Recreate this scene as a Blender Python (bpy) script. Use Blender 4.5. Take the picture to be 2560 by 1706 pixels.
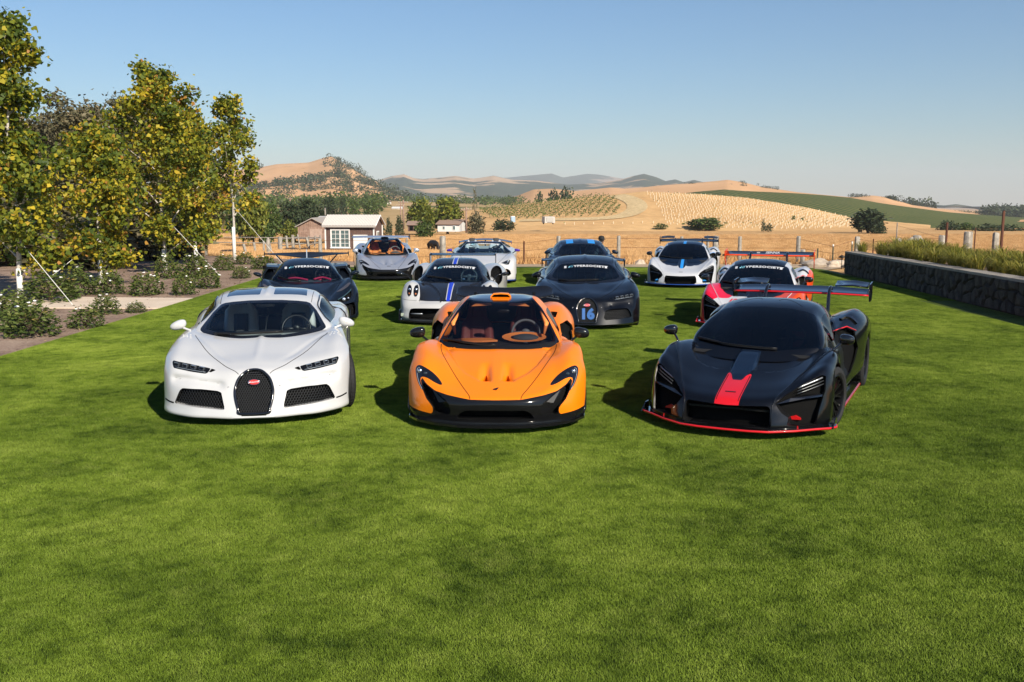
import bpy, bmesh, math, random, itertools
import numpy as np
from mathutils import Vector, Matrix, Euler
from mathutils.bvhtree import BVHTree

for _o in list(bpy.data.objects):
    bpy.data.objects.remove(_o)
SC = bpy.context.scene
COL = SC.collection
R = math.radians
RND = random.Random(7)

# ------------------------------------------------------------------ camera
cam_d = bpy.data.cameras.new('camera')
cam = bpy.data.objects.new('camera', cam_d)
COL.objects.link(cam)
cam_d.sensor_width = 36.0
cam_d.lens = 36.0 * 2450.0 / 2560.0
cam_d.clip_start = 0.1
cam_d.clip_end = 30000.0
cam.location = (0, 0, 2.42)
cam.rotation_euler = (R(90) - math.atan((853.0 - 505.0) / 2450.0), 0, 0)
SC.camera = cam

# ------------------------------------------------------------------ sky and sun
SUN_EL = R(33.0)
SUN_AZ = math.atan2(0.84, -1.27)          # sun stands behind the camera, to its right (x, y)
world = bpy.data.worlds.new('World')
SC.world = world
world.use_nodes = True
wn = world.node_tree
for n in list(wn.nodes):
    wn.nodes.remove(n)
w_out = wn.nodes.new('ShaderNodeOutputWorld')
w_bg = wn.nodes.new('ShaderNodeBackground')
w_sky = wn.nodes.new('ShaderNodeTexSky')
w_sky.sky_type = 'NISHITA'
w_sky.sun_disc = False
w_sky.sun_elevation = SUN_EL
w_sky.sun_rotation = SUN_AZ
w_sky.altitude = 50
w_sky.air_density = 1.3
w_sky.dust_density = 0.0
w_sky.ozone_density = 9.0
w_bg.inputs['Strength'].default_value = 0.075
wn.links.new(w_sky.outputs[0], w_bg.inputs['Color'])
wn.links.new(w_bg.outputs[0], w_out.inputs['Surface'])

sun_d = bpy.data.lights.new('sun', 'SUN')
sun_d.energy = 5.0
sun_d.angle = R(0.53)
sun_d.color = (1.0, 0.91, 0.77)
sun = bpy.data.objects.new('sun', sun_d)
COL.objects.link(sun)
_ld = Vector((-math.sin(SUN_AZ) * math.cos(SUN_EL), -math.cos(SUN_AZ) * math.cos(SUN_EL), -math.sin(SUN_EL)))
sun.rotation_euler = _ld.to_track_quat('-Z', 'Y').to_euler()

vs = SC.view_settings
vs.view_transform = 'Standard'
vs.look = 'None'
vs.exposure = 0.5
vs.gamma = 1.0
vs.use_curve_mapping = False
SC.cycles.max_bounces = 8
SC.cycles.transparent_max_bounces = 24
SC.cycles.volume_bounces = 0
# ------------------------------------------------------------------ materials
MATS = {}
def nodes_of(name):
    m = bpy.data.materials.new(name)
    m.use_nodes = True
    return m, m.node_tree, m.node_tree.nodes['Principled BSDF']

def pmat(name, col, rough=0.5, metal=0.0, coat=0.0, coat_rough=0.03, spec=0.5, emit=None, emit_s=0.0):
    if name in MATS:
        return MATS[name]
    m, t, b = nodes_of(name)
    b.inputs['Base Color'].default_value = (*col, 1)
    b.inputs['Roughness'].default_value = rough
    b.inputs['Metallic'].default_value = metal
    b.inputs['Coat Weight'].default_value = coat
    b.inputs['Coat Roughness'].default_value = coat_rough
    b.inputs['Specular IOR Level'].default_value = spec
    if emit:
        b.inputs['Emission Color'].default_value = (*emit, 1)
        b.inputs['Emission Strength'].default_value = emit_s
    MATS[name] = m
    return m

def nd(t, kind, **kw):
    n = t.nodes.new(kind)
    for k, v in kw.items():
        if k in n.inputs:
            n.inputs[k].default_value = v
        else:
            setattr(n, k, v)
    return n

def noise(t, vec, scale, detail=4.0, rough=0.55, dist=0.0):
    n = nd(t, 'ShaderNodeTexNoise', Scale=scale, Detail=detail, Roughness=rough, Distortion=dist)
    if vec is not None:
        t.links.new(vec, n.inputs['Vector'])
    return n

def ramp(t, fac, stops, interp='LINEAR'):
    n = t.nodes.new('ShaderNodeValToRGB')
    n.color_ramp.interpolation = interp
    el = n.color_ramp.elements
    while len(el) > 1:
        el.remove(el[0])
    el[0].position = stops[0][0]; el[0].color = (*stops[0][1], 1)
    for p, c in stops[1:]:
        e = el.new(p); e.color = (*c, 1)
    t.links.new(fac, n.inputs['Fac'])
    return n

def mixc(t, fac, a, b, mode='MIX'):
    n = t.nodes.new('ShaderNodeMix')
    n.data_type = 'RGBA'; n.blend_type = mode
    for sock, val in ((0, fac), (6, a), (7, b)):
        if hasattr(val, 'is_output') or hasattr(val, 'links'):
            t.links.new(val, n.inputs[sock])
        else:
            n.inputs[sock].default_value = val if sock == 0 else (*val, 1)
    return n.outputs[2]

def bump(t, height, bsdf, strength=0.3, dist=0.01):
    n = nd(t, 'ShaderNodeBump', Strength=strength, Distance=dist)
    t.links.new(height, n.inputs['Height'])
    t.links.new(n.outputs[0], bsdf.inputs['Normal'])
    return n

def objco(t):
    return t.nodes.new('ShaderNodeTexCoord').outputs['Object']

def geoco(t):
    return t.nodes.new('ShaderNodeNewGeometry').outputs['Position']

# ------------------------------------------------------------------ objects
def tag(o, label=None, cat=None, group=None, kind=None):
    if label: o['label'] = label
    if cat: o['category'] = cat
    if group: o['group'] = group
    if kind: o['kind'] = kind
    return o

def thing(name, loc=(0, 0, 0), rz=0.0, label=None, cat=None, group=None):
    o = bpy.data.objects.new(name, None)
    COL.objects.link(o)
    o.empty_display_size = 0.2
    o.location = loc
    o.rotation_euler = (0, 0, rz)
    return tag(o, label, cat, group)

def link(name, me, parent=None, loc=None, rot=None):
    o = bpy.data.objects.new(name, me)
    COL.objects.link(o)
    if parent is not None: o.parent = parent
    if loc is not None: o.location = loc
    if rot is not None: o.rotation_euler = rot
    return o

def mesh_of(name, V, F, mats, mi=None, smooth=True, N=None, edges=()):
    me = bpy.data.meshes.new(name)
    me.from_pydata([tuple(map(float, v)) for v in V], list(edges), [list(map(int, f)) for f in F])
    if not isinstance(mats, (list, tuple)): mats = [mats]
    for m in mats: me.materials.append(m)
    if mi is not None: me.polygons.foreach_set('material_index', np.asarray(mi, dtype=np.int32))
    me.polygons.foreach_set('use_smooth', np.full(len(F), bool(smooth)))
    me.update()
    if N is not None and smooth:
        me.normals_split_custom_set_from_vertices([tuple(map(float, n)) for n in N])
    return me

class MB:
    """collects simple shapes into one mesh"""
    def __init__(s): s.V = []; s.F = []; s.M = []
    def add(s, V, F, m=0):
        b = len(s.V); s.V.extend([tuple(v) for v in V])
        s.F.extend([[i + b for i in f] for f in F]); s.M.extend([m] * len(F)); return s
    def box(s, c, d, rz=0.0, m=0, rx=0.0, taper=1.0):
        V = []
        for z in (-.5, .5):
            k = taper if z > 0 else 1.0
            for x, y in ((-.5, -.5), (.5, -.5), (.5, .5), (-.5, .5)):
                V.append(Vector((x * d[0] * k, y * d[1] * k, z * d[2])))
        E = Euler((rx, 0, rz)).to_matrix()
        V = [tuple(E @ v + Vector(c)) for v in V]
        return s.add(V, [(3, 2, 1, 0), (4, 5, 6, 7), (0, 1, 5, 4), (1, 2, 6, 5), (2, 3, 7, 6), (3, 0, 4, 7)], m)
    def tube(s, pts, rad, n=8, m=0, cap=True, closed=False):
        P = [Vector(p) for p in pts]; k = len(P)
        if not hasattr(rad, '__len__'): rad = [rad] * k
        V = []; F = []
        up = None
        for i, p in enumerate(P):
            a = P[(i - 1) % k] if (closed or i > 0) else p
            b = P[(i + 1) % k] if (closed or i < k - 1) else p
            d = (b - a)
            d = d.normalized() if d.length > 1e-9 else Vector((0, 0, 1))
            if up is None:
                up = Vector((0, 0, 1)) if abs(d.z) < .9 else Vector((1, 0, 0))
            u = d.cross(up)
            if u.length < 1e-6: u = d.orthogonal()
            u.normalize(); w = u.cross(d).normalized(); up = w
            for j in range(n):
                t = 2 * math.pi * j / n
                V.append(p + (u * math.cos(t) + w * math.sin(t)) * rad[i])
        kk = k if closed else k - 1
        for i in range(kk):
            for j in range(n):
                a = i * n + j; b = i * n + (j + 1) % n
                c = ((i + 1) % k) * n + (j + 1) % n; e = ((i + 1) % k) * n + j
                F.append((a, b, c, e))
        if cap and not closed:
            F.append(tuple(reversed(range(n)))); F.append(tuple(range((k - 1) * n, k * n)))
        return s.add(V, F, m)
    def lathe(s, prof, n=32, axis='x', c=(0, 0, 0), m=0, closed=True):
        """prof: list of (axial, radius)"""
        V = []; F = []; k = len(prof)
        for i in range(n):
            t = 2 * math.pi * i / n
            for (a, r) in prof:
                if axis == 'x': v = (a, r * math.cos(t), r * math.sin(t))
                elif axis == 'y': v = (r * math.cos(t), a, r * math.sin(t))
                else: v = (r * math.cos(t), r * math.sin(t), a)
                V.append((v[0] + c[0], v[1] + c[1], v[2] + c[2]))
        kk = k if closed else k - 1
        for i in range(n):
            for j in range(kk):
                F.append((i * k + j, ((i + 1) % n) * k + j, ((i + 1) % n) * k + (j + 1) % k, i * k + (j + 1) % k))
        return s.add(V, F, m)
    def prism(s, poly, z0, z1, axis='z', m=0):
        """extrude a 2D polygon; axis says along which axis; poly coordinates are the other two in order"""
        n = len(poly)
        def mk(p, h):
            if axis == 'z': return (p[0], p[1], h)
            if axis == 'y': return (p[0], h, p[1])
            return (h, p[0], p[1])
        V = [mk(p, z0) for p in poly] + [mk(p, z1) for p in poly]
        F = [tuple(range(n)), tuple(reversed(range(n, 2 * n)))] + [(i, i + n, (i + 1) % n + n, (i + 1) % n) for i in range(n)]
        return s.add(V, F, m)
    def loft(s, rings, m=0, cap=True, closed=True):
        k = len(rings[0]); V = [v for r in rings for v in r]; F = []
        kk = k if closed else k - 1
        for i in range(len(rings) - 1):
            for j in range(kk):
                F.append((i * k + j, i * k + (j + 1) % k, (i + 1) * k + (j + 1) % k, (i + 1) * k + j))
        if cap:
            F.append(tuple(reversed(range(k)))); F.append(tuple(range((len(rings) - 1) * k, len(rings) * k)))
        return s.add(V, F, m)
    def ell(s, c, r, nu=16, nv=10, m=0, pw=1.0):
        V = []; F = []
        sg = lambda v: math.copysign(abs(v) ** pw, v)
        for i in range(nv + 1):
            a = math.pi * i / nv
            for j in range(nu):
                b = 2 * math.pi * j / nu
                V.append((c[0] + r[0] * sg(math.sin(a)) * sg(math.cos(b)), c[1] + r[1] * sg(math.sin(a)) * sg(math.sin(b)), c[2] + r[2] * sg(math.cos(a))))
        for i in range(nv):
            for j in range(nu):
                F.append((i * nu + j, (i + 1) * nu + j, (i + 1) * nu + (j + 1) % nu, i * nu + (j + 1) % nu))
        return s.add(V, F, m)
    def mesh(s, name, mats, smooth=False):
        me = mesh_of(name, s.V, s.F, mats, s.M, smooth)
        bm = bmesh.new(); bm.from_mesh(me)
        bmesh.ops.recalc_face_normals(bm, faces=bm.faces)
        bm.to_mesh(me); bm.free()
        return me
    def build(s, name, mats, parent=None, smooth=False, loc=None, rot=None, autosm=None):
        me = s.mesh(name, mats, smooth or autosm is not None)
        o = link(name, me, parent, loc, rot)
        if autosm is not None:
            me.set_sharp_from_angle(angle=R(autosm))
        return o

def copy_tree(o, parent=None):
    c = o.copy(); COL.objects.link(c); c.parent = parent
    for ch in list(o.children): copy_tree(ch, c)
    return c

def spline(pts, n=8, closed=False):
    """smooth 2D/3D polyline through points (Catmull-Rom)"""
    P = [np.array(p, float) for p in pts]; k = len(P); out = []
    rng = range(k if closed else k - 1)
    for i in rng:
        p0 = P[(i - 1) % k] if (closed or i > 0) else 2 * P[0] - P[1]
        p1 = P[i]; p2 = P[(i + 1) % k]
        p3 = P[(i + 2) % k] if (closed or i < k - 2) else 2 * P[-1] - P[-2]
        for q in range(n):
            t = q / n
            out.append(0.5 * ((2 * p1) + (-p0 + p2) * t + (2 * p0 - 5 * p1 + 4 * p2 - p3) * t * t + (-p0 + 3 * p1 - 3 * p2 + p3) * t ** 3))
    if not closed: out.append(P[-1])
    return [tuple(p) for p in out]

# ------------------------------------------------------------------ smooth surfaces from a net of control points
def herm(P, t, cnt):
    P = np.asarray(P, float); k = len(P)
    h = np.diff(t); d = np.diff(P, axis=0) / h.reshape(-1, *([1] * (P.ndim - 1)))
    m = np.empty_like(P); m[0] = d[0]; m[-1] = d[-1]
    for i in range(1, k - 1):
        m[i] = (h[i - 1] * d[i] + h[i] * d[i - 1]) / (h[i - 1] + h[i])
    out = []
    for i in range(k - 1):
        for q in range(cnt[i]):
            s = q / cnt[i]
            out.append((2 * s ** 3 - 3 * s * s + 1) * P[i] + (s ** 3 - 2 * s * s + s) * h[i] * m[i] + (-2 * s ** 3 + 3 * s * s) * P[i + 1] + (s ** 3 - s * s) * h[i] * m[i + 1])
    out.append(P[-1])
    return np.array(out)

class Surf:
    def __init__(s, V=None, N=None, F=None):
        s.V = V; s.N = N; s.F = F
    @staticmethod
    def net(rows, step=0.035, disp=None, mirror=True, out=(0, 0, 1)):
        A = np.array(rows, float)
        if mirror:
            B = A[:, :0:-1].copy(); B[:, :, 0] *= -1
            A = np.concatenate([B, A], 1)
        def par(Q, ax):
            L = np.linalg.norm(np.diff(Q, axis=ax), axis=2).mean(axis=1 - ax)
            L = np.maximum(L, 1e-4)
            return np.concatenate([[0], np.cumsum(L)]), [max(1, int(round(l / step))) for l in L]
        tr, cr = par(A, 0); tc, cc = par(A, 1)
        G = herm(A, tr, cr)
        G = herm(np.swapaxes(G, 0, 1), tc, cc).swapaxes(0, 1)
        if disp is not None: G = disp(G)
        r, c = G.shape[:2]
        du = np.gradient(G, axis=0); dv = np.gradient(G, axis=1)
        Nn = np.cross(du, dv); Nn /= np.maximum(np.linalg.norm(Nn, axis=2, keepdims=True), 1e-9)
        flip = (Nn[r // 2] * np.array(out)).sum() < 0
        if flip: Nn = -Nn
        idx = np.arange(r * c).reshape(r, c)
        F = []
        for i in range(r - 1):
            for j in range(c - 1):
                q = [idx[i, j], idx[i + 1, j], idx[i + 1, j + 1], idx[i, j + 1]]
                F.append([int(v) for v in (reversed(q) if flip else q)])
        s = Surf(G.reshape(-1, 3), Nn.reshape(-1, 3), F)
        # make sure winding agrees with the normals
        f = np.array(s.F[len(F) // 2]); a, b, d = s.V[f[0]], s.V[f[1]], s.V[f[3]]
        if np.dot(np.cross(b - a, d - a), s.N[f[0]]) < 0:
            s.F = [list(reversed(q)) for q in s.F]
        return s
    def flat(s):
        L = np.fromiter(map(len, s.F), dtype=np.int64, count=len(s.F))
        I = np.fromiter(itertools.chain.from_iterable(s.F), dtype=np.int64, count=int(L.sum()))
        return I, L, np.concatenate([[0], np.cumsum(L)[:-1]]).astype(np.int64)
    def cent(s):
        if not s.F: return np.zeros((0, 3)), np.zeros((0, 3))
        I, L, S0 = s.flat()
        return np.add.reduceat(s.V[I], S0, axis=0) / L[:, None], np.add.reduceat(s.N[I], S0, axis=0) / L[:, None]
    def cut(s, f, mask=None):
        """split faces along f == 0; returns mask of faces inside (f < 0)"""
        if not s.F: return np.zeros(0, bool)
        f = np.where(np.abs(f) < 6e-4, np.where(f < 0, -6e-4, 6e-4), f)
        I, L, S0 = s.flat()
        cnt = np.add.reduceat((f[I] < 0).astype(np.int64), S0)
        m = np.ones(len(s.F), bool) if mask is None else mask
        full = m & (cnt == L); mixed = m & (cnt > 0) & (cnt < L)
        V = []; N = []; ed = {}; n0 = len(s.V)
        def mid(a, b):
            k = (a, b) if a < b else (b, a)
            if k not in ed:
                t = f[a] / (f[a] - f[b])
                V.append(s.V[a] + (s.V[b] - s.V[a]) * t)
                n = s.N[a] + (s.N[b] - s.N[a]) * t; N.append(n / max(np.linalg.norm(n), 1e-9))
                ed[k] = n0 + len(V) - 1
            return ed[k]
        NF = []; ins = []
        for q, k, x in zip(s.F, full, mixed):
            if not x:
                NF.append(q); ins.append(bool(k)); continue
            A = []; B = []
            for j, v in enumerate(q):
                w = q[(j + 1) % len(q)]
                iv = f[v] < 0
                (A if iv else B).append(v)
                if iv != (f[w] < 0):
                    c = mid(v, w); A.append(c); B.append(c)
            if len(A) > 2: NF.append(A); ins.append(True)
            if len(B) > 2: NF.append(B); ins.append(False)
        if V:
            s.V = np.concatenate([s.V, np.array(V)]); s.N = np.concatenate([s.N, np.array(N)])
        s.F = NF
        return np.array(ins, dtype=bool)
    def pop(s, ins):
        sub = s.take(ins)
        s.F = [f for f, k in zip(s.F, ins) if not k]
        return sub
    def take(s, ins):
        Fs = [f for f, k in zip(s.F, ins) if k]
        used = sorted({v for f in Fs for v in f}); mp = {v: i for i, v in enumerate(used)}
        return Surf(s.V[used].copy() if used else np.zeros((0, 3)), s.N[used].copy() if used else np.zeros((0, 3)), [[mp[v] for v in f] for f in Fs])
    def offset(s, d):
        s.V = s.V + s.N * d; return s
    def boundary(s):
        cnt = {}
        for f in s.F:
            for j in range(len(f)):
                a, b = f[j], f[(j + 1) % len(f)]
                cnt[(a, b)] = cnt.get((a, b), 0) + 1
        return [e for e in cnt if (e[1], e[0]) not in cnt]
    def build(s, name, mat, parent=None, rim=0.0, rim_mat=None, depth=None, dirv=None):
        """rim: turn the open edges inward by this much; depth: push the face inward leaving a wall (recess)"""
        if not s.F: return None
        V = list(s.V); F = [list(f) for f in s.F]; N = list(s.N); mi = [0] * len(F)
        be = s.boundary() if (rim or depth) else []
        if rim:
            mp = {}
            for a, b in be:
                for v in (a, b):
                    if v not in mp:
                        V.append(s.V[v]); N.append(s.N[v]); V.append(s.V[v] - s.N[v] * rim); N.append(s.N[v]); mp[v] = len(V) - 1
                F.append([b, a, mp[a], mp[b]]); mi.append(1 if rim_mat else 0)
        if depth:
            base = len(V)
            dv = -s.N * depth if dirv is None else np.tile(np.array(dirv, float) * depth, (len(s.V), 1))
            V = [v + d for v, d in zip(s.V, dv)]
            mp = {}
            for a, b in be:
                for v in (a, b):
                    if v not in mp: V.append(s.V[v]); N.append(s.N[v]); mp[v] = len(V) - 1
                F.append([b, a, mp[a], mp[b]][::-1]); mi.append(1 if rim_mat else 0)
        me = mesh_of(name, V, F, [mat] + ([rim_mat] if rim_mat else []), mi, True, None if (rim or depth) else N)
        if rim or depth: me.set_sharp_from_angle(angle=R(50))
        return link(name, me, parent)
    def bvh(s):
        return BVHTree.FromPolygons([tuple(v) for v in s.V], [list(f) for f in s.F])

def sdpoly(P, poly):
    """signed distance of 2D points P to a closed polygon (negative inside)"""
    P = np.asarray(P, float); Q = np.asarray(poly, float); n = len(Q)
    d = np.full(len(P), 1e9); ins = np.zeros(len(P), bool)
    for i in range(n):
        a = Q[i]; b = Q[(i + 1) % n]; e = b - a; w = P - a
        t = np.clip((w @ e) / max(e @ e, 1e-12), 0, 1)
        d = np.minimum(d, np.linalg.norm(w - t[:, None] * e, axis=1))
        c = ((a[1] > P[:, 1]) != (b[1] > P[:, 1]))
        with np.errstate(divide='ignore', invalid='ignore'):
            xx = (b[0] - a[0]) * (P[:, 1] - a[1]) / (b[1] - a[1] if b[1] != a[1] else 1e-12) + a[0]
        ins ^= c & (P[:, 0] < xx)
    return np.where(ins, -d, d)

AX = {'front': (0, 2), 'top': (0, 1), 'side': (1, 2)}
def region(S, poly, view='front', sym=True, lim=None, face=None, grow=0.0):
    """cut the outline (front: x,z / top: x,y / side: y,z) into the surface; sym mirrors in x"""
    a, b = AX[view]
    P = S.V[:, [a, b]].copy()
    if sym and view != 'side': P[:, 0] = np.abs(P[:, 0])
    f = sdpoly(P, poly) - grow
    C, Nn = S.cent()
    m = np.ones(len(S.F), bool)
    if lim is not None: m &= lim(np.abs(C[:, 0]) if sym else C[:, 0], C[:, 1], C[:, 2])
    if face is not None: m &= face(Nn[:, 0], Nn[:, 1], Nn[:, 2])
    return S.cut(f, m)

def ribbon(bvh, pts, width, view='front', off=0.002, sgn=1, n=6):
    """thin strip following a line on a surface; pts in the view's plane"""
    line = spline(pts, n)
    o3 = []
    for p in line:
        h = hit(bvh, p, view, sgn)
        if h is not None: o3.append(h)
    V = []; F = []
    for i, (p, nn) in enumerate(o3):
        a = o3[max(i - 1, 0)][0]; b = o3[min(i + 1, len(o3) - 1)][0]
        s = (b - a).cross(nn)
        if s.length < 1e-9: s = Vector((1, 0, 0))
        s.normalize()
        w = width if not hasattr(width, '__len__') else width[0] + (width[1] - width[0]) * i / max(1, len(o3) - 1)
        V += [p + s * w / 2 + nn * off, p - s * w / 2 + nn * off, p + s * w / 2 - nn * .01, p - s * w / 2 - nn * .01]
        if i:
            k = 4 * i
            F += [(k - 4, k - 3, k + 1, k), (k - 2, k - 4, k, k + 2), (k - 3, k - 1, k + 3, k + 1)]
    return V, F

def hit(bvh, p, view, sgn=1):
    if view == 'front': o, d = Vector((p[0], -5, p[1])), Vector((0, 1, 0))
    elif view == 'top': o, d = Vector((p[0], p[1], 5)), Vector((0, 0, -1))
    else: o, d = Vector((5 * sgn, p[0], p[1])), Vector((-sgn, 0, 0))
    h, nn, i, dd = bvh.ray_cast(o, d)
    if h is None: return None
    if nn.dot(d) > 0: nn = -nn
    return h, nn

def lines(bvhs, parent, name, mat, defs, width=0.008, off=0.002):
    """several strips as separate parts"""
    for (view, pts, both) in defs:
        for sg in ((1, -1) if both else (1,)):
            q = [(p[0] * sg, p[1]) for p in pts] if view != 'side' else pts
            V, F = ribbon(bvhs, q, width, view, off, sg)
            if len(F) > 1:
                mb = MB(); mb.add(V, F); mb.build(name, mat, parent)

def textmesh(body, size=1.0, shear=0.0, bold=0.0, sx=1.0, space=1.0):
    c = bpy.data.curves.new('lettering', 'FONT')
    c.body = body; c.size = size; c.shear = shear; c.offset = bold; c.space_character = space
    c.align_x = 'CENTER'; c.align_y = 'CENTER'; c.resolution_u = 3
    o = bpy.data.objects.new('lettering', c); COL.objects.link(o)
    bpy.context.view_layer.update()
    me = bpy.data.meshes.new_from_object(o)
    bpy.data.objects.remove(o); bpy.data.curves.remove(c)
    V = [(v.co.x * sx, v.co.y) for v in me.vertices]; F = [list(p.vertices) for p in me.polygons]
    bpy.data.meshes.remove(me)
    return V, F

def letters(bvh, body, mat, parent, name='lettering', centre=(0, 0), size=.1, view='front', off=.004, shear=0, bold=0, sx=1, space=1, warp=None, flipx=False, rot=0.0):
    V, F = textmesh(body, size, shear, bold, sx, space)
    out = []
    for (x, y) in V:
        if rot: x, y = x * math.cos(rot) - y * math.sin(rot), x * math.sin(rot) + y * math.cos(rot)
        p = (centre[0] + (-x if flipx else x), centre[1] + y)
        if warp: p = warp(p)
        h = hit(bvh, p, view)
        if h is None: h = (Vector((p[0], 0, p[1])), Vector((0, -1, 0)))
        out.append(h[0] + h[1] * off)
    me = mesh_of(name, out, F, mat, None, False)
    return link(name, me, parent)
# ------------------------------------------------------------------ car surfaces: rows run from under the nose over the car to the tail, columns from the middle to the sill
def sill(y, x=.85, z=.11): return (x, y, z)
NETS = {}
NETS['chiron'] = dict(body=[
 [(0,.10,.10),(.21,.10,.10),(.45,.16,.10),(.72,.26,.10),(.87,.40,.10),(.94,.53,.10),(.95,.60,.10),(.94,.67,.10),(.8,.68,.10)],
 [(0,-.03,.125),(.21,-.025,.125),(.45,.03,.13),(.72,.14,.135),(.92,.30,.145),(1.0,.44,.15),(1.0,.55,.14),(.99,.64,.13),(.85,.66,.11)],
 [(0,0,.19),(.21,0,.19),(.45,.05,.19),(.72,.16,.20),(.91,.31,.21),(.995,.45,.22),(1.0,.56,.20),(.995,.66,.16),(.85,.68,.11)],
 [(0,.10,.41),(.21,.10,.41),(.45,.14,.41),(.72,.22,.42),(.91,.36,.43),(1.0,.52,.43),(1.01,.62,.33),(1.0,.70,.20),(.85,.70,.11)],
 [(0,.19,.585),(.21,.20,.575),(.45,.28,.565),(.72,.35,.58),(.92,.45,.59),(1.015,.62,.56),(1.02,.70,.42),(1.01,.76,.24),(.85,.74,.11)],
 [(0,.35,.65),(.21,.36,.64),(.45,.42,.635),(.72,.46,.655),(.915,.54,.67),(1.02,.74,.65),(1.03,.80,.48),(1.02,.85,.26),(.85,.80,.11)],
 [(0,.70,.725),(.21,.70,.715),(.45,.72,.715),(.72,.76,.745),(.90,.82,.775),(1.015,.95,.73),(1.035,.98,.52),(1.02,1.0,.28),(.85,.95,.11)],
 [(0,1.0,.79),(.21,1.0,.785),(.45,1.02,.79),(.74,1.08,.82),(.90,1.12,.845),(.99,1.2,.79),(1.02,1.2,.56),(1.0,1.2,.30),sill(1.2)],
 [(0,1.25,.835),(.21,1.27,.835),(.45,1.33,.84),(.74,1.5,.865),(.87,1.5,.88),(.96,1.55,.84),(1.0,1.55,.60),(.99,1.55,.32),sill(1.55)],
 [(0,2.1,.86),(.21,2.1,.86),(.45,2.1,.86),(.74,2.15,.89),(.85,2.2,.90),(.93,2.2,.84),(.98,2.2,.58),(.98,2.2,.30),sill(2.2)],
 [(0,2.8,.90),(.21,2.8,.90),(.45,2.8,.92),(.76,2.9,.95),(.89,2.9,.96),(.97,2.9,.86),(1.0,2.9,.58),(.99,2.9,.30),sill(2.9)],
 [(0,3.6,.92),(.21,3.6,.92),(.45,3.6,.92),(.78,3.6,.96),(.93,3.6,.955),(1.02,3.6,.86),(1.03,3.6,.58),(1.02,3.6,.30),sill(3.6)],
 [(0,4.25,.88),(.21,4.25,.88),(.45,4.25,.88),(.78,4.25,.90),(.92,4.25,.88),(1.0,4.2,.80),(1.01,4.2,.56),(1.0,4.2,.30),sill(4.2)],
 [(0,4.5,.76),(.21,4.5,.76),(.45,4.48,.76),(.78,4.45,.77),(.92,4.4,.76),(.98,4.35,.70),(.99,4.35,.50),(.98,4.35,.30),sill(4.3)],
 [(0,4.52,.30),(.21,4.52,.30),(.45,4.5,.30),(.78,4.47,.30),(.9,4.42,.30),(.96,4.4,.30),(.97,4.4,.29),(.96,4.38,.27),sill(4.3,.85,.2)]],
 cabin=[
 [(0,1.08,.76),(.3,1.10,.76),(.58,1.28,.77),(.80,1.48,.79),(.84,1.58,.79),(.87,1.68,.80)],
 [(0,1.22,.845),(.3,1.24,.85),(.58,1.38,.86),(.79,1.60,.885),(.83,1.68,.87),(.87,1.75,.84)],
 [(0,1.60,1.03),(.3,1.62,1.02),(.52,1.70,1.01),(.685,1.82,1.015),(.745,1.90,.96),(.87,2.0,.85)],
 [(0,2.0,1.20),(.28,2.01,1.19),(.48,2.03,1.168),(.59,2.08,1.135),(.70,2.12,1.03),(.87,2.15,.86)],
 [(0,2.35,1.27),(.28,2.35,1.262),(.48,2.35,1.24),(.62,2.36,1.195),(.74,2.4,1.07),(.88,2.45,.87)],
 [(0,2.7,1.293),(.28,2.7,1.285),(.50,2.7,1.262),(.63,2.7,1.215),(.76,2.7,1.08),(.90,2.7,.88)],
 [(0,3.2,1.24),(.28,3.2,1.23),(.50,3.2,1.20),(.64,3.2,1.14),(.78,3.1,1.0),(.90,3.0,.88)],
 [(0,3.8,1.08),(.28,3.8,1.07),(.50,3.8,1.03),(.65,3.8,.97),(.78,3.65,.90),(.88,3.4,.85)],
 [(0,4.3,.86),(.28,4.3,.86),(.50,4.3,.84),(.65,4.3,.82),(.78,4.1,.8),(.86,3.8,.8)]])

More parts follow.
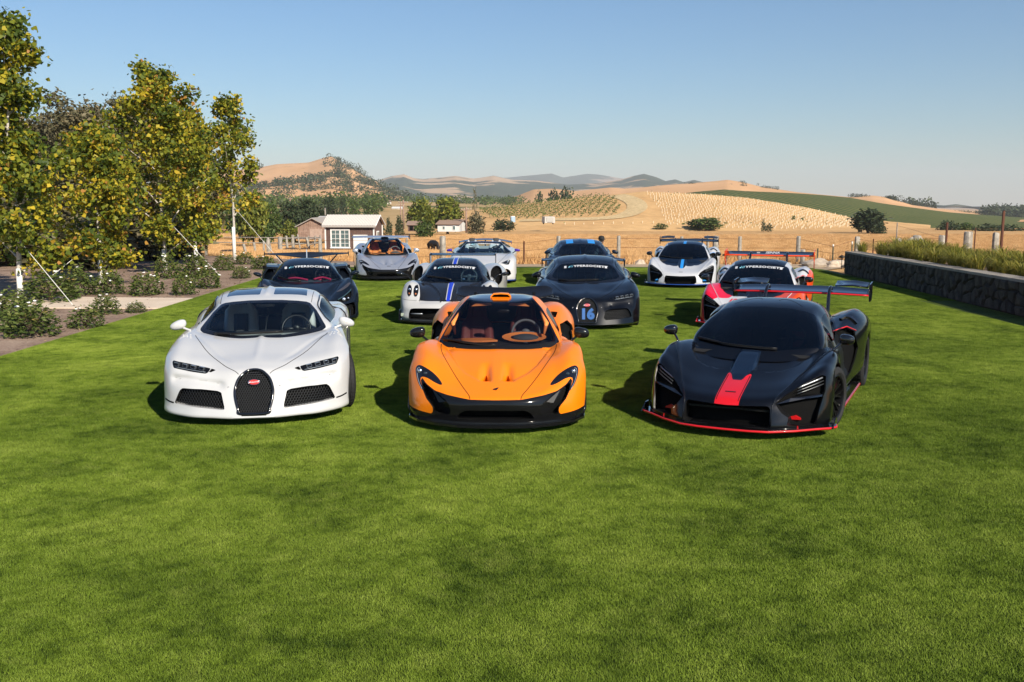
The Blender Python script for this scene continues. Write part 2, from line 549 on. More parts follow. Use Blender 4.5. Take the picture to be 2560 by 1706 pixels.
NETS['p1'] = dict(body=[
 [(0,.10,.09),(.2,.10,.09),(.4,.14,.09),(.65,.26,.09),(.84,.42,.09),(.92,.56,.09),(.93,.62,.09),(.92,.68,.09),(.8,.70,.09)],
 [(0,.12,.115),(.2,.12,.115),(.4,.16,.115),(.65,.27,.12),(.85,.39,.13),(.94,.53,.17),(.95,.61,.16),(.94,.69,.13),(.8,.70,.10)],
 [(0,.09,.20),(.2,.095,.20),(.4,.13,.20),(.65,.245,.21),(.855,.395,.22),(.95,.56,.24),(.96,.64,.22),(.95,.71,.15),(.8,.73,.10)],
 [(0,.07,.30),(.2,.075,.30),(.4,.115,.30),(.65,.245,.31),(.86,.42,.32),(.96,.60,.33),(.97,.68,.28),(.96,.74,.18),(.8,.75,.10)],
 [(0,.09,.372),(.2,.10,.372),(.4,.15,.385),(.62,.28,.425),(.845,.47,.46),(.965,.66,.46),(.975,.74,.36),(.965,.80,.22),(.8,.80,.10)],
 [(0,.25,.45),(.2,.27,.45),(.4,.33,.465),(.62,.45,.53),(.83,.60,.625),(.97,.76,.57),(.98,.82,.42),(.97,.86,.24),(.8,.85,.10)],
 [(0,.60,.58),(.2,.60,.577),(.4,.63,.585),(.62,.72,.665),(.82,.85,.745),(.955,.95,.68),(.98,.98,.48),(.97,1.0,.26),(.8,1.0,.10)],
 [(0,.95,.69),(.2,.95,.685),(.4,1.0,.69),(.64,1.10,.748),(.86,1.15,.81),(.95,1.2,.75),(.97,1.2,.52),(.96,1.2,.28),(.8,1.2,.10)],
 [(0,1.2,.745),(.2,1.22,.745),(.4,1.28,.747),(.64,1.42,.768),(.84,1.48,.805),(.92,1.52,.74),(.945,1.55,.52),(.945,1.55,.28),(.8,1.55,.10)],
 [(0,2.1,.75),(.2,2.1,.75),(.4,2.1,.75),(.64,2.1,.76),(.77,2.1,.755),(.84,2.1,.68),(.88,2.1,.50),(.93,2.1,.28),(.8,2.1,.10)],
 [(0,2.7,.85),(.2,2.7,.85),(.4,2.7,.87),(.62,2.75,.92),(.78,2.75,.91),(.90,2.75,.78),(.94,2.75,.55),(.95,2.7,.30),(.8,2.7,.10)],
 [(0,3.3,.98),(.2,3.3,.97),(.4,3.3,.97),(.66,3.3,1.045),(.83,3.3,1.0),(.955,3.35,.83),(.97,3.35,.6),(.96,3.35,.30),(.8,3.3,.10)],
 [(0,4.1,.92),(.2,4.1,.92),(.4,4.1,.92),(.66,4.1,.95),(.82,4.1,.91),(.94,4.1,.78),(.96,4.1,.56),(.95,4.1,.30),(.8,4.1,.12)],
 [(0,4.5,.78),(.2,4.5,.78),(.4,4.48,.78),(.66,4.45,.79),(.82,4.42,.77),(.92,4.38,.68),(.94,4.36,.5),(.93,4.35,.30),(.8,4.3,.15)],
 [(0,4.55,.32),(.2,4.55,.32),(.4,4.52,.32),(.66,4.5,.32),(.82,4.46,.32),(.90,4.42,.32),(.92,4.4,.30),(.91,4.38,.28),(.8,4.3,.2)]],
 cabin=[
 [(0,1.08,.66),(.25,1.10,.66),(.5,1.2,.66),(.69,1.40,.68),(.73,1.5,.66),(.76,1.6,.64)],
 [(0,1.205,.752),(.25,1.225,.753),(.5,1.32,.765),(.695,1.50,.80),(.735,1.58,.76),(.78,1.65,.68)],
 [(0,1.60,.98),(.22,1.61,.98),(.44,1.68,.99),(.595,1.80,1.012),(.66,1.88,.93),(.79,2.0,.70)],
 [(0,2.0,1.195),(.18,2.01,1.20),(.33,2.04,1.213),(.435,2.10,1.225),(.56,2.15,1.08),(.78,2.2,.72)],
 [(0,2.35,1.245),(.18,2.35,1.246),(.33,2.36,1.243),(.465,2.38,1.22),(.60,2.4,1.07),(.78,2.4,.74)],
 [(0,2.8,1.235),(.18,2.8,1.235),(.33,2.8,1.222),(.46,2.8,1.17),(.60,2.8,1.03),(.74,2.8,.80)],
 [(0,3.4,1.12),(.18,3.4,1.12),(.33,3.4,1.10),(.44,3.4,1.06),(.54,3.4,.98),(.62,3.4,.88)],
 [(0,4.0,.93),(.18,4.0,.93),(.33,4.0,.92),(.40,4.0,.90),(.46,3.9,.88),(.52,3.8,.86)]])

NETS['senna'] = dict(body=[
 [(0,.14,.10),(.2,.14,.10),(.45,.16,.10),(.68,.28,.10),(.86,.45,.10),(.93,.60,.10),(.94,.67,.10),(.93,.72,.10),(.8,.74,.10)],
 [(0,.10,.13),(.2,.10,.13),(.45,.13,.13),(.68,.26,.13),(.87,.43,.14),(.95,.58,.14),(.96,.66,.14),(.95,.72,.13),(.8,.75,.10)],
 [(0,.11,.24),(.2,.11,.24),(.45,.15,.24),(.68,.28,.25),(.88,.45,.26),(.96,.62,.25),(.97,.70,.22),(.96,.76,.17),(.8,.78,.10)],
 [(0,.12,.345),(.2,.13,.345),(.45,.19,.36),(.68,.34,.39),(.89,.53,.41),(.965,.69,.40),(.975,.77,.33),(.965,.82,.20),(.8,.82,.10)],
 [(0,.17,.40),(.2,.18,.40),(.45,.24,.42),(.68,.40,.48),(.89,.58,.53),(.967,.73,.49),(.978,.80,.38),(.968,.85,.22),(.8,.85,.10)],
 [(0,.35,.465),(.2,.36,.465),(.45,.41,.485),(.68,.53,.57),(.885,.68,.665),(.966,.81,.58),(.98,.86,.43),(.97,.90,.24),(.8,.88,.10)],
 [(0,.65,.55),(.2,.66,.55),(.45,.70,.565),(.68,.78,.65),(.885,.90,.745),(.962,.98,.65),(.98,1.0,.46),(.97,1.0,.25),(.8,1.0,.10)],
 [(0,1.0,.67),(.2,1.0,.67),(.45,1.05,.67),(.69,1.12,.735),(.895,1.2,.80),(.96,1.25,.70),(.975,1.25,.50),(.965,1.25,.27),(.8,1.25,.10)],
 [(0,1.22,.74),(.2,1.24,.74),(.45,1.3,.745),(.69,1.45,.785),(.86,1.5,.79),(.92,1.55,.70),(.94,1.55,.48),(.94,1.55,.27),(.8,1.55,.10)],
 [(0,2.1,.75),(.2,2.1,.75),(.45,2.1,.75),(.69,2.1,.77),(.76,2.1,.755),(.82,2.1,.66),(.85,2.1,.46),(.92,2.1,.26),(.8,2.1,.10)],
 [(0,2.7,.85),(.2,2.7,.85),(.45,2.7,.87),(.69,2.75,.90),(.80,2.75,.89),(.89,2.75,.76),(.92,2.75,.52),(.95,2.75,.30),(.8,2.7,.10)],
 [(0,3.3,.90),(.2,3.3,.90),(.45,3.3,.90),(.70,3.3,1.0),(.87,3.3,1.02),(1.0,3.35,.87),(1.0,3.35,.58),(.98,3.35,.30),(.8,3.3,.10)],
 [(0,4.0,.88),(.2,4.0,.88),(.45,4.0,.88),(.70,4.0,.96),(.87,4.0,.97),(.985,4.0,.84),(.99,4.0,.56),(.97,4.0,.30),(.8,4.0,.12)],
 [(0,4.4,.78),(.2,4.4,.78),(.45,4.4,.78),(.70,4.4,.83),(.87,4.38,.83),(.97,4.34,.74),(.98,4.32,.52),(.96,4.3,.32),(.8,4.3,.18)],
 [(0,4.5,.35),(.2,4.5,.35),(.45,4.5,.35),(.70,4.48,.35),(.87,4.45,.35),(.95,4.4,.35),(.96,4.38,.33),(.94,4.36,.31),(.8,4.3,.22)]],
 cabin=[
 [(0,1.10,.67),(.28,1.12,.67),(.52,1.24,.68),(.71,1.42,.70),(.75,1.52,.68),(.78,1.62,.65)],
 [(0,1.245,.752),(.28,1.265,.756),(.52,1.36,.775),(.72,1.50,.805),(.76,1.60,.77),(.80,1.68,.68)],
 [(0,1.62,.99),(.28,1.63,.985),(.50,1.70,.98),(.665,1.80,.985),(.72,1.90,.91),(.80,2.0,.72)],
 [(0,2.05,1.19),(.28,2.06,1.18),(.45,2.08,1.155),(.57,2.12,1.11),(.66,2.15,1.0),(.80,2.2,.74)],
 [(0,2.4,1.242),(.28,2.4,1.232),(.45,2.4,1.205),(.56,2.4,1.16),(.66,2.4,1.04),(.79,2.4,.75)],
 [(0,2.8,1.225),(.28,2.8,1.215),(.45,2.8,1.185),(.56,2.8,1.13),(.64,2.8,1.03),(.76,2.8,.8)],
 [(0,3.4,1.12),(.28,3.4,1.10),(.42,3.4,1.07),(.50,3.4,1.02),(.57,3.4,.95),(.64,3.4,.86)],
 [(0,4.0,.90),(.28,4.0,.90),(.38,4.0,.88),(.44,4.0,.87),(.5,3.9,.86),(.55,3.8,.84)]])

def side(row, front=False):
    """add the lower body side to a row that ends at the shoulder"""
    x, y, z = row[-1]
    if front: return row + [(x + .005, y + .09, z * .85), (x - .005, y + .16, z * .5 + .05), (.8, y + .17, .10)]
    return row + [(x + .02, y + .02, z * .68), (x + .005, y + .03, .27), (.8, y + .02, .10)]

NETS['pagani'] = dict(body=[
 side([(0,.08,.10),(.2,.08,.10),(.45,.12,.10),(.7,.20,.10),(.88,.35,.10),(.94,.45,.10)], True),
 side([(0,.03,.13),(.2,.03,.13),(.45,.07,.13),(.72,.16,.13),(.90,.31,.14),(.965,.44,.15)], True),
 side([(0,.04,.25),(.2,.04,.25),(.45,.08,.25),(.72,.18,.25),(.90,.33,.26),(.965,.48,.27)], True),
 side([(0,.07,.36),(.2,.075,.36),(.45,.11,.355),(.72,.21,.355),(.895,.36,.38),(.967,.54,.40)], True),
 side([(0,.20,.485),(.2,.205,.485),(.45,.27,.48),(.65,.36,.485),(.85,.46,.51),(.97,.62,.51)]),
 side([(0,.40,.575),(.2,.42,.567),(.45,.48,.565),(.65,.55,.62),(.83,.60,.665),(.972,.72,.60)]),
 side([(0,.70,.68),(.2,.70,.665),(.45,.74,.655),(.63,.77,.73),(.82,.80,.80),(.96,.90,.71)]),
 side([(0,1.0,.755),(.2,1.0,.745),(.45,1.03,.735),(.63,1.06,.78),(.82,1.09,.825),(.95,1.15,.74)]),
 side([(0,1.22,.79),(.2,1.24,.79),(.45,1.33,.785),(.64,1.48,.79),(.80,1.5,.785),(.90,1.5,.70)]),
 side([(0,2.1,.80),(.2,2.1,.80),(.45,2.1,.80),(.64,2.1,.79),(.74,2.1,.78),(.84,2.1,.68)]),
 side([(0,2.75,.88),(.2,2.75,.88),(.45,2.75,.90),(.68,2.75,.96),(.85,2.78,.98),(1.0,2.8,.86)]),
 side([(0,3.3,.95),(.2,3.3,.95),(.45,3.3,.96),(.68,3.3,1.03),(.87,3.3,1.03),(1.05,3.3,.88)]),
 side([(0,4.0,.90),(.2,4.0,.90),(.45,4.0,.90),(.68,4.0,.94),(.87,4.0,.92),(1.03,4.0,.80)]),
 side([(0,4.45,.72),(.2,4.45,.72),(.45,4.42,.72),(.68,4.4,.73),(.87,4.35,.72),(.98,4.3,.66)]),
 side([(0,4.5,.35),(.2,4.5,.35),(.45,4.48,.35),(.68,4.45,.35),(.87,4.4,.35),(.96,4.35,.35)])],
 cabin=[
 [(0,1.08,.70),(.25,1.10,.70),(.48,1.22,.70),(.63,1.38,.71),(.68,1.48,.69),(.72,1.58,.66)],
 [(0,1.205,.785),(.25,1.22,.785),(.48,1.32,.79),(.645,1.46,.80),(.70,1.56,.78),(.75,1.65,.70)],
 [(0,1.55,.95),(.25,1.56,.95),(.43,1.62,.945),(.565,1.72,.945),(.64,1.82,.90),(.77,1.95,.72)],
 [(0,1.96,1.115),(.24,1.97,1.11),(.39,1.99,1.10),(.485,2.03,1.085),(.60,2.1,1.0),(.78,2.15,.74)],
 [(0,2.4,1.20),(.24,2.4,1.197),(.37,2.4,1.19),(.455,2.42,1.17),(.60,2.45,1.05),(.78,2.45,.76)],
 [(0,2.8,1.20),(.24,2.8,1.195),(.36,2.8,1.18),(.45,2.8,1.15),(.58,2.8,1.03),(.74,2.8,.82)],
 [(0,3.4,1.10),(.22,3.4,1.09),(.33,3.4,1.07),(.41,3.4,1.03),(.50,3.4,.97),(.58,3.4,.90)],
 [(0,4.0,.90),(.2,4.0,.90),(.30,4.0,.89),(.36,4.0,.88),(.42,3.9,.87),(.48,3.8,.86)]])

NETS['apollo'] = dict(body=[
 side([(0,.08,.09),(.2,.08,.09),(.45,.16,.09),(.7,.28,.09),(.90,.42,.09),(.97,.50,.09)], True),
 side([(0,.02,.11),(.2,.03,.11),(.45,.12,.11),(.72,.25,.11),(.93,.40,.12),(1.0,.50,.13)], True),
 side([(0,.05,.22),(.2,.06,.22),(.45,.15,.22),(.72,.28,.23),(.93,.43,.24),(1.0,.54,.25)], True),
 side([(0,.06,.34),(.2,.08,.34),(.45,.20,.35),(.72,.34,.38),(.93,.50,.42),(1.005,.62,.42)], True),
 side([(0,.15,.42),(.2,.17,.42),(.45,.28,.44),(.72,.43,.48),(.93,.60,.58),(1.01,.70,.54)]),
 side([(0,.40,.52),(.2,.42,.52),(.45,.50,.52),(.72,.60,.60),(.92,.75,.71),(1.015,.82,.63)]),
 side([(0,.75,.65),(.2,.76,.645),(.45,.80,.60),(.70,.86,.70),(.89,.98,.80),(1.0,1.05,.70)]),
 side([(0,1.05,.725),(.2,1.06,.72),(.45,1.1,.69),(.70,1.15,.77),(.88,1.2,.85),(.97,1.25,.75)]),
 side([(0,1.25,.75),(.2,1.27,.75),(.45,1.35,.755),(.70,1.52,.79),(.82,1.5,.80),(.90,1.5,.68)]),
 side([(0,2.1,.76),(.2,2.1,.76),(.45,2.1,.76),(.68,2.1,.76),(.74,2.1,.74),(.80,2.1,.62)]),
 side([(0,2.8,.84),(.2,2.8,.84),(.45,2.8,.84),(.66,2.85,.86),(.82,2.9,.88),(.93,2.9,.76)]),
 side([(0,3.3,.90),(.2,3.3,.90),(.45,3.3,.88),(.70,3.3,.95),(.89,3.3,1.02),(.98,3.3,.86)]),
 side([(0,4.1,.88),(.2,4.1,.88),(.45,4.1,.86),(.70,4.1,.90),(.88,4.1,.92),(.98,4.1,.80)]),
 side([(0,4.7,.75),(.2,4.7,.75),(.45,4.7,.75),(.70,4.68,.76),(.88,4.65,.76),(.95,4.6,.68)]),
 side([(0,4.8,.35),(.2,4.8,.35),(.45,4.8,.35),(.70,4.78,.35),(.88,4.75,.35),(.94,4.7,.35)])],
 cabin=[
 [(0,1.12,.67),(.25,1.14,.67),(.5,1.28,.68),(.69,1.48,.70),(.73,1.58,.68),(.77,1.68,.65)],
 [(0,1.25,.752),(.25,1.27,.756),(.5,1.40,.775),(.69,1.60,.815),(.74,1.68,.78),(.79,1.75,.69)],
 [(0,1.60,.95),(.25,1.61,.945),(.46,1.68,.94),(.615,1.80,.945),(.69,1.9,.88),(.79,2.0,.71)],
 [(0,1.97,1.10),(.25,1.98,1.095),(.42,2.0,1.08),(.54,2.04,1.045),(.64,2.1,.96),(.78,2.2,.73)],
 [(0,2.4,1.19),(.25,2.4,1.183),(.38,2.4,1.165),(.49,2.4,1.12),(.60,2.4,1.01),(.76,2.45,.75)],
 [(0,2.8,1.185),(.24,2.8,1.178),(.36,2.8,1.155),(.46,2.8,1.10),(.56,2.8,.99),(.70,2.8,.80)],
 [(0,3.5,1.08),(.22,3.5,1.07),(.32,3.5,1.04),(.40,3.5,.99),(.46,3.5,.93),(.54,3.4,.86)],
 [(0,4.3,.90),(.18,4.3,.90),(.26,4.3,.89),(.32,4.3,.87),(.38,4.2,.86),(.44,4.0,.85)]])

NETS['aventador'] = dict(body=[
 side([(0,.08,.12),(.2,.08,.12),(.45,.14,.12),(.7,.25,.12),(.88,.38,.12),(.95,.46,.12)], True),
 side([(0,.0,.16),(.2,.02,.16),(.45,.10,.16),(.72,.22,.165),(.90,.36,.17),(.97,.46,.18)], True),
 side([(0,.02,.30),(.2,.04,.30),(.45,.12,.30),(.72,.25,.31),(.91,.39,.32),(.975,.50,.33)], True),
 side([(0,.06,.46),(.2,.08,.46),(.45,.16,.465),(.72,.29,.475),(.91,.42,.49),(.98,.56,.49)]),
 side([(0,.14,.56),(.2,.16,.56),(.45,.24,.565),(.70,.38,.59),(.91,.50,.61),(.99,.66,.58)]),
 side([(0,.32,.63),(.2,.34,.63),(.45,.42,.64),(.70,.54,.68),(.90,.65,.72),(1.0,.80,.66)]),
 side([(0,.75,.74),(.2,.76,.74),(.45,.80,.74),(.70,.88,.77),(.89,.95,.81),(1.0,1.02,.72)]),
 side([(0,1.1,.83),(.2,1.12,.83),(.45,1.16,.83),(.72,1.25,.835),(.90,1.3,.85),(.98,1.35,.76)]),
 side([(0,1.33,.872),(.2,1.35,.872),(.45,1.45,.868),(.74,1.65,.86),(.87,1.7,.865),(.95,1.7,.78)]),
 side([(0,2.2,.88),(.2,2.2,.88),(.45,2.2,.88),(.74,2.2,.88),(.84,2.2,.88),(.93,2.2,.78)]),
 side([(0,2.8,1.0),(.2,2.8,1.02),(.45,2.8,1.12),(.66,2.85,1.04),(.82,2.9,.97),(.98,2.9,.84)]),
 side([(0,3.3,1.0),(.2,3.3,1.02),(.45,3.3,1.08),(.68,3.3,1.02),(.86,3.3,.97),(1.02,3.3,.86)]),
 side([(0,4.1,.92),(.2,4.1,.92),(.45,4.1,.94),(.70,4.1,.94),(.86,4.1,.92),(1.02,4.1,.82)]),
 side([(0,4.6,.80),(.2,4.6,.80),(.45,4.6,.80),(.70,4.58,.80),(.86,4.55,.78),(.97,4.5,.70)]),
 side([(0,4.75,.40),(.2,4.75,.40),(.45,4.72,.40),(.70,4.7,.40),(.86,4.65,.40),(.95,4.6,.40)])],
 cabin=[
 [(0,1.20,.78),(.3,1.22,.78),(.58,1.42,.78),(.82,1.62,.79),(.86,1.70,.77),(.89,1.8,.74)],
 [(0,1.32,.868),(.3,1.34,.868),(.58,1.52,.865),(.845,1.76,.87),(.87,1.84,.85),(.90,1.9,.80)],
 [(0,1.75,1.03),(.28,1.76,1.03),(.50,1.85,1.02),(.71,2.0,1.01),(.76,2.08,.96),(.88,2.15,.82)],
 [(0,2.20,1.195),(.27,2.21,1.19),(.45,2.23,1.178),(.565,2.27,1.16),(.63,2.34,1.05),(.86,2.36,.84)],
 [(0,2.26,1.20),(.27,2.27,1.195),(.45,2.29,1.182),(.575,2.33,1.16),(.64,2.42,1.05),(.86,2.45,.84)]])
# ------------------------------------------------------------------ car materials
def paint(name, col, metal=0.0, rough=0.38, coat=1.0, flake=0.0):
    if name in MATS: return MATS[name]
    m, t, b = nodes_of(name)
    b.inputs['Base Color'].default_value = (*col, 1)
    b.inputs['Metallic'].default_value = metal
    b.inputs['Roughness'].default_value = rough
    b.inputs['Coat Weight'].default_value = coat
    b.inputs['Coat Roughness'].default_value = 0.04
    b.inputs['Coat IOR'].default_value = 1.5
    b.inputs['Specular IOR Level'].default_value = .12 if max(col) < .1 else .35
    co = objco(t)
    n = noise(t, co, 2.2, 3, .5)
    r = ramp(t, n.outputs[0], [(0.3, (.01, .01, .01)), (.75, (.05, .05, .05))])
    t.links.new(r.outputs[0], b.inputs['Coat Roughness'])
    if flake:
        f = noise(t, co, 900, 1, .5)
        rr = ramp(t, f.outputs[0], [(.35, tuple(c * (1 - flake) for c in col)), (.7, tuple(min(1, c * (1 + flake)) for c in col))])
        t.links.new(rr.outputs[0], b.inputs['Base Color'])
    MATS[name] = m
    return m

def carbon(name, dark=.003, light=.011, scale=160, coat=.8):
    if name in MATS: return MATS[name]
    m, t, b = nodes_of(name)
    co = objco(t)
    ck = nd(t, 'ShaderNodeTexChecker', Scale=scale)
    ck.inputs['Color1'].default_value = (dark, dark, dark * 1.05, 1)
    ck.inputs['Color2'].default_value = (light, light, light * 1.02, 1)
    t.links.new(co, ck.inputs['Vector'])
    t.links.new(ck.outputs[0], b.inputs['Base Color'])
    b.inputs['Roughness'].default_value = .5
    b.inputs['Specular IOR Level'].default_value = .03
    b.inputs['Coat Weight'].default_value = coat; b.inputs['Coat Roughness'].default_value = .08
    MATS[name] = m
    return m

def glass(name, tint=(.55, .62, .62), ior=1.5, rough=0.0):
    if name in MATS: return MATS[name]
    m = bpy.data.materials.new(name); m.use_nodes = True
    t = m.node_tree
    for n in list(t.nodes): t.nodes.remove(n)
    o = t.nodes.new('ShaderNodeOutputMaterial')
    tr = nd(t, 'ShaderNodeBsdfTransparent'); tr.inputs[0].default_value = (*tint, 1)
    gl = nd(t, 'ShaderNodeBsdfGlossy'); gl.inputs['Roughness'].default_value = rough
    fr = nd(t, 'ShaderNodeFresnel', IOR=ior)
    mx = t.nodes.new('ShaderNodeMixShader')
    t.links.new(fr.outputs[0], mx.inputs[0]); t.links.new(tr.outputs[0], mx.inputs[1]); t.links.new(gl.outputs[0], mx.inputs[2])
    t.links.new(mx.outputs[0], o.inputs['Surface'])
    MATS[name] = m
    return m

M_BLACK = pmat('satin_black_plastic', (.007, .007, .0075), .4, spec=.3)
M_GLOSSBLK = pmat('gloss_black', (.006, .006, .007), .12, coat=.8)
M_GRILLE = pmat('grille_black', (.004, .004, .0045), .35)
M_VOID = pmat('dark_void', (.004, .004, .004), .9, spec=.1)
M_RUBBER = pmat('tyre_rubber', (.018, .018, .018), .75, spec=.3)
M_CHROME = pmat('chrome', (.75, .76, .78), .12, 1.0)
M_DISC = pmat('brake_disc_steel', (.22, .21, .2), .4, .8)
M_SEAM = pmat('panel_gap', (.01, .01, .01), .8, spec=.1)
M_LAMP = pmat('lamp_reflector', (.75, .78, .82), .15, .9)
M_DRL = pmat('light_guide', (.20, .22, .25), .25, coat=.5)
M_DARKTRIM = pmat('dark_interior_trim', (.02, .02, .022), .6)
M_CLEAR = glass('clear_lens', (.9, .93, .95), 1.5)
M_GLASS = glass('windscreen_glass', (.80, .90, .92), 1.55)
M_DARKGLASS = glass('dark_tinted_glass', (.10, .13, .16), 1.65)
M_PRIVACY = glass('privacy_glass', (.035, .045, .06), 1.65)
M_WHITELET = pmat('white_vinyl', (.52, .53, .55), .5)
M_CYANLET = pmat('pale_blue_vinyl', (.25, .62, .80), .5)

# ------------------------------------------------------------------ shared car pieces
WHEELS = {}
def wheel_meshes(key, r, w, rr, spokes, rimmat, accent=None, twin=True):
    if key in WHEELS: return WHEELS[key]
    h = w / 2
    ty = MB()
    prof = [(-h * .86, rr - .005), (-h, rr + .02), (-h * 1.0, r - .05), (-h * .93, r - .018), (-h * .78, r)]
    gro = [(-.55, 0), (-.53, -.008), (-.47, -.008), (-.45, 0), (-.15, 0), (-.13, -.008), (-.07, -.008), (-.05, 0), (.05, 0), (.07, -.008), (.13, -.008), (.15, 0), (.45, 0), (.47, -.008), (.53, -.008), (.55, 0)]
    prof += [(h * a, r + b) for a, b in gro]
    prof += [(h * .78, r), (h * .93, r - .018), (h, r - .05), (h, rr + .02), (h * .86, rr - .005)]
    ty.lathe(prof, 48, 'x')
    for i in range(40):
        t = 2 * math.pi * i / 40
        for s in (-1, 1):
            c = (s * h * .68, (r + .0005) * math.cos(t), (r + .0005) * math.sin(t))
            b = MB(); b.box((0, 0, 0), (h * .26, .012, .004))
            E = Euler((t - math.pi / 2, 0, 0)).to_matrix()
            ty.add([tuple(E @ Vector(v) + Vector(c)) for v in b.V], b.F)
    ri = MB()
    ri.lathe([(-h * .8, rr - .03), (-h * .86, rr), (h * .86, rr), (h * .90, rr - .008), (h * .84, rr - .022), (h * .6, rr - .03)], 48, 'x')
    ri.lathe([(h * .35, 0.0005), (h * .62, .02), (h * .60, .055), (h * .35, .06)], 20, 'x')
    for i in range(spokes):
        for k in ((-1, 1) if twin else (0,)):
            t0 = 2 * math.pi * i / spokes; t1 = t0 + k * (.42 * math.pi / spokes)
            wd = .017 if twin else .03
            ring = []
            for (rad, ax, ang, ww) in ((.045, h * .52, t0, wd * 1.1), (rr * .55, h * .62, (t0 + t1) / 2, wd), (rr - .012, h * .74, t1, wd * 1.1)):
                u = Vector((0, math.cos(ang), math.sin(ang))); v = Vector((0, -math.sin(ang), math.cos(ang))); a = Vector((1, 0, 0))
                c = u * rad + a * ax
                ring.append([tuple(c + v * ww / 2), tuple(c + v * ww * .3 + a * -.03), tuple(c - v * ww * .3 + a * -.03), tuple(c - v * ww / 2)])
            ri.loft(ring, m=0)
    di = MB(); di.lathe([(h * .02, .06), (h * .02, rr * .78), (h * .12, rr * .78), (h * .12, .06)], 40, 'x')
    ca = MB()
    rings = []
    for i in range(7):
        t = R(20 + i * 9)
        c = Vector((0, math.cos(t), math.sin(t)))
        rings.append([tuple(c * rr * .52 + Vector((-h * .1, 0, 0))), tuple(c * rr * .52 + Vector((h * .34, 0, 0))), tuple(c * rr * .86 + Vector((h * .34, 0, 0))), tuple(c * rr * .86 + Vector((-h * .1, 0, 0)))])
    ca.loft(rings)
    t_me = ty.mesh('tyre', M_RUBBER, True); t_me.set_sharp_from_angle(angle=R(35))
    r_me = ri.mesh('wheel', rimmat, True); r_me.set_sharp_from_angle(angle=R(35))
    d_me = di.mesh('brake_disc', M_DISC, True); d_me.set_sharp_from_angle(angle=R(35))
    c_me = ca.mesh('brake_caliper', accent or M_BLACK)
    WHEELS[key] = (r_me, t_me, d_me, c_me)
    return WHEELS[key]

def put_wheel(root, key, x, y, r, steer=0.0):
    r_me, t_me, d_me, c_me = WHEELS[key]
    sx = 1 if x > 0 else -1
    o = link('wheel', r_me, root, (x, y, r), (0, 0, (0 if sx > 0 else math.pi) + steer))
    link('tyre', t_me, o); link('brake_disc', d_me, o); link('brake_caliper', c_me, o)
    return o

def arch(S, y, z, r, xmin=.62):
    """open a wheel arch in the side of the body"""
    n = 28
    poly = [(y + r * math.cos(2 * math.pi * i / n), z + r * math.sin(2 * math.pi * i / n)) for i in range(n)]
    poly = [p for p in poly if p[1] > z - r * .2] 
    poly = sorted(poly, key=lambda p: math.atan2(p[1] - z, p[0] - y))
    poly = poly + [(y - r * .99, -.1), (y + r * .99, -.1)]
    # order: from right low, over the top, to left low, then close below
    poly = [(y + r * math.cos(a), z + r * math.sin(a)) for a in np.linspace(-.2, math.pi + .2, 30)] + [(y - r * .97, -.1), (y + r * .97, -.1)]
    ins = region(S, poly, 'side', lim=lambda ax, yy, zz: ax > xmin)
    S.pop(ins)

def liner(root, x, y, z, r, x0=.68):
    mb = MB(); sx = 1 if x > 0 else -1
    a = np.linspace(-.35, math.pi + .35, 18)
    V = []; F = []
    for t in a:
        for xx in (x0, abs(x)):
            V.append((sx * xx, y + r * math.cos(t), z + r * math.sin(t)))
    for i in range(len(a) - 1): F.append((2 * i, 2 * i + 1, 2 * i + 3, 2 * i + 2))
    k = len(V); V.append((sx * x0, y, z))
    for i in range(len(a) - 1): F.append((2 * i, 2 * i + 2, k))
    mb.add(V, F); mb.build('wheel_arch_liner', M_VOID, root)

def hexnet(bvh, poly, cell, bar, mat, parent, name='grille_mesh', inset=.012, view='front', sym=True, depth=.006, sx=1.0):
    """honeycomb wire mesh filling an outline, lying just under the surface"""
    P = np.array(poly); lo = P.min(0); hi = P.max(0)
    a = cell / math.sqrt(3); E = set()
    def key(x, z): return (round(x, 4), round(z, 4))
    j = 0; z = lo[1] - cell
    ctr = []
    while z < hi[1] + cell:
        x = -hi[0] - cell + (cell / 2 if j % 2 else 0) if sym else lo[0] - cell + (cell / 2 if j % 2 else 0)
        while x < hi[0] + cell:
            ctr.append((x, z)); x += cell
        z += a * 1.5; j += 1
    seg = {}
    for (cx, cz) in ctr:
        cs = [(cx + a * math.sin(math.pi / 3 * k), cz + a * math.cos(math.pi / 3 * k)) for k in range(6)]
        for k in range(6):
            p, q = cs[k], cs[(k + 1) % 6]
            kk = tuple(sorted((key(*p), key(*q)))); seg[kk] = (p, q)
    segs = list(seg.values())
    mids = np.array([((p[0] + q[0]) / 2, (p[1] + q[1]) / 2) for p, q in segs])
    if sym: mids[:, 0] = np.abs(mids[:, 0])
    ok = sdpoly(mids, poly) < -.002
    mb = MB()
    for (p, q), k in zip(segs, ok):
        if not k: continue
        h1 = hit(bvh, p, view); h2 = hit(bvh, q, view)
        if h1 is None or h2 is None: continue
        d = Vector((0, 1, 0))
        A = h1[0] + d * inset; B = h2[0] + d * inset
        s = (B - A).cross(d)
        if s.length < 1e-6: continue
        s = s.normalized() * bar / 2
        mb.add([A + s, A - s, B - s, B + s, A + s + d * depth, A - s + d * depth, B - s + d * depth, B + s + d * depth], [(0, 1, 2, 3), (0, 3, 7, 4), (1, 5, 6, 2)])
    if not mb.F: return None
    return link(name, mesh_of(name, mb.V, mb.F, mat, None, False), parent)

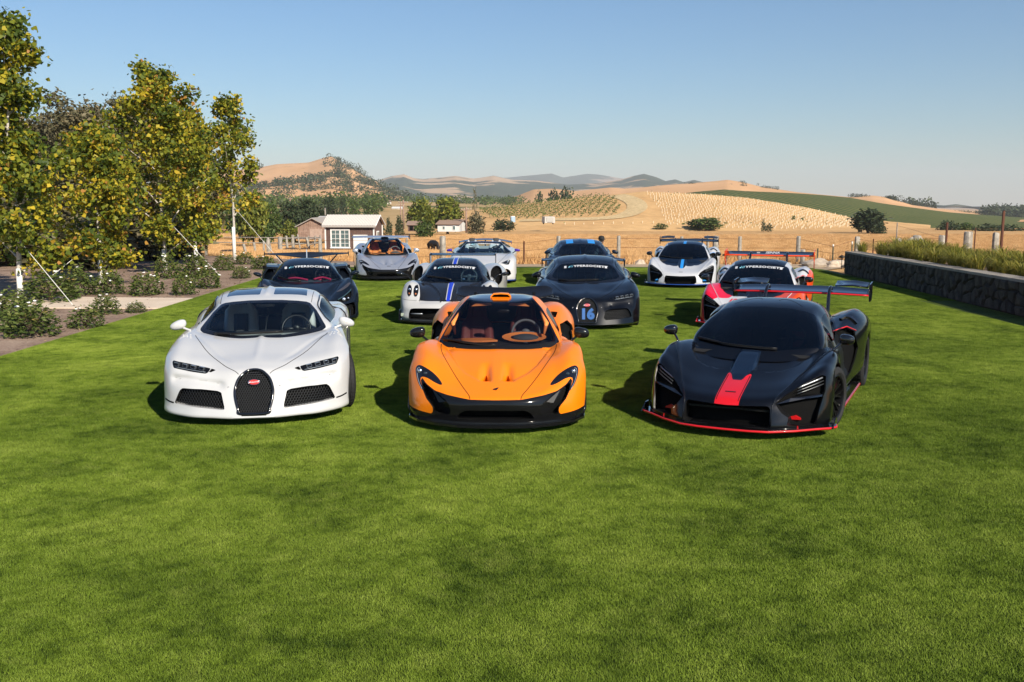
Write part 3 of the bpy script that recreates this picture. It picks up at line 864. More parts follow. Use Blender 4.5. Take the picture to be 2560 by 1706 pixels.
def outline_tube(bvh, poly, rad, mat, parent, name, view='front', closed=True, mirror=False, off=0.0, n=1, closed_sp=True):
    pts = spline(poly, n, closed) if n > 1 else poly
    for sg in ((1, -1) if mirror else (1,)):
        P = []
        for p in pts:
            h = hit(bvh, (p[0] * sg, p[1]), view)
            if h: P.append(h[0] + h[1] * off)
        if len(P) > 2:
            mb = MB(); mb.tube(P, rad, 6, closed=closed); mb.build(name, mat, parent, smooth=True)

def mirror_pod(root, c, r, mat, foot, stalk_mat=None, tilt=0.0, pw=.75, stalk_r=.014, droop=.0):
    """pair of door mirrors"""
    for s in (1, -1):
        mb = MB()
        mb.ell((0, 0, 0), r, 20, 12, pw=pw)
        V = []
        for v in mb.V:
            x, y, z = v
            k = 1 - .30 * (x / r[0]) * .5 * (1)          # slimmer outside
            if y > r[1] * .35: y = r[1] * .35 + (y - r[1] * .35) * .15
            z = z * k + tilt * x
            V.append((s * x, y, z))
        mb.V = V
        o = mb.build('wing_mirror', mat, root, smooth=True, loc=(s * c[0], c[1], c[2]))
        g = MB(); g.prism([(r[0] * .8 * math.cos(t), r[2] * .75 * math.sin(t)) for t in np.linspace(0, 2 * math.pi, 16)[:-1]], r[1] * .44, r[1] * .47, 'y')
        g.build('mirror_glass', M_CHROME, o)
        st = MB()
        f = Vector((s * (foot[0] - c[0]), foot[1] - c[1], foot[2] - c[2]))
        a = Vector((-s * r[0] * .45, 0, -r[2] * .5))
        md = (a + f) / 2 + Vector((0, 0, droop))
        st.tube(spline([tuple(a), tuple(md), tuple(f)], 5), stalk_r, 8)
        st.build('mirror_stalk', stalk_mat or mat, o, smooth=True)

def airfoil(chord, thick, n=12, camber=.06):
    xs = [0.5 * (1 - math.cos(math.pi * i / n)) for i in range(n + 1)]
    yt = [5 * thick * (.2969 * math.sqrt(x) - .126 * x - .3516 * x * x + .2843 * x ** 3 - .1036 * x ** 4) for x in xs]
    yc = [-camber * 4 * x * (1 - x) for x in xs]
    up = [(x * chord, (c + t) * chord) for x, t, c in zip(xs, yt, yc)]
    lo = [(x * chord, (c - t) * chord) for x, t, c in zip(xs, yt, yc)]
    return up + lo[-2:0:-1]

def wing_mesh(stations, thick=.09, camber=.05):
    """stations: (x, y_leading, z_leading, chord, pitch)"""
    mb = MB(); rings = []
    for (x, y, z, c, p) in stations:
        af = airfoil(c, thick, 10, camber)
        rings.append([(x, y + a * math.cos(p) - b * math.sin(p), z + a * math.sin(p) + b * math.cos(p)) for a, b in af])
    mb.loft(rings)
    return mb

def smooth_x(st, n=5):
    return [tuple(p) for p in spline(st, n)]

def seat(root, x, y, z, mat, mat2, w=.46, back=.72, lean=22):
    """bucket seat; the shell is the part, pads are sub-parts"""
    mb = MB()
    def ring(cy, cz, ww, th, ang):
        c, s = math.cos(ang), math.sin(ang); out = []
        for (a, b) in ((-.5, .0), (-.46, .6), (-.36, .75), (-.24, .25), (0, .12), (.24, .25), (.36, .75), (.46, .6), (.5, 0), (.4, -.5), (0, -.6), (-.4, -.5)):
            out.append((x + a * ww, y + cy - b * th * c, z + cz + b * th * s))
        return out
    L = R(lean)
    rings = [ring(-.42, .10, w, .10, R(80)), ring(-.2, .06, w, .11, R(75)), ring(0, .07, w, .13, R(45)), ring(.06, .16, w, .13, L), ring(.06 + .25 * math.sin(L), .16 + .25, w * .98, .13, L),
             ring(.06 + .45 * math.sin(L), .16 + .45, w * .92, .11, L), ring(.06 + .53 * math.sin(L), .16 + .54, w * .6, .09, L), ring(.06 + .60 * math.sin(L), .16 + .62, w * .56, .09, L), ring(.06 + back * math.sin(L), .16 + back, w * .50, .08, L), ring(.065 + back * math.sin(L), .18 + back, w * .36, .05, L)]
    mb.loft(rings)
    o = mb.build('seat', mat, root, smooth=True)
    for (h0, h1, ww) in ((.2, .42, w * .40), (.54, .70, w * .36)):
        p = MB(); R2 = []
        for h in (h0, (h0 + h1) / 2, h1):
            cy = y + .06 + h * math.sin(L) - .035; cz = z + .16 + h
            R2.append([(x - ww / 2, cy, cz), (x - ww * .3, cy - .02, cz), (x + ww * .3, cy - .02, cz), (x + ww / 2, cy, cz), (x, cy + .04, cz)])
        p.loft(R2)
        p.build('seat_pad', mat2, o)
    return o

def steering(root, x, y, z, mat, rad=.175, tilt=24, flat=False):
    mb = MB(); T = R(tilt); pts = []
    for i in range(28):
        a = 2 * math.pi * i / 28
        u = rad * math.cos(a); v = rad * math.sin(a)
        if flat and v < -rad * .7: v = -rad * .7
        pts.append((x + u, y - v * math.sin(T) * -1, z + v * math.cos(T)))
    mb.tube(pts, .017, 8, closed=True)
    for a in (R(0), R(180), R(270)):
        mb.tube([(x, y, z), (x + rad * math.cos(a), y + rad * math.sin(a) * math.sin(T), z + rad * math.sin(a) * math.cos(T))], [.03, .018], 6)
    mb.ell((x, y, z), (.06, .03, .055), 12, 8)
    mb.tube([(x, y, z), (x, y - .3, z - .12)], .03, 8)
    return mb.build('steering_wheel', mat, root, smooth=True)

def tub(root, x, y0, y1, zt, mat=None, ztop=1.1, xr=None):
    """dark cockpit floor, sides and bulkhead"""
    mb = MB(); z0 = .22
    V = [(-x, y0, z0), (x, y0, z0), (x, y1, z0), (-x, y1, z0), (-x, y0, zt), (x, y0, zt), (x, y1, zt), (-x, y1, zt)]
    F = [(0, 1, 2, 3), (0, 4, 5, 1), (1, 5, 6, 2), (3, 2, 6, 7), (0, 3, 7, 4)]
    mb.add(V, F)
    xr = xr or x * .8
    mb.add([(-x, y1, zt), (x, y1, zt), (xr, y1 + .05, ztop), (-xr, y1 + .05, ztop)], [(0, 1, 2, 3)])
    return mb.build('cockpit_tub', mat or M_DARKTRIM, root)

def dash(root, x, prof, mat, name='dashboard', sweep=.1, n=12):
    """profile in (y, z) swept across the car, curving back at the sides"""
    mb = MB(); rings = []
    for i in range(n + 1):
        u = -1 + 2 * i / n
        rings.append([(u * x, y + sweep * u * u, z + (.01 * math.cos(u * math.pi * 2) if k in (1, 2) else 0)) for k, (y, z) in enumerate(prof)])
    mb.loft(rings, closed=False, cap=False)
    return mb.build(name, mat, root, smooth=True)

def banner(bvh, root, z, w, size=.075, y0=None):
    """windscreen strip: small plates at both ends, a pale blue zigzag and white capitals"""
    warp = lambda p: (p[0], p[1] - (p[0] / w) ** 2 * .035)
    letters(bvh, 'YPERSOCIETY', M_WHITELET, root, 'windscreen_lettering', (.10 * w / .45, z), size * .62, sx=2.35 * w / .5, warp=warp, off=.006, bold=.002, space=1.12)
    for k, (x0, x1) in enumerate(((-.93, -.83), (.83, .93))):
        V = []
        for (x, zz) in ((x0 * w, z - .02), (x1 * w, z - .02), (x1 * w, z + .02), (x0 * w, z + .02)):
            h = hit(bvh, warp((x, zz)), 'front'); V.append(h[0] + h[1] * .006 if h else Vector((x, 1.8, zz)))
        link('windscreen_sticker', mesh_of('windscreen_sticker', V, [(0, 1, 2, 3)], M_WHITELET, None, False), root)
    pts = [(-.74 * w, z - .012), (-.69 * w, z - .004), (-.665 * w, z + .018), (-.64 * w, z - .018), (-.61 * w, z + .018), (-.58 * w, z - .016), (-.55 * w, z + .016)]
    V = []; F = []
    for i, p in enumerate(pts):
        h = hit(bvh, warp(p), 'front')
        c = h[0] + h[1] * .006 if h else Vector((p[0], 1.8, p[1]))
        V += [c + Vector((0, 0, .008)), c - Vector((0, 0, .008))]
        if i: F.append((2 * i - 2, 2 * i - 1, 2 * i + 1, 2 * i))
    link('windscreen_zigzag', mesh_of('windscreen_zigzag', V, F, M_CYANLET, None, False), root)

def wiper(bvh, root, pts, name='wiper', rad=.011):
    P = []
    for p in spline(pts, 4):
        h = hit(bvh, p, 'front')
        if h: P.append(h[0] + h[1] * .02)
    if len(P) > 2:
        mb = MB(); mb.tube(P, [rad * 1.5] * (len(P) // 3) + [rad * .8] * (len(P) - len(P) // 3), 6)
        o = mb.build(name, M_BLACK, root, smooth=True)
        b = MB(); q = P[len(P) // 3:]
        b.tube([p - Vector((0, 0, .012)) for p in q], rad * .5, 5); b.build('wiper_blade', M_RUBBER, o)

def split_lr(sub):
    C, _ = sub.cent()
    r = C[:, 0] > 0
    return sub.take(r), sub.take(~r)
# ------------------------------------------------------------------ ground, field and hills
rng = np.random.default_rng(11)
def fastmesh(name, V, F, mats, smooth=False, attr=None):
    """V (n,3), F (m,k) equal-sized faces; attr: per-vertex float"""
    V = np.asarray(V, np.float32); F = np.asarray(F, np.int32); m, k = F.shape
    me = bpy.data.meshes.new(name)
    me.vertices.add(len(V)); me.vertices.foreach_set('co', V.ravel())
    me.loops.add(m * k); me.loops.foreach_set('vertex_index', F.ravel())
    me.polygons.add(m); me.polygons.foreach_set('loop_start', np.arange(0, m * k, k, dtype=np.int32))
    try: me.polygons.foreach_set('loop_total', np.full(m, k, np.int32))
    except Exception: pass
    me.polygons.foreach_set('use_smooth', np.full(m, bool(smooth)))
    for mt in (mats if isinstance(mats, (list, tuple)) else [mats]): me.materials.append(mt)
    me.update(calc_edges=True); me.validate()
    if attr is not None:
        a = me.attributes.new('tint', 'FLOAT', 'POINT'); a.data.foreach_set('value', np.asarray(attr, np.float32))
    return me

def fbm(x, y, sc, oc=4, seed=0):
    """cheap smooth noise from rotated sine products"""
    r = np.random.default_rng(seed); out = np.zeros_like(np.asarray(x, float)); a = 1.0; tot = 0
    for o in range(oc):
        for k in range(3):
            t = r.uniform(0, 6.28); p = r.uniform(0, 6.28, 2)
            u = x * math.cos(t) + y * math.sin(t); v = -x * math.sin(t) + y * math.cos(t)
            out = out + a * np.sin(u / sc + p[0]) * np.cos(v / sc * .8 + p[1]) / 3
        tot += a; a *= .55; sc *= .5
    return out / tot

def px_pt(u, v, d):
    """point at depth d seen in direction (u, v) of the surveyed view (used for distant ridge lines)"""
    P = math.atan((853 - 505) / 2450.0); a = (u - 1280) / 2450.0; b = -(v - 853) / 2450.0
    rx, ry, rz = a, math.cos(P) + b * math.sin(P), -math.sin(P) + b * math.cos(P)
    return (rx / ry * d, d, 2.42 + rz / ry * d)

def lerp(x, xs, ys): return np.interp(x, xs, ys)
def field_z(x, y):
    d = np.asarray(y, float)
    z = lerp(d, [-200, 36.5, 40, 48, 80, 150, 240, 300, 600, 2000, 12000], [0, 0, -.06, -.45, -1.8, -3.2, -4.0, -5.5, -14, -30, -60])
    bump_ = lerp(d, [40, 60], [0, 1])
    return z + bump_ * .12 * fbm(x, d, 9.0, 3, 3)

# -- materials
def mat_ground():
    m, t, b = nodes_of('dry_grass_ground')
    p = geoco(t)
    n1 = noise(t, p, .07, 5, .6); n2 = noise(t, p, .8, 6, .65); n3 = noise(t, p, 9, 4, .7)
    c1 = ramp(t, n2.outputs[0], [(.28, (.27, .14, .055)), (.5, (.54, .32, .14)), (.72, (.72, .47, .23))])
    c2 = ramp(t, n1.outputs[0], [(.3, (.50, .28, .11)), (.6, (.70, .44, .20))])
    c = mixc(t, .35, c1.outputs[0], c2.outputs[0])
    c3 = ramp(t, n3.outputs[0], [(.3, (.62, .58, .52)), (.6, (1.1, 1.08, 1.05))])
    c = mixc(t, .6, c, c3.outputs[0], 'MULTIPLY')
    t.links.new(c, b.inputs['Base Color']); b.inputs['Roughness'].default_value = .95; b.inputs['Specular IOR Level'].default_value = .1
    bump(t, n3.outputs[0], b, .6, .12)
    return m
M_FIELD = mat_ground()

def mat_soil(name, stops, sc=3.0):
    m, t, b = nodes_of(name); p = geoco(t)
    n1 = noise(t, p, sc, 6, .65); n2 = noise(t, p, sc * 14, 4, .7)
    c1 = ramp(t, n1.outputs[0], stops)
    c2 = ramp(t, n2.outputs[0], [(.3, (.5, .47, .45)), (.65, (1, 1, 1)), (.8, (1.25, 1.2, 1.15))])
    t.links.new(mixc(t, .8, c1.outputs[0], c2.outputs[0], 'MULTIPLY'), b.inputs['Base Color'])
    b.inputs['Roughness'].default_value = .95; b.inputs['Specular IOR Level'].default_value = .15
    bump(t, n2.outputs[0], b, .8, .03)
    return m
M_SOIL = mat_soil('bed_soil', [(.25, (.17, .115, .085)), (.5, (.34, .24, .18)), (.75, (.48, .36, .27))], 1.2)
M_GRAVEL = mat_soil('gravel_strip', [(.3, (.38, .28, .18)), (.7, (.56, .43, .29))], 1.5)

def mat_concrete():
    m, t, b = nodes_of('pale_concrete'); p = geoco(t)
    n1 = noise(t, p, 1.3, 5, .6); n2 = noise(t, p, 40, 3, .6)
    c1 = ramp(t, n1.outputs[0], [(.3, (.62, .49, .37)), (.7, (.74, .61, .47))])
    c2 = ramp(t, n2.outputs[0], [(.35, (.8, .8, .8)), (.6, (1, 1, 1))])
    t.links.new(mixc(t, .7, c1.outputs[0], c2.outputs[0], 'MULTIPLY'), b.inputs['Base Color']); b.inputs['Roughness'].default_value = .85
    bump(t, n2.outputs[0], b, .3, .004)
    return m
M_CONC = mat_concrete()

def mat_turf(name, k=1.0):
    m, t, b = nodes_of(name); p = geoco(t)
    n0 = noise(t, p, .16, 3, .5, .6); n1 = noise(t, p, .9, 5, .62, .4); n2 = noise(t, p, 5, 6, .72, .3); n3 = noise(t, p, 90, 3, .7)
    c1 = ramp(t, n1.outputs[0], [(.36, (.022 * k, .040 * k, .004 * k)), (.50, (.080 * k, .118 * k, .012 * k)), (.66, (.145 * k, .185 * k, .028 * k))])
    c2 = ramp(t, n2.outputs[0], [(.38, (.028 * k, .048 * k, .005 * k)), (.50, (.092 * k, .134 * k, .015 * k)), (.72, (.170 * k, .205 * k, .042 * k))])
    c = mixc(t, .5, c1.outputs[0], c2.outputs[0])
    c4 = ramp(t, n0.outputs[0], [(.34, (.62, .67, .60)), (.60, (1.1, 1.08, 1.05))])
    c = mixc(t, .9, c, c4.outputs[0], 'MULTIPLY')
    c3 = ramp(t, n3.outputs[0], [(.25, (.45, .5, .4)), (.5, (1, 1, 1)), (.75, (1.5, 1.4, 1.3))])
    c = mixc(t, .8, c, c3.outputs[0], 'MULTIPLY')
    t.links.new(c, b.inputs['Base Color']); b.inputs['Roughness'].default_value = .6; b.inputs['Specular IOR Level'].default_value = .10
    return m, t, b, n2, n3
M_TURF, _t, _b, _n2, _n3 = mat_turf('lawn_turf_base', .8)
bump(_t, _n3.outputs[0], _b, .7, .02)
M_BLADE = mat_turf('grass_blade', 1.62)[0]

def mat_hill(name, tan, tan2, green, gsc, gpos, fade=None, rough_sc=.01):
    m, t, b = nodes_of(name); p = geoco(t)
    n1 = noise(t, p, rough_sc, 6, .6); n2 = noise(t, p, gsc, 6, .62, .3); n3 = noise(t, p, gsc * 9, 4, .65)
    c1 = ramp(t, n1.outputs[0], [(.3, tan2), (.65, tan)])
    gm = ramp(t, n2.outputs[0], [(gpos, (0, 0, 0)), (gpos + .05, (1, 1, 1))])
    g2 = ramp(t, n3.outputs[0], [(.3, tuple(c * .55 for c in green)), (.7, tuple(c * 1.3 for c in green))])
    t.links.new(mixc(t, gm.outputs[0], c1.outputs[0], g2.outputs[0]), b.inputs['Base Color'])
    b.inputs['Roughness'].default_value = .95; b.inputs['Specular IOR Level'].default_value = .05
    return m

# -- ground sheet
def grid_ground():
    ys = np.concatenate([np.arange(-40, 36, 4.0), np.arange(36.2, 60, .8), np.arange(60, 120, 2.5), np.arange(120, 320, 8), np.geomspace(330, 8600, 24)])
    V = []; n = 90
    for y in ys:
        half = min(max(60, y * .75), 6200)
        xs = np.linspace(-half, half, n)
        V.append(np.stack([xs, np.full(n, y), field_z(xs, y) - .03], 1))
    V = np.concatenate(V); r = len(ys)
    I = np.arange(r * n).reshape(r, n)
    F = np.stack([I[:-1, :-1], I[:-1, 1:], I[1:, 1:], I[1:, :-1]], -1).reshape(-1, 4)
    return fastmesh('ground', V, F, M_FIELD, True)
tag(link('ground', grid_ground()), kind='structure')

def sheet(name, poly, z, mat, kind='structure', th=None):
    mb = MB()
    if th: mb.prism(poly, z - th, z, 'z')
    else: mb.add([(x, y, z) for x, y in poly], [tuple(range(len(poly)))])
    o = mb.build(name, mat); tag(o, kind=kind); return o
LX = -8.04
wall_x = lambda y: 10.02 + .0375 * y
sheet('planting_bed', [(-30, 4), (LX - .02, 4), (LX - .02, 36.4), (-4.5, 39.0), (-14, 44.5), (-30, 44)], .004, M_SOIL)
sheet('gravel_strip', [(LX, 36.0), (wall_x(34), 35.2), (wall_x(34) + 3, 38.6), (6, 38.3), (-3, 38.7), (-6, 39.2)], .002, M_GRAVEL)
lawn_poly = [(LX, -6), (wall_x(-6), -6), (wall_x(34), 34), (wall_x(34) - .1, 35.4), (10.5, 36.0), (4, 36.75), (-3, 36.8), (LX, 36.6)]
sheet('lawn', lawn_poly, .012, M_TURF)
sheet('garden_path', [(-20, 22.62), (LX + .02, 22.2), (LX + .02, 24.55), (-20, 25.6)], .028, M_CONC, th=.06)

# -- short lawn blades (geometry nodes, one object nobody could count)
def gn_grass(name, pts, mat, density, rad, h, lean, smin, smax, patch=1.0, seed=1, zrange=None):
    me = bpy.data.meshes.new(name); me.from_pydata(pts, [], []); me.materials.append(mat)
    o = link(name, me); tag(o, kind='stuff')
    g = bpy.data.node_groups.new(name, 'GeometryNodeTree')
    g.interface.new_socket('Geometry', in_out='INPUT', socket_type='NodeSocketGeometry')
    g.interface.new_socket('Geometry', in_out='OUTPUT', socket_type='NodeSocketGeometry')
    N = g.nodes; Lk = g.links
    gi = N.new('NodeGroupInput'); go = N.new('NodeGroupOutput')
    grid = N.new('GeometryNodeMeshGrid')
    for k, v in (('Size X', patch), ('Size Y', patch), ('Vertices X', 2), ('Vertices Y', 2)): grid.inputs[k].default_value = v
    dist = N.new('GeometryNodeDistributePointsOnFaces'); dist.inputs['Density'].default_value = density; dist.inputs['Seed'].default_value = seed
    Lk.new(grid.outputs['Mesh'], dist.inputs['Mesh'])
    cone = N.new('GeometryNodeMeshCone'); cone.fill_type = 'NONE'
    for k, v in (('Vertices', 3), ('Side Segments', 1), ('Radius Top', 0.0), ('Radius Bottom', rad), ('Depth', h)): cone.inputs[k].default_value = v
    rr = N.new('FunctionNodeRandomValue'); rr.data_type = 'FLOAT_VECTOR'
    rr.inputs[0].default_value = (-lean, -lean, 0); rr.inputs[1].default_value = (lean, lean, 6.28)
    rs = N.new('FunctionNodeRandomValue'); rs.data_type = 'FLOAT_VECTOR'
    rs.inputs[0].default_value = (.7, .7, smin); rs.inputs[1].default_value = (1.3, 1.3, smax)
    rs.inputs['Seed'].default_value = 5
    iop = N.new('GeometryNodeInstanceOnPoints')
    Lk.new(dist.outputs['Points'], iop.inputs['Points']); Lk.new(cone.outputs['Mesh'], iop.inputs['Instance'])
    Lk.new(rr.outputs[0], iop.inputs['Rotation']); Lk.new(rs.outputs[0], iop.inputs['Scale'])
    rea = N.new('GeometryNodeRealizeInstances'); Lk.new(iop.outputs[0], rea.inputs[0])
    sm_ = N.new('GeometryNodeSetMaterial'); sm_.inputs['Material'].default_value = mat; Lk.new(rea.outputs[0], sm_.inputs['Geometry'])
    ri = N.new('FunctionNodeRandomValue'); ri.data_type = 'INT'; ri.inputs['Min'].default_value = 0; ri.inputs['Max'].default_value = 3
    mu = N.new('ShaderNodeMath'); mu.operation = 'MULTIPLY'; mu.inputs[1].default_value = math.pi / 2
    Lk.new([s for s in ri.outputs if s.enabled][0], mu.inputs[0])
    cx = N.new('ShaderNodeCombineXYZ'); Lk.new(mu.outputs[0], cx.inputs['Z'])
    io2 = N.new('GeometryNodeInstanceOnPoints')
    Lk.new(gi.outputs[0], io2.inputs['Points']); Lk.new(sm_.outputs[0], io2.inputs['Instance']); Lk.new(cx.outputs[0], io2.inputs['Rotation'])
    Lk.new(io2.outputs[0], go.inputs[0])
    md = o.modifiers.new('scatter', 'NODES'); md.node_group = g
    return o
_pts = []
for yy in np.arange(3.5, 36, 1.0):
    for xx in np.arange(LX + .5, wall_x(yy) - .45, 1.0):
        if abs(xx) < yy * .62 + 2: _pts.append((float(xx), float(yy), .012))
gn_grass('lawn_grass', _pts, M_BLADE, 17000, .0023, .019, .7, .5, 1.3)

def mat_simple_var(name, stops, sc, tr=.0, rough=.8):
    m, t, b = nodes_of(name); p = geoco(t)
    n = noise(t, p, sc, 4, .65)
    r_ = ramp(t, n.outputs[0], stops)
    t.links.new(r_.outputs[0], b.inputs['Base Color']); b.inputs['Roughness'].default_value = rough; b.inputs['Specular IOR Level'].default_value = .15
    return m
M_DRYBLADE = mat_simple_var('dry_grass_blade', [(.30, (.24, .11, .04)), (.48, (.56, .32, .13)), (.70, (.80, .54, .28))], .9)
_pts = []
for yy in np.arange(39.6, 170, 1.9):
    for xx in np.arange(-yy * .60, yy * .60, 1.9):
        x2, y2 = xx + rng.uniform(-.3, .3), yy + rng.uniform(-.3, .3)
        if y2 < 45 and x2 < -6: continue
        _pts.append((x2, y2, float(field_z(x2, y2)) - .02))
gn_grass('dry_field_grass', _pts, M_DRYBLADE, 150, .018, .36, .6, .3, 1.45, 2.0, 3)

# -- hills: ridge lines surveyed from the view, each at its own distance
def hill(name, ridge, d0, d1, mat, z0=-8.0, rough=0.0, rsc=60.0, seed=0, nr=26, du=6.0, back=.35, pw=1.25):
    us = np.arange(ridge[0][0], ridge[-1][0] + .1, du)
    vs_ = np.interp(us, [r[0] for r in ridge], [r[1] for r in ridge])
    ts = np.concatenate([np.linspace(0, 1, nr), [1 + back * .4, 1 + back]])
    V = []
    for u, v in zip(us, vs_):
        x1, y1, z1 = px_pt(u, v, d1)
        for t_ in ts:
            d = d0 + (d1 - d0) * t_
            x = x1 / y1 * d
            k = min(t_, 1.0)
            zb = z0 + (z1 - z0) * (k ** pw if t_ <= 1 else 1 - (t_ - 1) * .8)
            V.append((x, d, zb))
    V = np.array(V); n = len(ts)
    if rough:
        w = np.clip(np.tile(ts, len(us)), 0, 1); w = np.sin(np.clip(w, 0, 1) * math.pi) ** .8
        V[:, 2] += rough * w * fbm(V[:, 0], V[:, 1], rsc, 5, seed)
    I = np.arange(len(V)).reshape(len(us), n)
    F = np.stack([I[:-1, :-1], I[1:, :-1], I[1:, 1:], I[:-1, 1:]], -1).reshape(-1, 4)
    o = link(name, fastmesh(name, V, F, mat, True)); tag(o, kind='structure'); return o, V

TAN = (.66, .39, .20); TAN2 = (.52, .29, .135)
M_HILLFAR = mat_hill('far_ridge', (.42, .30, .20), (.30, .22, .15), (.05, .07, .04), .0022, .40, rough_sc=.002)
M_HILLMID = mat_hill('wooded_ridge', (.50, .34, .20), (.40, .26, .14), (.04, .058, .028), .0035, .43, rough_sc=.003)
M_HILLDARK = mat_hill('dark_ridge', (.16, .15, .09), (.10, .10, .06), (.04, .06, .03), .004, .35, rough_sc=.003)
M_HILLTAN = mat_hill('tan_hill', TAN, TAN2, (.06, .085, .03), .006, .72, rough_sc=.006)
M_HILLOAK = mat_hill('oak_hill', TAN, TAN2, (.16, .14, .06), .008, .60, rough_sc=.009)
hill('far_ridge', [(1150, 450), (1200, 446), (1233, 439), (1259, 445), (1325, 439), (1378, 434), (1408, 444), (1468, 435), (1497, 437), (1551, 446), (1600, 452), (1760, 458), (1860, 470), (2000, 490)], 5200, 7600, M_HILLFAR, rough=60, rsc=700, seed=3)
hill('wooded_ridge', [(860, 478), (900, 462), (943, 452), (978, 441), (1010, 436), (1035, 446), (1058, 448), (1105, 444), (1137, 440), (1185, 447), (1233, 440), (1280, 450), (1340, 452), (1420, 462), (1500, 458), (1551, 450), (1585, 440), (1610, 435), (1640, 443), (1664, 453), (1688, 449), (1710, 456), (1735, 450), (1762, 457), (1800, 464), (1900, 480)], 2600, 4200, M_HILLMID, rough=45, rsc=330, seed=5)
hill('low_ridge', [(2150, 520), (2230, 508), (2259, 503), (2291, 502), (2321, 511), (2360, 516), (2390, 513), (2425, 519), (2455, 527), (2500, 535), (2700, 540)], 2200, 3200, M_HILLMID, rough=14, rsc=200, seed=6)
_, VO = hill('oak_hill', [(380, 450), (430, 440), (519, 434), (595, 425), (643, 420), (691, 411), (771, 407), (800, 398), (819, 392), (828, 391), (850, 404), (882, 422), (914, 442), (943, 456), (978, 480), (1010, 500)], 790, 1500, M_HILLOAK, rough=24, rsc=120, seed=9, nr=34, pw=1.15)
hill('valley_slope', [(300, 516), (560, 506), (960, 502), (1140, 508), (1300, 514), (1420, 520)], 235, 770, mat_hill('valley_slope', (.50, .33, .16), (.36, .25, .11), (.07, .10, .03), .012, .55, rough_sc=.02), z0=-4.6, pw=1.0)
_, VR = hill('tan_hill', [(1140, 512), (1268, 500), (1334, 474), (1380, 472), (1440, 478), (1527, 469), (1560, 472), (1596, 470), (1660, 463), (1735, 458), (1790, 453), (1819, 450), (1854, 455), (1902, 467), (1994, 481), (2053, 487), (2122, 493), (2181, 489), (2214, 493), (2247, 503), (2280, 513), (2440, 535), (2580, 548), (2720, 560)], 520, 980, M_HILLTAN, rough=6, rsc=110, seed=12)
def mat_vines(name, base, leaf):
    m, t, b = nodes_of(name); p = geoco(t)
    n1 = noise(t, p, .05, 4, .6); n2 = noise(t, p, 1.2, 4, .7)
    c1 = ramp(t, n1.outputs[0], [(.35, tuple(c * .75 for c in base)), (.65, base)])
    c2 = ramp(t, n2.outputs[0], [(.35, leaf), (.65, tuple(c * 1.6 for c in leaf))])
    w = nd(t, 'ShaderNodeTexWave', Scale=.075, Distortion=1.2); w.bands_direction = 'X'
    t.links.new(p, w.inputs['Vector'])
    wr = ramp(t, w.outputs[0], [(.12, (0, 0, 0)), (.4, (1, 1, 1))])
    t.links.new(mixc(t, wr.outputs[0], c1.outputs[0], c2.outputs[0]), b.inputs['Base Color']); b.inputs['Roughness'].default_value = .9
    b.inputs['Specular IOR Level'].default_value = .1
    return m
M_GREENHILL = mat_vines('green_vineyard_hill', (.21, .17, .055), (.035, .062, .012))
hill('green_vineyard_hill', [(1600, 498), (1690, 486), (1741, 480), (1810, 474), (1860, 478), (1979, 483), (2053, 488), (2128, 495), (2200, 508), (2256, 516), (2340, 527), (2440, 540), (2560, 553), (2720, 570)], 280, 560, M_GREENHILL, z0=-7, rough=1.5, rsc=60, seed=15, pw=1.0)

# vineyard hill with bare tubes on the right, leafy rows on the left, a pale track between
def mat_vinehill():
    m, t, b = nodes_of('vineyard_soil'); p = geoco(t)
    n1 = noise(t, p, .04, 5, .6); n2 = noise(t, p, .5, 5, .65)
    c = ramp(t, n1.outputs[0], [(.3, (.54, .32, .14)), (.65, (.70, .45, .21))])
    c2 = ramp(t, n2.outputs[0], [(.3, (.75, .72, .68)), (.65, (1.05, 1.03, 1.0))])
    t.links.new(mixc(t, .7, c.outputs[0], c2.outputs[0], 'MULTIPLY'), b.inputs['Base Color']); b.inputs['Roughness'].default_value = .95
    b.inputs['Specular IOR Level'].default_value = .05
    return m
VH_RIDGE = [(1060, 540), (1120, 532), (1200, 524), (1300, 511), (1400, 500), (1497, 490), (1560, 484), (1610, 479), (1760, 486), (1860, 494), (1950, 508), (2026, 521), (2137, 546), (2240, 560), (2330, 572)]
VH_D0, VH_D1, VH_Z0 = 212.0, 285.0, -3.9
def vh_z(x, d):
    u = 1280 + x / d * 2450.0 / math.cos(math.atan((853 - 505) / 2450.0))
    v = np.interp(u, [r[0] for r in VH_RIDGE], [r[1] for r in VH_RIDGE])
    z1 = px_pt(u, v, VH_D1)[2]
    t_ = np.clip((d - VH_D0) / (VH_D1 - VH_D0), 0, 1)
    return VH_Z0 + (z1 - VH_Z0) * t_
hill('vineyard_hill', VH_RIDGE, VH_D0, VH_D1, mat_vinehill(), z0=VH_Z0, pw=1.0, nr=30)
# ------------------------------------------------------------------ vegetation
def mat_leaf(name, stops, trans=.25, rough=.55, spec=.3):
    m = bpy.data.materials.new(name); m.use_nodes = True; t = m.node_tree; b = t.nodes['Principled BSDF']; out = t.nodes['Material Output']
    at = t.nodes.new('ShaderNodeAttribute'); at.attribute_name = 'tint'
    r_ = ramp(t, at.outputs['Fac'], stops)
    t.links.new(r_.outputs[0], b.inputs['Base Color']); b.inputs['Roughness'].default_value = rough; b.inputs['Specular IOR Level'].default_value = spec
    if trans:
        tl = t.nodes.new('ShaderNodeBsdfTranslucent'); t.links.new(r_.outputs[0], tl.inputs['Color'])
        mx = t.nodes.new('ShaderNodeMixShader'); mx.inputs[0].default_value = trans
        t.links.new(b.outputs[0], mx.inputs[1]); t.links.new(tl.outputs[0], mx.inputs[2]); t.links.new(mx.outputs[0], out.inputs['Surface'])
    return m
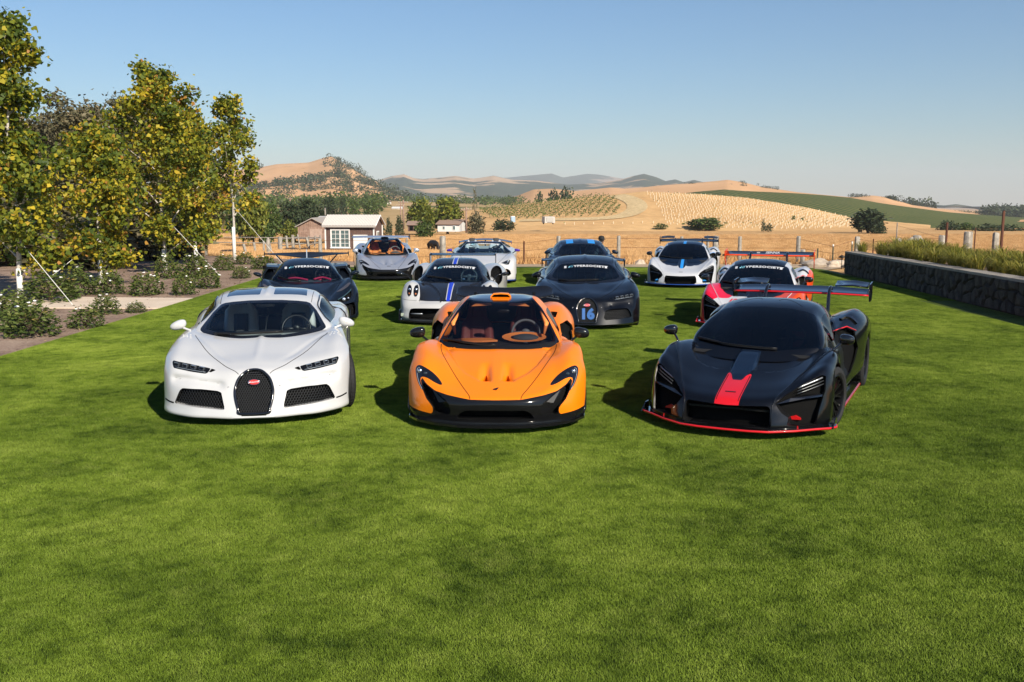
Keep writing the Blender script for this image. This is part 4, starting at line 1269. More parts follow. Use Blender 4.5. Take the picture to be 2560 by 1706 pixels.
L_SYC = mat_leaf('sycamore_leaf', [(0, (.05, .085, .012)), (.3, (.13, .17, .018)), (.55, (.30, .29, .022)), (.82, (.58, .43, .03)), (1, (.42, .20, .045))], .35)
L_EUC = mat_leaf('grey_green_leaf', [(0, (.05, .052, .026)), (.5, (.115, .105, .052)), (1, (.21, .165, .09))], .15)
L_ROSE = mat_leaf('rose_leaf', [(0, (.035, .062, .012)), (.5, (.105, .14, .028)), (.85, (.20, .205, .05)), (1, (.30, .20, .07))], .2)
L_TREE = mat_leaf('green_tree_leaf', [(0, (.03, .055, .012)), (.5, (.075, .115, .022)), (1, (.16, .19, .04))], .2)
L_YEL = mat_leaf('yellow_green_leaf', [(0, (.07, .10, .015)), (.5, (.17, .19, .025)), (1, (.33, .29, .04))], .25)
L_DARK = mat_leaf('dark_oak_leaf', [(0, (.018, .032, .012)), (.5, (.045, .065, .025)), (1, (.085, .10, .045))], .1)
L_ORN = mat_leaf('ornamental_grass_blade', [(0, (.06, .085, .01)), (.5, (.16, .17, .02)), (1, (.36, .28, .05))], .2)
def mat_bark(name, a, b_, sc=9):
    m, t, b = nodes_of(name); p = objco(t)
    n = noise(t, p, sc, 5, .65, .6); r_ = ramp(t, n.outputs[0], [(.3, a), (.65, b_)])
    t.links.new(r_.outputs[0], b.inputs['Base Color']); b.inputs['Roughness'].default_value = .9
    bump(t, n.outputs[0], b, .5, .02); return m
B_PALE = mat_bark('pale_bark', (.32, .27, .21), (.62, .58, .52))
B_BROWN = mat_bark('brown_bark', (.06, .04, .028), (.15, .105, .07))
M_WHITEWASH = pmat('whitewashed_trunk', (.72, .70, .66), .8)

MAPLE = np.array([(0, 0, 0), (.28, .10, .03), (.50, .30, .0), (.30, .42, .05), (.34, .72, .0), (.0, .62, .06), (0, 1.0, 0), (-.0, .62, .06), (-.34, .72, .0), (-.30, .42, .05), (-.50, .30, 0), (-.28, .10, .03)])
MAPLE = np.array([(0, 0, 0), (.50, .28, 0), (.30, .62, .05), (0, 1.0, 0), (-.30, .62, .05), (-.50, .28, 0)])
OVAL = np.array([(0, 0, 0), (.26, .5, .04), (0, 1, 0), (-.26, .5, .04)])
LANCE = np.array([(0, 0, 0), (.13, .5, .0), (0, 1, -.15), (-.13, .5, .0)])
def leaves(P, size, shape, rs, droop=.3, up=.5):
    """scatter leaf outlines at points P; returns V, F, tint"""
    n = len(P); k = len(shape)
    d = rs.normal(size=(n, 3)); d[:, 2] = d[:, 2] * .6 - droop; d /= np.linalg.norm(d, axis=1, keepdims=True)
    nn = rs.normal(size=(n, 3)); nn[:, 2] += up; nn -= (nn * d).sum(1, keepdims=True) * d; nn /= np.maximum(np.linalg.norm(nn, axis=1, keepdims=True), 1e-6)
    s = np.cross(d, nn); sz = size * rs.uniform(.65, 1.3, n)
    V = P[:, None, :] + sz[:, None, None] * (shape[None, :, 0:1] * s[:, None, :] + shape[None, :, 1:2] * d[:, None, :] + shape[None, :, 2:3] * nn[:, None, :])
    F = np.arange(n * k).reshape(n, k)
    return V.reshape(-1, 3), F

def limbs(rs, h, base, nb, rad_fn, rise, r0, lean=(0, 0), subs=4):
    """tapered trunk with limbs and twigs; returns MB and sample points for leaves"""
    mb = MB(); P = []
    tr = [(lean[0] * (t ** 1.5) + .06 * h * .1 * math.sin(5 * t + rs.uniform(0, 6)), lean[1] * (t ** 1.5) + .05 * h * .1 * math.cos(4 * t), h * t) for t in np.linspace(0, .97, 9)]
    mb.tube(tr, [r0 * (1 - .88 * t) for t in np.linspace(0, 1, 9)], 8)
    at = lambda t: Vector([np.interp(t, np.linspace(0, .97, 9), [p[i] for p in tr]) for i in range(3)])
    for i in range(nb):
        t = base + (1 - base) * (i + rs.uniform(0, .9)) / nb
        t = min(t, .96); a = i * 2.4 + rs.uniform(-.5, .5); L = rad_fn((t - base) / (1 - base)) * rs.uniform(.5, 1.35)
        o = at(t); e = rise * rs.uniform(.7, 1.2)
        pts = [o]
        for q in range(1, 5):
            u = q / 4; pts.append(o + Vector((math.cos(a) * L * u, math.sin(a) * L * u, math.tan(e) * L * u * (1 - .25 * u) + rs.normal() * .02 * L)))
        rr = r0 * (1 - .8 * t) * .45
        mb.tube([tuple(p) for p in pts], [rr * (1 - .8 * q / 4) + .004 for q in range(5)], 5, cap=False)
        for q in range(1, 5): P.append((pts[q], L))
        for _ in range(subs):
            u = rs.uniform(.35, .95); s = o.lerp(pts[-1], u); s = pts[min(4, int(u * 4))].lerp(pts[min(4, int(u * 4) + 1)], (u * 4) % 1)
            a2 = a + rs.uniform(-1.2, 1.2); l2 = L * rs.uniform(.25, .5)
            e2 = s + Vector((math.cos(a2) * l2, math.sin(a2) * l2, l2 * rs.uniform(.0, .9)))
            mb.tube([tuple(s), tuple(e2)], [rr * .4 + .003, .003], 4, cap=False)
            P.append((e2, L)); P.append((s.lerp(e2, .5), L))
    P.append((at(.97), 1)); 
    return mb, P

def sycamore(name, loc, h, base, wid, nb, per, size, label, group, seed, bark=B_PALE, leaf=L_SYC, shape=MAPLE, spread=.17, white=.8, yellow=.45, rise=.8, r0=.07):
    rs = np.random.default_rng(seed)
    root = thing(name, loc, 0, label, 'tree', group)
    mb, P = limbs(rs, h, base, nb, lambda u: wid * (1.05 - .72 * u ** 1.3) * (.55 + .45 * min(1, u * 4 + .3)), rise, r0)
    mb.build('trunk', bark, root, smooth=True)
    if white:
        w = MB(); w.tube([(0, 0, 0), (0.002, 0, white)], [r0 * 1.08, r0 * 1.02], 8); w.build('trunk_paint', M_WHITEWASH, root, smooth=True)
    C = []
    tint = []
    for p, L in P:
        n = rs.poisson(per); q = np.array(p)[None] + rs.normal(size=(n, 3)) * spread * np.array([1, 1, .9]); C.append(q)
        tint.append(np.full(n, rs.normal(yellow, .2)))
    C = np.concatenate(C); tint = np.concatenate(tint)
    ok = C[:, 2] > h * base * .6
    C = C[ok]; tint = tint[ok]
    V, F = leaves(C, size, shape, rs)
    tn = np.clip(tint + rs.normal(0, .16, len(C)), 0, 1)
    link('crown', fastmesh('crown', V, F, leaf, False, np.repeat(tn, len(shape))), root)
    return root

GT = 'young trees along the planting bed'
tr1 = sycamore('sycamore_tree', (-12.1, 24.05, 0), 6.5, .10, 1.15, 26, 38, .112, 'tall yellowing tree at the far left edge with a white-painted trunk', GT, 1, yellow=.34)
tr2 = sycamore('sycamore_tree', (-12.0, 28.6, 0), 4.3, .08, 1.35, 20, 38, .118, 'broad yellow-green tree in the bed, second from the left', GT, 2, yellow=.44)
tr3 = sycamore('sycamore_tree', (-11.9, 33.6, 0), 6.6, .09, 1.75, 28, 40, .125, 'tallest yellow-green tree of the middle pair in the bed', GT, 3, yellow=.42)
tr4 = sycamore('sycamore_tree', (-12.1, 37.6, 0), 5.5, .12, 1.25, 20, 36, .125, 'yellow-green tree right behind the tallest one in the bed', GT, 5, yellow=.5)
tr5 = sycamore('sycamore_tree', (-11.67, 41.3, field_z(-11.67, 41.3).item()), 6.5, .28, 1.05, 22, 16, .14, 'slender thin-crowned young tree with a pale bare trunk', GT, 4, yellow=.42, white=1.5, rise=1.05, spread=.15)
# guy straps to stakes
M_STRAP = pmat('white_strap', (.75, .73, .68), .6)
def strap(parent, a, b):
    mb = MB(); mb.tube([a, b], .008, 5); mb.build('guy_strap', M_STRAP, parent)
strap(tr1, (.05, 0, 1.5), (1.9, -1.4, .05)); strap(tr2, (.05, 0, 1.4), (-1.3, -1.2, .05)); strap(tr3, (0, 0, 2.0), (2.3, -1.5, .05)); strap(tr5, (0, 0, 2.4), (2.9, -3.5, .1))

UNDER = []
# grey-green trees behind
GE = 'grey-green trees behind the planting bed'
for i, (x, y, h, w, lb) in enumerate(((-22.5, 47, 6.2, 2.2, 'dark grey-green tree leaning out behind the far left tree'), (-19.4, 45, 6.4, 2.0, 'tall grey-green tree between the first and second yellow trees'), (-18.6, 50, 7.3, 2.3, 'tallest grey-green tree, its top above the yellow trees'), (-24.5, 44, 6.5, 2.4, 'grey-green tree at the left edge behind the bed'), (-15.8, 48, 5.6, 1.7, 'grey-green tree whose crown shows right of the yellow pair'))):
    sycamore('eucalyptus_tree', (x, y, field_z(x, y).item()), h, .12, w, 40, 34, .20, lb, GE, 40 + i, B_BROWN, L_EUC, OVAL, .26, 0, .5, .85, .16)

for i, (x, y, w, h, lb) in enumerate(((-21.5, 41, 5, 2.8, 'dark undergrowth shrub at the left edge below the trees'), (-17.2, 40.5, 4.4, 2.6, 'dark undergrowth shrub below the second tree'), (-14.6, 42, 3.4, 2.2, 'dark undergrowth shrub left of the gap by the fence'), (-19.3, 37.5, 4.4, 2.4, 'dark shrub behind the far left trunk'), (-15.4, 36, 3.6, 2.0, 'dark shrub between the left trunks'))):
    UNDER.append((x, y, w, h, lb, i))

# rose bushes
GR = 'rose bushes in the planting bed'
ROSE = []
M_BLOSSOM = pmat('white_petal', (.85, .83, .78), .6)
def rose_meshes(seed):
    rs = np.random.default_rng(seed)
    n = 900; th = rs.uniform(0, 6.283, n); ph = np.arccos(rs.uniform(-.15, 1, n)); r_ = rs.uniform(.55, 1.0, n) ** .5
    lump = 1 + .22 * np.sin(3 * th + seed) * np.sin(2 * ph + seed * 2) + .12 * np.sin(7 * th + 1.3 * seed)
    P = np.stack([np.cos(th) * np.sin(ph) * r_ * lump * .5, np.sin(th) * np.sin(ph) * r_ * lump * .5, .12 + np.cos(ph) * r_ * lump * .86], 1)
    P[:, 2] = np.maximum(P[:, 2], .05)
    V, F = leaves(P, .115, OVAL, rs, .0, .8)
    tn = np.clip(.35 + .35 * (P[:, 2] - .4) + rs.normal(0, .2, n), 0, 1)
    fol = fastmesh('foliage', V, F, L_ROSE, False, np.repeat(tn, 4))
    st = MB()
    for i in range(9):
        a = rs.uniform(0, 6.28); l_ = rs.uniform(.5, .95)
        st.tube([(0, 0, 0), (math.cos(a) * .12, math.sin(a) * .12, l_ * .5), (math.cos(a) * .3, math.sin(a) * .3, l_)], [.018, .013, .006], 5, cap=False)
    stm = st.mesh('stems', B_BROWN)
    bl = MB()
    k = int(rs.integers(2, 6))
    for i in range(k):
        a = rs.uniform(0, 6.28); p = rs.uniform(.1, 1.15); c = (math.cos(a) * math.sin(p) * .52, math.sin(a) * math.sin(p) * .52, .14 + math.cos(p) * .88)
        for j in range(3):
            bl.ell((c[0] + rs.normal() * .012, c[1] + rs.normal() * .012, c[2] + j * .006), (.045 - .009 * j, .045 - .009 * j, .024), 7, 4)
    blm = bl.mesh('blossoms', M_BLOSSOM, True)
    return fol, stm, blm
ROSES = [rose_meshes(s) for s in (1, 2, 3, 4, 5)]
rose_list = [
 (-10.45, 20.3, .75, .60, 'rose bush at the left edge beside the white-painted trunk'), (-11.34, 24.0, 1.35, .72, 'large rose bush left of the concrete path'),
 (-8.75, 17.7, .95, .58, 'nearest rose bush, low and closest to the camera'), (-9.3, 18.5, .8, .62, 'rose bush touching the nearest one on its far side'),
 (-11.41, 25.6, .95, .72, 'tall rose bush behind the path under the second tree'), (-10.67, 25.9, .8, .64, 'rose bush behind the path beside the crossing straps'),
 (-8.85, 21.2, .62, .42, 'rose bush at the front edge of the concrete path'), (-8.28, 18.9, .66, .40, 'small rounded rose bush against the lawn before the path'),
 (-9.6, 25.6, .85, .58, 'rose bush in the middle behind the concrete path'), (-8.3, 21.5, .42, .23, 'tiny low rose bush by the path corner at the lawn'),
 (-8.6, 25.6, .62, .58, 'upright rose bush nearest the lawn behind the path'), (-11.0, 31.2, .85, .74, 'rose bush below the gap beside the fence, rear row'),
 (-10.25, 31.7, .95, .76, 'dark rose bush in the rear row below a strap'), (-8.65, 27.7, .82, .60, 'rose bush covered in white blossoms near the lawn'),
 (-10.3, 35.0, .75, .55, 'rose bush before the slender tree'), (-8.62, 31.2, .56, .40, 'small rose bush by the lawn behind the blossoming one'),
 (-10.44, 38.4, .85, .45, 'low rose bush right of the slender trunk'), (-9.0, 35.6, .9, .50, 'rose bush behind the dark boomerang-wing car'), (-12.3, 21.6, .95, .7, 'rose bush in the corner below the far left tree')]
for i, (x, y, w, h, lb) in enumerate(rose_list):
    f, s_, b_ = ROSES[i % 5]
    root = thing('rose_bush', (x, y, .004), i * 1.37, lb, 'shrub', GR); root.scale = (w, w, h)
    link('foliage', f, root); link('stems', s_, root)
    o = link('blossoms', b_, root); o['kind'] = 'stuff'
    if 'covered' in lb:
        for q in range(2):
            o = link('blossoms', ROSES[(i + 1 + q) % 5][2], root, (0, 0, .01), (0, 0, 1.1 + q * 2)); o['kind'] = 'stuff'
# small bed litter: bark chips and fallen leaves
_n = 1600; _P = np.stack([rng.uniform(-13, LX - .1, _n), rng.uniform(12.5, 36, _n), np.full(_n, .012)], 1)
_V, _F = leaves(_P, .07, OVAL, rng, .0, 3.0); _V[:, 2] = np.clip(_V[:, 2], .006, .05)
tag(link('bed_litter', fastmesh('bed_litter', _V, _F, mat_leaf('litter', [(0, (.07, .045, .03)), (.6, (.22, .14, .08)), (1, (.36, .26, .14))], 0), False, np.repeat(rng.uniform(0, 1, _n), 4))), kind='stuff')

# clump trees for the middle distance
def clump_crown(rs, n, size, lumps, flat=1.0, shape=OVAL):
    P = []
    for (cx, cy, cz, rx, ry, rz) in lumps:
        k = max(20, int(n * (rx * ry * rz) ** .667 / sum((l[3] * l[4] * l[5]) ** .667 for l in lumps)))
        d = rs.normal(size=(k, 3)); d /= np.linalg.norm(d, axis=1, keepdims=True)
        r_ = rs.uniform(.5, 1.05, k) ** .6
        lump = 1 + .18 * np.sin(d[:, 0] * 6 + cx * 3) * np.sin(d[:, 1] * 5 + cy) + .12 * np.sin(d[:, 2] * 9 + cz)
        P.append(np.array([cx, cy, cz]) + d * (r_ * lump)[:, None] * np.array([rx, ry, rz]))
    P = np.concatenate(P); V, F = leaves(P, size, shape, rs, .1, .8)
    zn = (P[:, 2] - P[:, 2].min()) / max(1e-6, np.ptp(P[:, 2]))
    tn = np.clip(.42 + rs.normal(0, .22, len(P)), 0, 1)
    return V, F, np.repeat(tn, len(shape))
CR = {}
def clump_tree(name, x, y, z, w, h, label, leaf, group=None, kind='round', n=900, seed=0, cat='tree'):
    rs = np.random.default_rng(seed + 100)
    key = (kind, leaf.name, n, seed % 3)
    if key not in CR:
        if kind == 'round': L = [(0, 0, .62, .42, .42, .34), (-.22, .1, .5, .26, .26, .28), (.24, -.08, .52, .25, .25, .30), (.05, .05, .80, .24, .24, .20), (-.08, -.2, .42, .25, .2, .24), (.1, .2, .38, .3, .2, .25)]
        elif kind == 'bush': L = [(0, 0, .42, .40, .4, .40), (-.28, .05, .33, .26, .26, .32), (.27, 0, .36, .25, .25, .34), (.02, -.15, .5, .22, .2, .36)]
        elif kind == 'column': L = [(0, 0, .3, .42, .42, .30), (0, 0, .58, .34, .34, .28), (0, 0, .82, .20, .2, .20)]
        else: L = [(0, 0, .55, .3, .3, .4), (.1, 0, .8, .2, .2, .2)]
        L = [(a + rs.normal() * .03, b + rs.normal() * .03, c, d, e, f) for a, b, c, d, e, f in L]
        V, F, tn = clump_crown(rs, n, .16 if n < 700 else .12, L)
        V[:, 2] = np.maximum(V[:, 2], .01)
        CR[key] = fastmesh('crown', V, F, leaf, False, tn)
        if 'tk' not in CR:
            mb = MB(); mb.tube([(0, 0, 0), (.02, 0, .3), (.0, .01, .62)], [.045, .032, .012], 7, cap=False)
            for a in (0, 2.1, 4.2): mb.tube([(.01, 0, .28), (math.cos(a) * .22, math.sin(a) * .22, .6)], [.022, .006], 5, cap=False)
            CR['tk'] = mb.mesh('trunk', B_BROWN, True)
    root = thing(name, (x, y, z), seed * 2.1, label, cat, group); root.scale = (w, w, h)
    link('trunk', CR['tk'], root); link('crown', CR[key], root)
    return root
for (x, y, w, h, lb, i) in UNDER: clump_tree('undergrowth_shrub', x, y, float(field_z(x, y)), w, h, lb, L_EUC, 'dark undergrowth behind the bed', 'bush', 2200, i + 60, 'shrub')
GM = 'trees in the valley behind the field'
def tree_px(u0, u1, vt, vb, d, leaf, label, kind='round', n=900, seed=0, name='valley_tree', group=GM, cat='tree'):
    x, y, zb = px_pt((u0 + u1) / 2, vb, d); zt = px_pt((u0 + u1) / 2, vt, d)[2]
    zb = min(zb, max(float(field_z(x, y)), float(vh_z(x, y)) if VH_D0 < y < 300 and 1060 < u0 < 2330 else -99.0) + .05)
    return clump_tree(name, x, y, zb, (u1 - u0) / 2450 * d * 1.05, zt - zb, label, leaf, group, kind, n, seed, cat)
tree_px(600, 668, 478, 600, 95, L_YEL, 'yellow-green tree right of the slender young tree', n=2200, seed=1)
tree_px(655, 705, 510, 592, 120, L_TREE, 'green tree between the yellow-green tree and the old barn', n=1500, seed=2)
tree_px(690, 760, 505, 588, 135, L_DARK, 'dark green tree above the old barn on its left', n=1800, seed=3)
tree_px(740, 815, 498, 572, 150, L_DARK, 'wide dark tree directly above the old barn roof', n=1800, seed=4)
tree_px(560, 640, 505, 588, 130, L_TREE, 'green tree behind the slender trunk', n=1500, seed=5)
tree_px(700, 745, 540, 598, 110, L_YEL, 'small light green tree left of the old barn', 'bush', 900, 6)
tree_px(640, 690, 540, 604, 105, L_TREE, 'low green tree above the left fence', 'bush', 900, 7)
tree_px(800, 850, 492, 545, 260, L_DARK, 'dark tree just above the shed roof on the left', n=900, seed=8)
tree_px(842, 872, 488, 545, 300, L_DARK, 'dark pointed tree above the shed ridge', 'column', 700, 9)
tree_px(868, 905, 498, 542, 300, L_TREE, 'green tree above the right half of the shed roof', n=800, seed=10)
tree_px(905, 950, 500, 540, 330, L_TREE, 'green tree right of the shed roof, far off', n=800, seed=11)
tree_px(920, 960, 535, 582, 150, L_DARK, 'dark shrub tree right of the shed', 'bush', 900, 12)
tree_px(962, 984, 545, 584, 140, L_DARK, 'left one of the dark column shrubs right of the shed', 'column', 700, 13)
tree_px(985, 1012, 540, 584, 140, L_DARK, 'right one of the dark column shrubs right of the shed', 'column', 700, 14)
tree_px(1018, 1085, 498, 572, 165, L_YEL, 'bright green tree left in the pair by the white house', n=2000, seed=15)
tree_px(1080, 1158, 495, 574, 170, L_YEL, 'bright green tree right in the pair above the white house', n=2000, seed=16)
tree_px(1035, 1085, 540, 578, 150, L_TREE, 'rounded bush before the bright green pair', 'bush', 900, 17)
tree_px(1168, 1212, 520, 572, 170, L_EUC, 'bare brownish shrub right of the white house', 'bush', 900, 18)
tree_px(1178, 1198, 470, 520, 220, L_EUC, 'thin bare tree standing tall right of the bright green pair', 'thin', 60, 19)
tree_px(1226, 1292, 543, 569, 205, L_DARK, 'dark bush at the left end of the vine rows', 'bush', 900, 20)
tree_px(1636, 1668, 556, 570, 215, L_TREE, 'small round bush at the foot of the tube vineyard', 'bush', 400, 21)
tree_px(1710, 1806, 540, 572, 215, L_TREE, 'wide low bush before the tube vineyard', 'bush', 1300, 22)
tree_px(1336, 1360, 478, 507, 470, L_DARK, 'lone round tree above the leafy vine rows', 'round', 500, 23)
tree_px(1366, 1402, 474, 505, 480, L_DARK, 'left tree of the clump above the leafy vine rows', 'round', 600, 24)
tree_px(1392, 1436, 470, 504, 490, L_DARK, 'right tree of the clump above the leafy vine rows', 'round', 600, 25)
tree_px(2126, 2212, 524, 590, 190, L_DARK, 'large dark oak standing before the green vineyard hill', n=2600, seed=26)
tree_px(2180, 2216, 552, 590, 185, L_DARK, 'smaller dark oak touching the large one on its right', 'bush', 900, 27)
tree_px(2345, 2395, 552, 592, 220, L_DARK, 'left oak of the group behind the ornamental grass', n=900, seed=28)
tree_px(2385, 2440, 556, 592, 220, L_TREE, 'middle oak of the group behind the ornamental grass', n=900, seed=29)
tree_px(2436, 2500, 560, 596, 210, L_DARK, 'broad oak at the right of the grass group', n=900, seed=30)
tree_px(2485, 2560, 562, 598, 210, L_DARK, 'oak at the right edge of the picture', n=900, seed=31)
tree_px(1902, 1914, 548, 573, 200, L_DARK, 'small dark cypress at the foot of the tube vineyard', 'column', 300, 32)
tree_px(1912, 1932, 555, 573, 200, L_DARK, 'round shrub beside the small cypress', 'bush', 300, 33)
tree_px(1976, 1992, 540, 566, 240, L_TREE, 'left one of two tiny spindly trees among the tubes', 'thin', 200, 34)
tree_px(1998, 2012, 544, 566, 240, L_TREE, 'right one of two tiny spindly trees among the tubes', 'thin', 200, 35)

# far woods: oaks on the hillsides (one mass)
def far_wood(name, spots, leaf, per=70, lf=.42):
    rs = np.random.default_rng(77); Ps = []; 
    for (x, y, z, r_) in spots:
        d = rs.normal(size=(per, 3)); d /= np.linalg.norm(d, axis=1, keepdims=True)
        Ps.append(np.array([x, y, z + r_ * .55]) + d * r_ * np.array([1, 1, .75]) * rs.uniform(.7, 1.1, (per, 1)))
    P = np.concatenate(Ps); R_ = np.repeat([s[3] for s in spots], per)
    V, F = leaves(P, 1.0, OVAL, rs, .1, .8)
    V = (V.reshape(-1, 4, 3) - P[:, None]) * (R_ * lf)[:, None, None] + P[:, None]
    tn = np.clip(rs.normal(.45, .2, len(P)), 0, 1)
    o = link(name, fastmesh(name, V.reshape(-1, 3), F, leaf, False, np.repeat(tn, 4))); tag(o, kind='stuff')
def pick_hill(V, fn, n, seed, rlo, rhi):
    rs = np.random.default_rng(seed); out = []
    idx = rs.permutation(len(V))
    for i in idx:
        x, y, z = V[i]
        u = 1280 + x / y * 2450 / .99
        v = 505 - (z - 2.42) / y * 2450
        if fn(u, v, rs, x, y): out.append((x + rs.normal() * 5, y + rs.normal() * 5, z - .5, rs.uniform(rlo, rhi)))
        if len(out) >= n: break
    return out
def oak_mask(u, v, rs, x, y):
    if v > 500 or u < 470: return rs.uniform() < .3
    edge = np.interp(u, [820, 850, 882, 914, 943, 978], [391, 404, 422, 442, 456, 480])
    if u > 826 and v - edge < 46 + (u - 822) * .2: return rs.uniform() < .55
    if v > 480 and u < 700: return rs.uniform() < .7
    n_ = fbm(np.array([x]), np.array([y]), 90, 3, 4)[0]
    if v > 432: return n_ > .06 and rs.uniform() < .7
    return n_ > .42 and v > 416 and u < 720
far_wood('hillside_oaks', pick_hill(VO, oak_mask, 420, 1, 4, 7.5), L_DARK)
def dense_spots(n, ur, vr, dr, rlo, rhi, seed):
    rs = np.random.default_rng(seed); out = []
    for _ in range(n):
        u = rs.uniform(*ur); d = rs.uniform(*dr); v = rs.uniform(*vr); p = px_pt(u, v, d); out.append((p[0], p[1], p[2], rs.uniform(rlo, rhi)))
    return out
far_wood('valley_wood', dense_spots(190, (540, 960), (506, 526), (420, 700), 2.2, 4.6, 2) + dense_spots(70, (1000, 1300), (506, 515), (700, 1000), 3, 5.5, 3) + dense_spots(60, (420, 620), (512, 570), (180, 320), 2, 4, 13), L_TREE)
ridge_oaks = []
rs_ = np.random.default_rng(8)
for (u0, u1, v, d, r_, n) in ((2125, 2180, 492, 960, 3, 9), (2212, 2250, 500, 960, 4.5, 12), (1895, 1945, 470, 960, 2.4, 8), (1845, 1860, 458, 960, 2.5, 3), (1820, 1900, 462, 900, 2, 4), (2464, 2580, 533, 1000, 7, 50), (2470, 2560, 540, 950, 7, 40), (2380, 2470, 534, 1000, 3, 16), (1690, 1760, 466, 960, 4, 8), (640, 650, 421, 1480, 9, 2), (2270, 2330, 515, 1050, 7, 12)):
    for _ in range(n):
        u = rs_.uniform(u0, u1); p = px_pt(u, v + rs_.uniform(-1, 3), d); ridge_oaks.append((p[0], p[1], p[2] - r_ * .3, r_ * rs_.uniform(.7, 1.2)))
far_wood('ridge_oaks', ridge_oaks, L_DARK)

# vineyards
def in_poly(u, v, poly): return sdpoly(np.stack([u, v], 1), poly) < 0
def vine_points(poly, d0, d1, row, step, slant, seed):
    rs = np.random.default_rng(seed)
    ds = np.arange(d0, d1, step); xs = np.arange(-120, 260, row)
    X, D = np.meshgrid(xs, ds); X = X + slant * (D - d0) ; X = X.ravel() + rs.normal(0, .12, X.size); D = D.ravel() + rs.normal(0, .25, D.size)
    Z = vh_z(X, D)
    u = 1280 + X / D * 2450 / .99; v = 505 - (Z - 2.42) / D * 2450
    k = in_poly(u, v, poly)
    return np.stack([X, D, Z], 1)[k]
TUBES = [(1612, 481), (1760, 488), (1860, 496), (2026, 523), (2140, 548), (2128, 566), (2060, 572), (1854, 573), (1665, 561), (1655, 540), (1640, 510)]
P1_ = vine_points(TUBES, 213, 285, 1.5, 2.3, -.20, 1)
P2_ = vine_points([(1290, 548), (1645, 546), (1645, 560), (1290, 562)], 212, 226, 2.2, 2.4, 0, 2)
Pt = np.concatenate([P1_, P2_])
bx = np.array([(-.5, -.5, 0), (.5, -.5, 0), (.5, .5, 0), (-.5, .5, 0), (-.5, -.5, 1), (.5, -.5, 1), (.5, .5, 1), (-.5, .5, 1)])
bf = np.array([(0, 1, 5, 4), (1, 2, 6, 5), (2, 3, 7, 6), (3, 0, 4, 7), (4, 5, 6, 7)])
hh = rng.uniform(.38, .6, len(Pt))
Vt = Pt[:, None, :] + bx[None] * np.stack([np.full(len(Pt), .15), np.full(len(Pt), .15), hh], 1)[:, None, :]
Ft = (np.arange(len(Pt)) * 8)[:, None, None] + bf[None]
tag(link('vine_tubes', fastmesh('vine_tubes', Vt.reshape(-1, 3), Ft.reshape(-1, 4), pmat('white_grow_tube', (.64, .53, .36), .7))), kind='stuff')
# a few green shoots over the tubes and the leafy rows
k = rng.uniform(size=len(Pt)) < .35
Pg = Pt[k] + np.array([0, 0, .5])
GV = [(1196, 527), (1300, 513), (1400, 502), (1497, 492), (1535, 498), (1552, 520), (1548, 536), (1500, 541), (1400, 545), (1300, 550), (1225, 547)]
Pv = vine_points(GV, 213, 285, 1.9, .45, .22, 3)
Pv = np.concatenate([Pv + np.stack([rng.normal(0, .16, len(Pv)), rng.normal(0, .3, len(Pv)), rng.uniform(.3, 1.2, len(Pv))], 1) for _ in range(3)] + [Pg])
V, F = leaves(Pv, .42, OVAL, rng, .1, .6)
tag(link('vine_rows', fastmesh('vine_rows', V, F, L_TREE, False, np.repeat(np.clip(rng.normal(.6, .2, len(Pv)), 0, 1), 4))), kind='stuff')
# pale track between the vineyards
def on_vh(u, v):
    ds = np.linspace(VH_D0, VH_D1, 300); best = None
    for d in ds:
        x, y, z = px_pt(u, v, d)
        if best is None or abs(z - vh_z(x, d)) < best[0]: best = (abs(z - vh_z(x, d)), x, d)
    return best[1], best[2]
cl = [on_vh(u, v) for u, v in ((1300, 553), (1400, 550), (1500, 547), (1560, 540), (1590, 525), (1590, 509), (1566, 496), (1540, 489))]
cl = spline(cl, 6); VV = []; 
for i, p in enumerate(cl):
    a = np.array(cl[max(i - 1, 0)]); b = np.array(cl[min(i + 1, len(cl) - 1)]); tdir = (b - a) / np.linalg.norm(b - a); nrm = np.array([-tdir[1], tdir[0]])
    for s in (-1, -.5, 0, .5, 1):
        q = np.array(p) + nrm * s * 2.6; VV.append((q[0], q[1], vh_z(q[0], q[1]) + .12))
I = np.arange(len(VV)).reshape(len(cl), 5); FF = np.stack([I[:-1, :-1], I[1:, :-1], I[1:, 1:], I[:-1, 1:]], -1).reshape(-1, 4)
tag(link('farm_track', fastmesh('farm_track', VV, FF, mat_soil('track_dust', [(.3, (.62, .44, .22)), (.7, (.74, .56, .30))], .1), True)), kind='structure')

# ornamental grass behind the wall
rs = np.random.default_rng(5); OG = []
def tuft_mesh(seed):
    rs = np.random.default_rng(seed); n = 170; V = []; F = []; tn = []
    for i in range(n):
        a = rs.uniform(0, 6.28); l_ = rs.uniform(.5, 1.0); o = rs.uniform(.05, .5) ** .7 * .9; w = .014
        c = np.array([math.cos(a), math.sin(a), 0]); s_ = np.array([-math.sin(a), math.cos(a), 0]) * w
        b0 = c * rs.uniform(0, .12); 
        pts = [b0, b0 + c * o * .35 + np.array([0, 0, l_ * .65]), b0 + c * o * .8 + np.array([0, 0, l_ * .85]), b0 + c * o * 1.3 + np.array([0, 0, l_ * (.9 - .5 * o)])]
        k = len(V)
        for q, p in enumerate(pts): V += [p - s_ * (1 - q / 3.2), p + s_ * (1 - q / 3.2)]
        F += [(k, k + 1, k + 3, k + 2), (k + 2, k + 3, k + 5, k + 4), (k + 4, k + 5, k + 7, k + 6)]
        tn += [min(1, max(0, rs.normal(.62, .22)))] * 8
    return fastmesh('blades', V, F, L_ORN, False, tn)
TU = [tuft_mesh(s) for s in (1, 2, 3)]
k_ = 0
for yy in np.arange(15.5, 33.4, .62):
    for j in range(3):
        x = wall_x(yy) + .75 + j * .75 + rs.normal() * .12; y = yy + rs.normal() * .12
        OG.append((x, y))
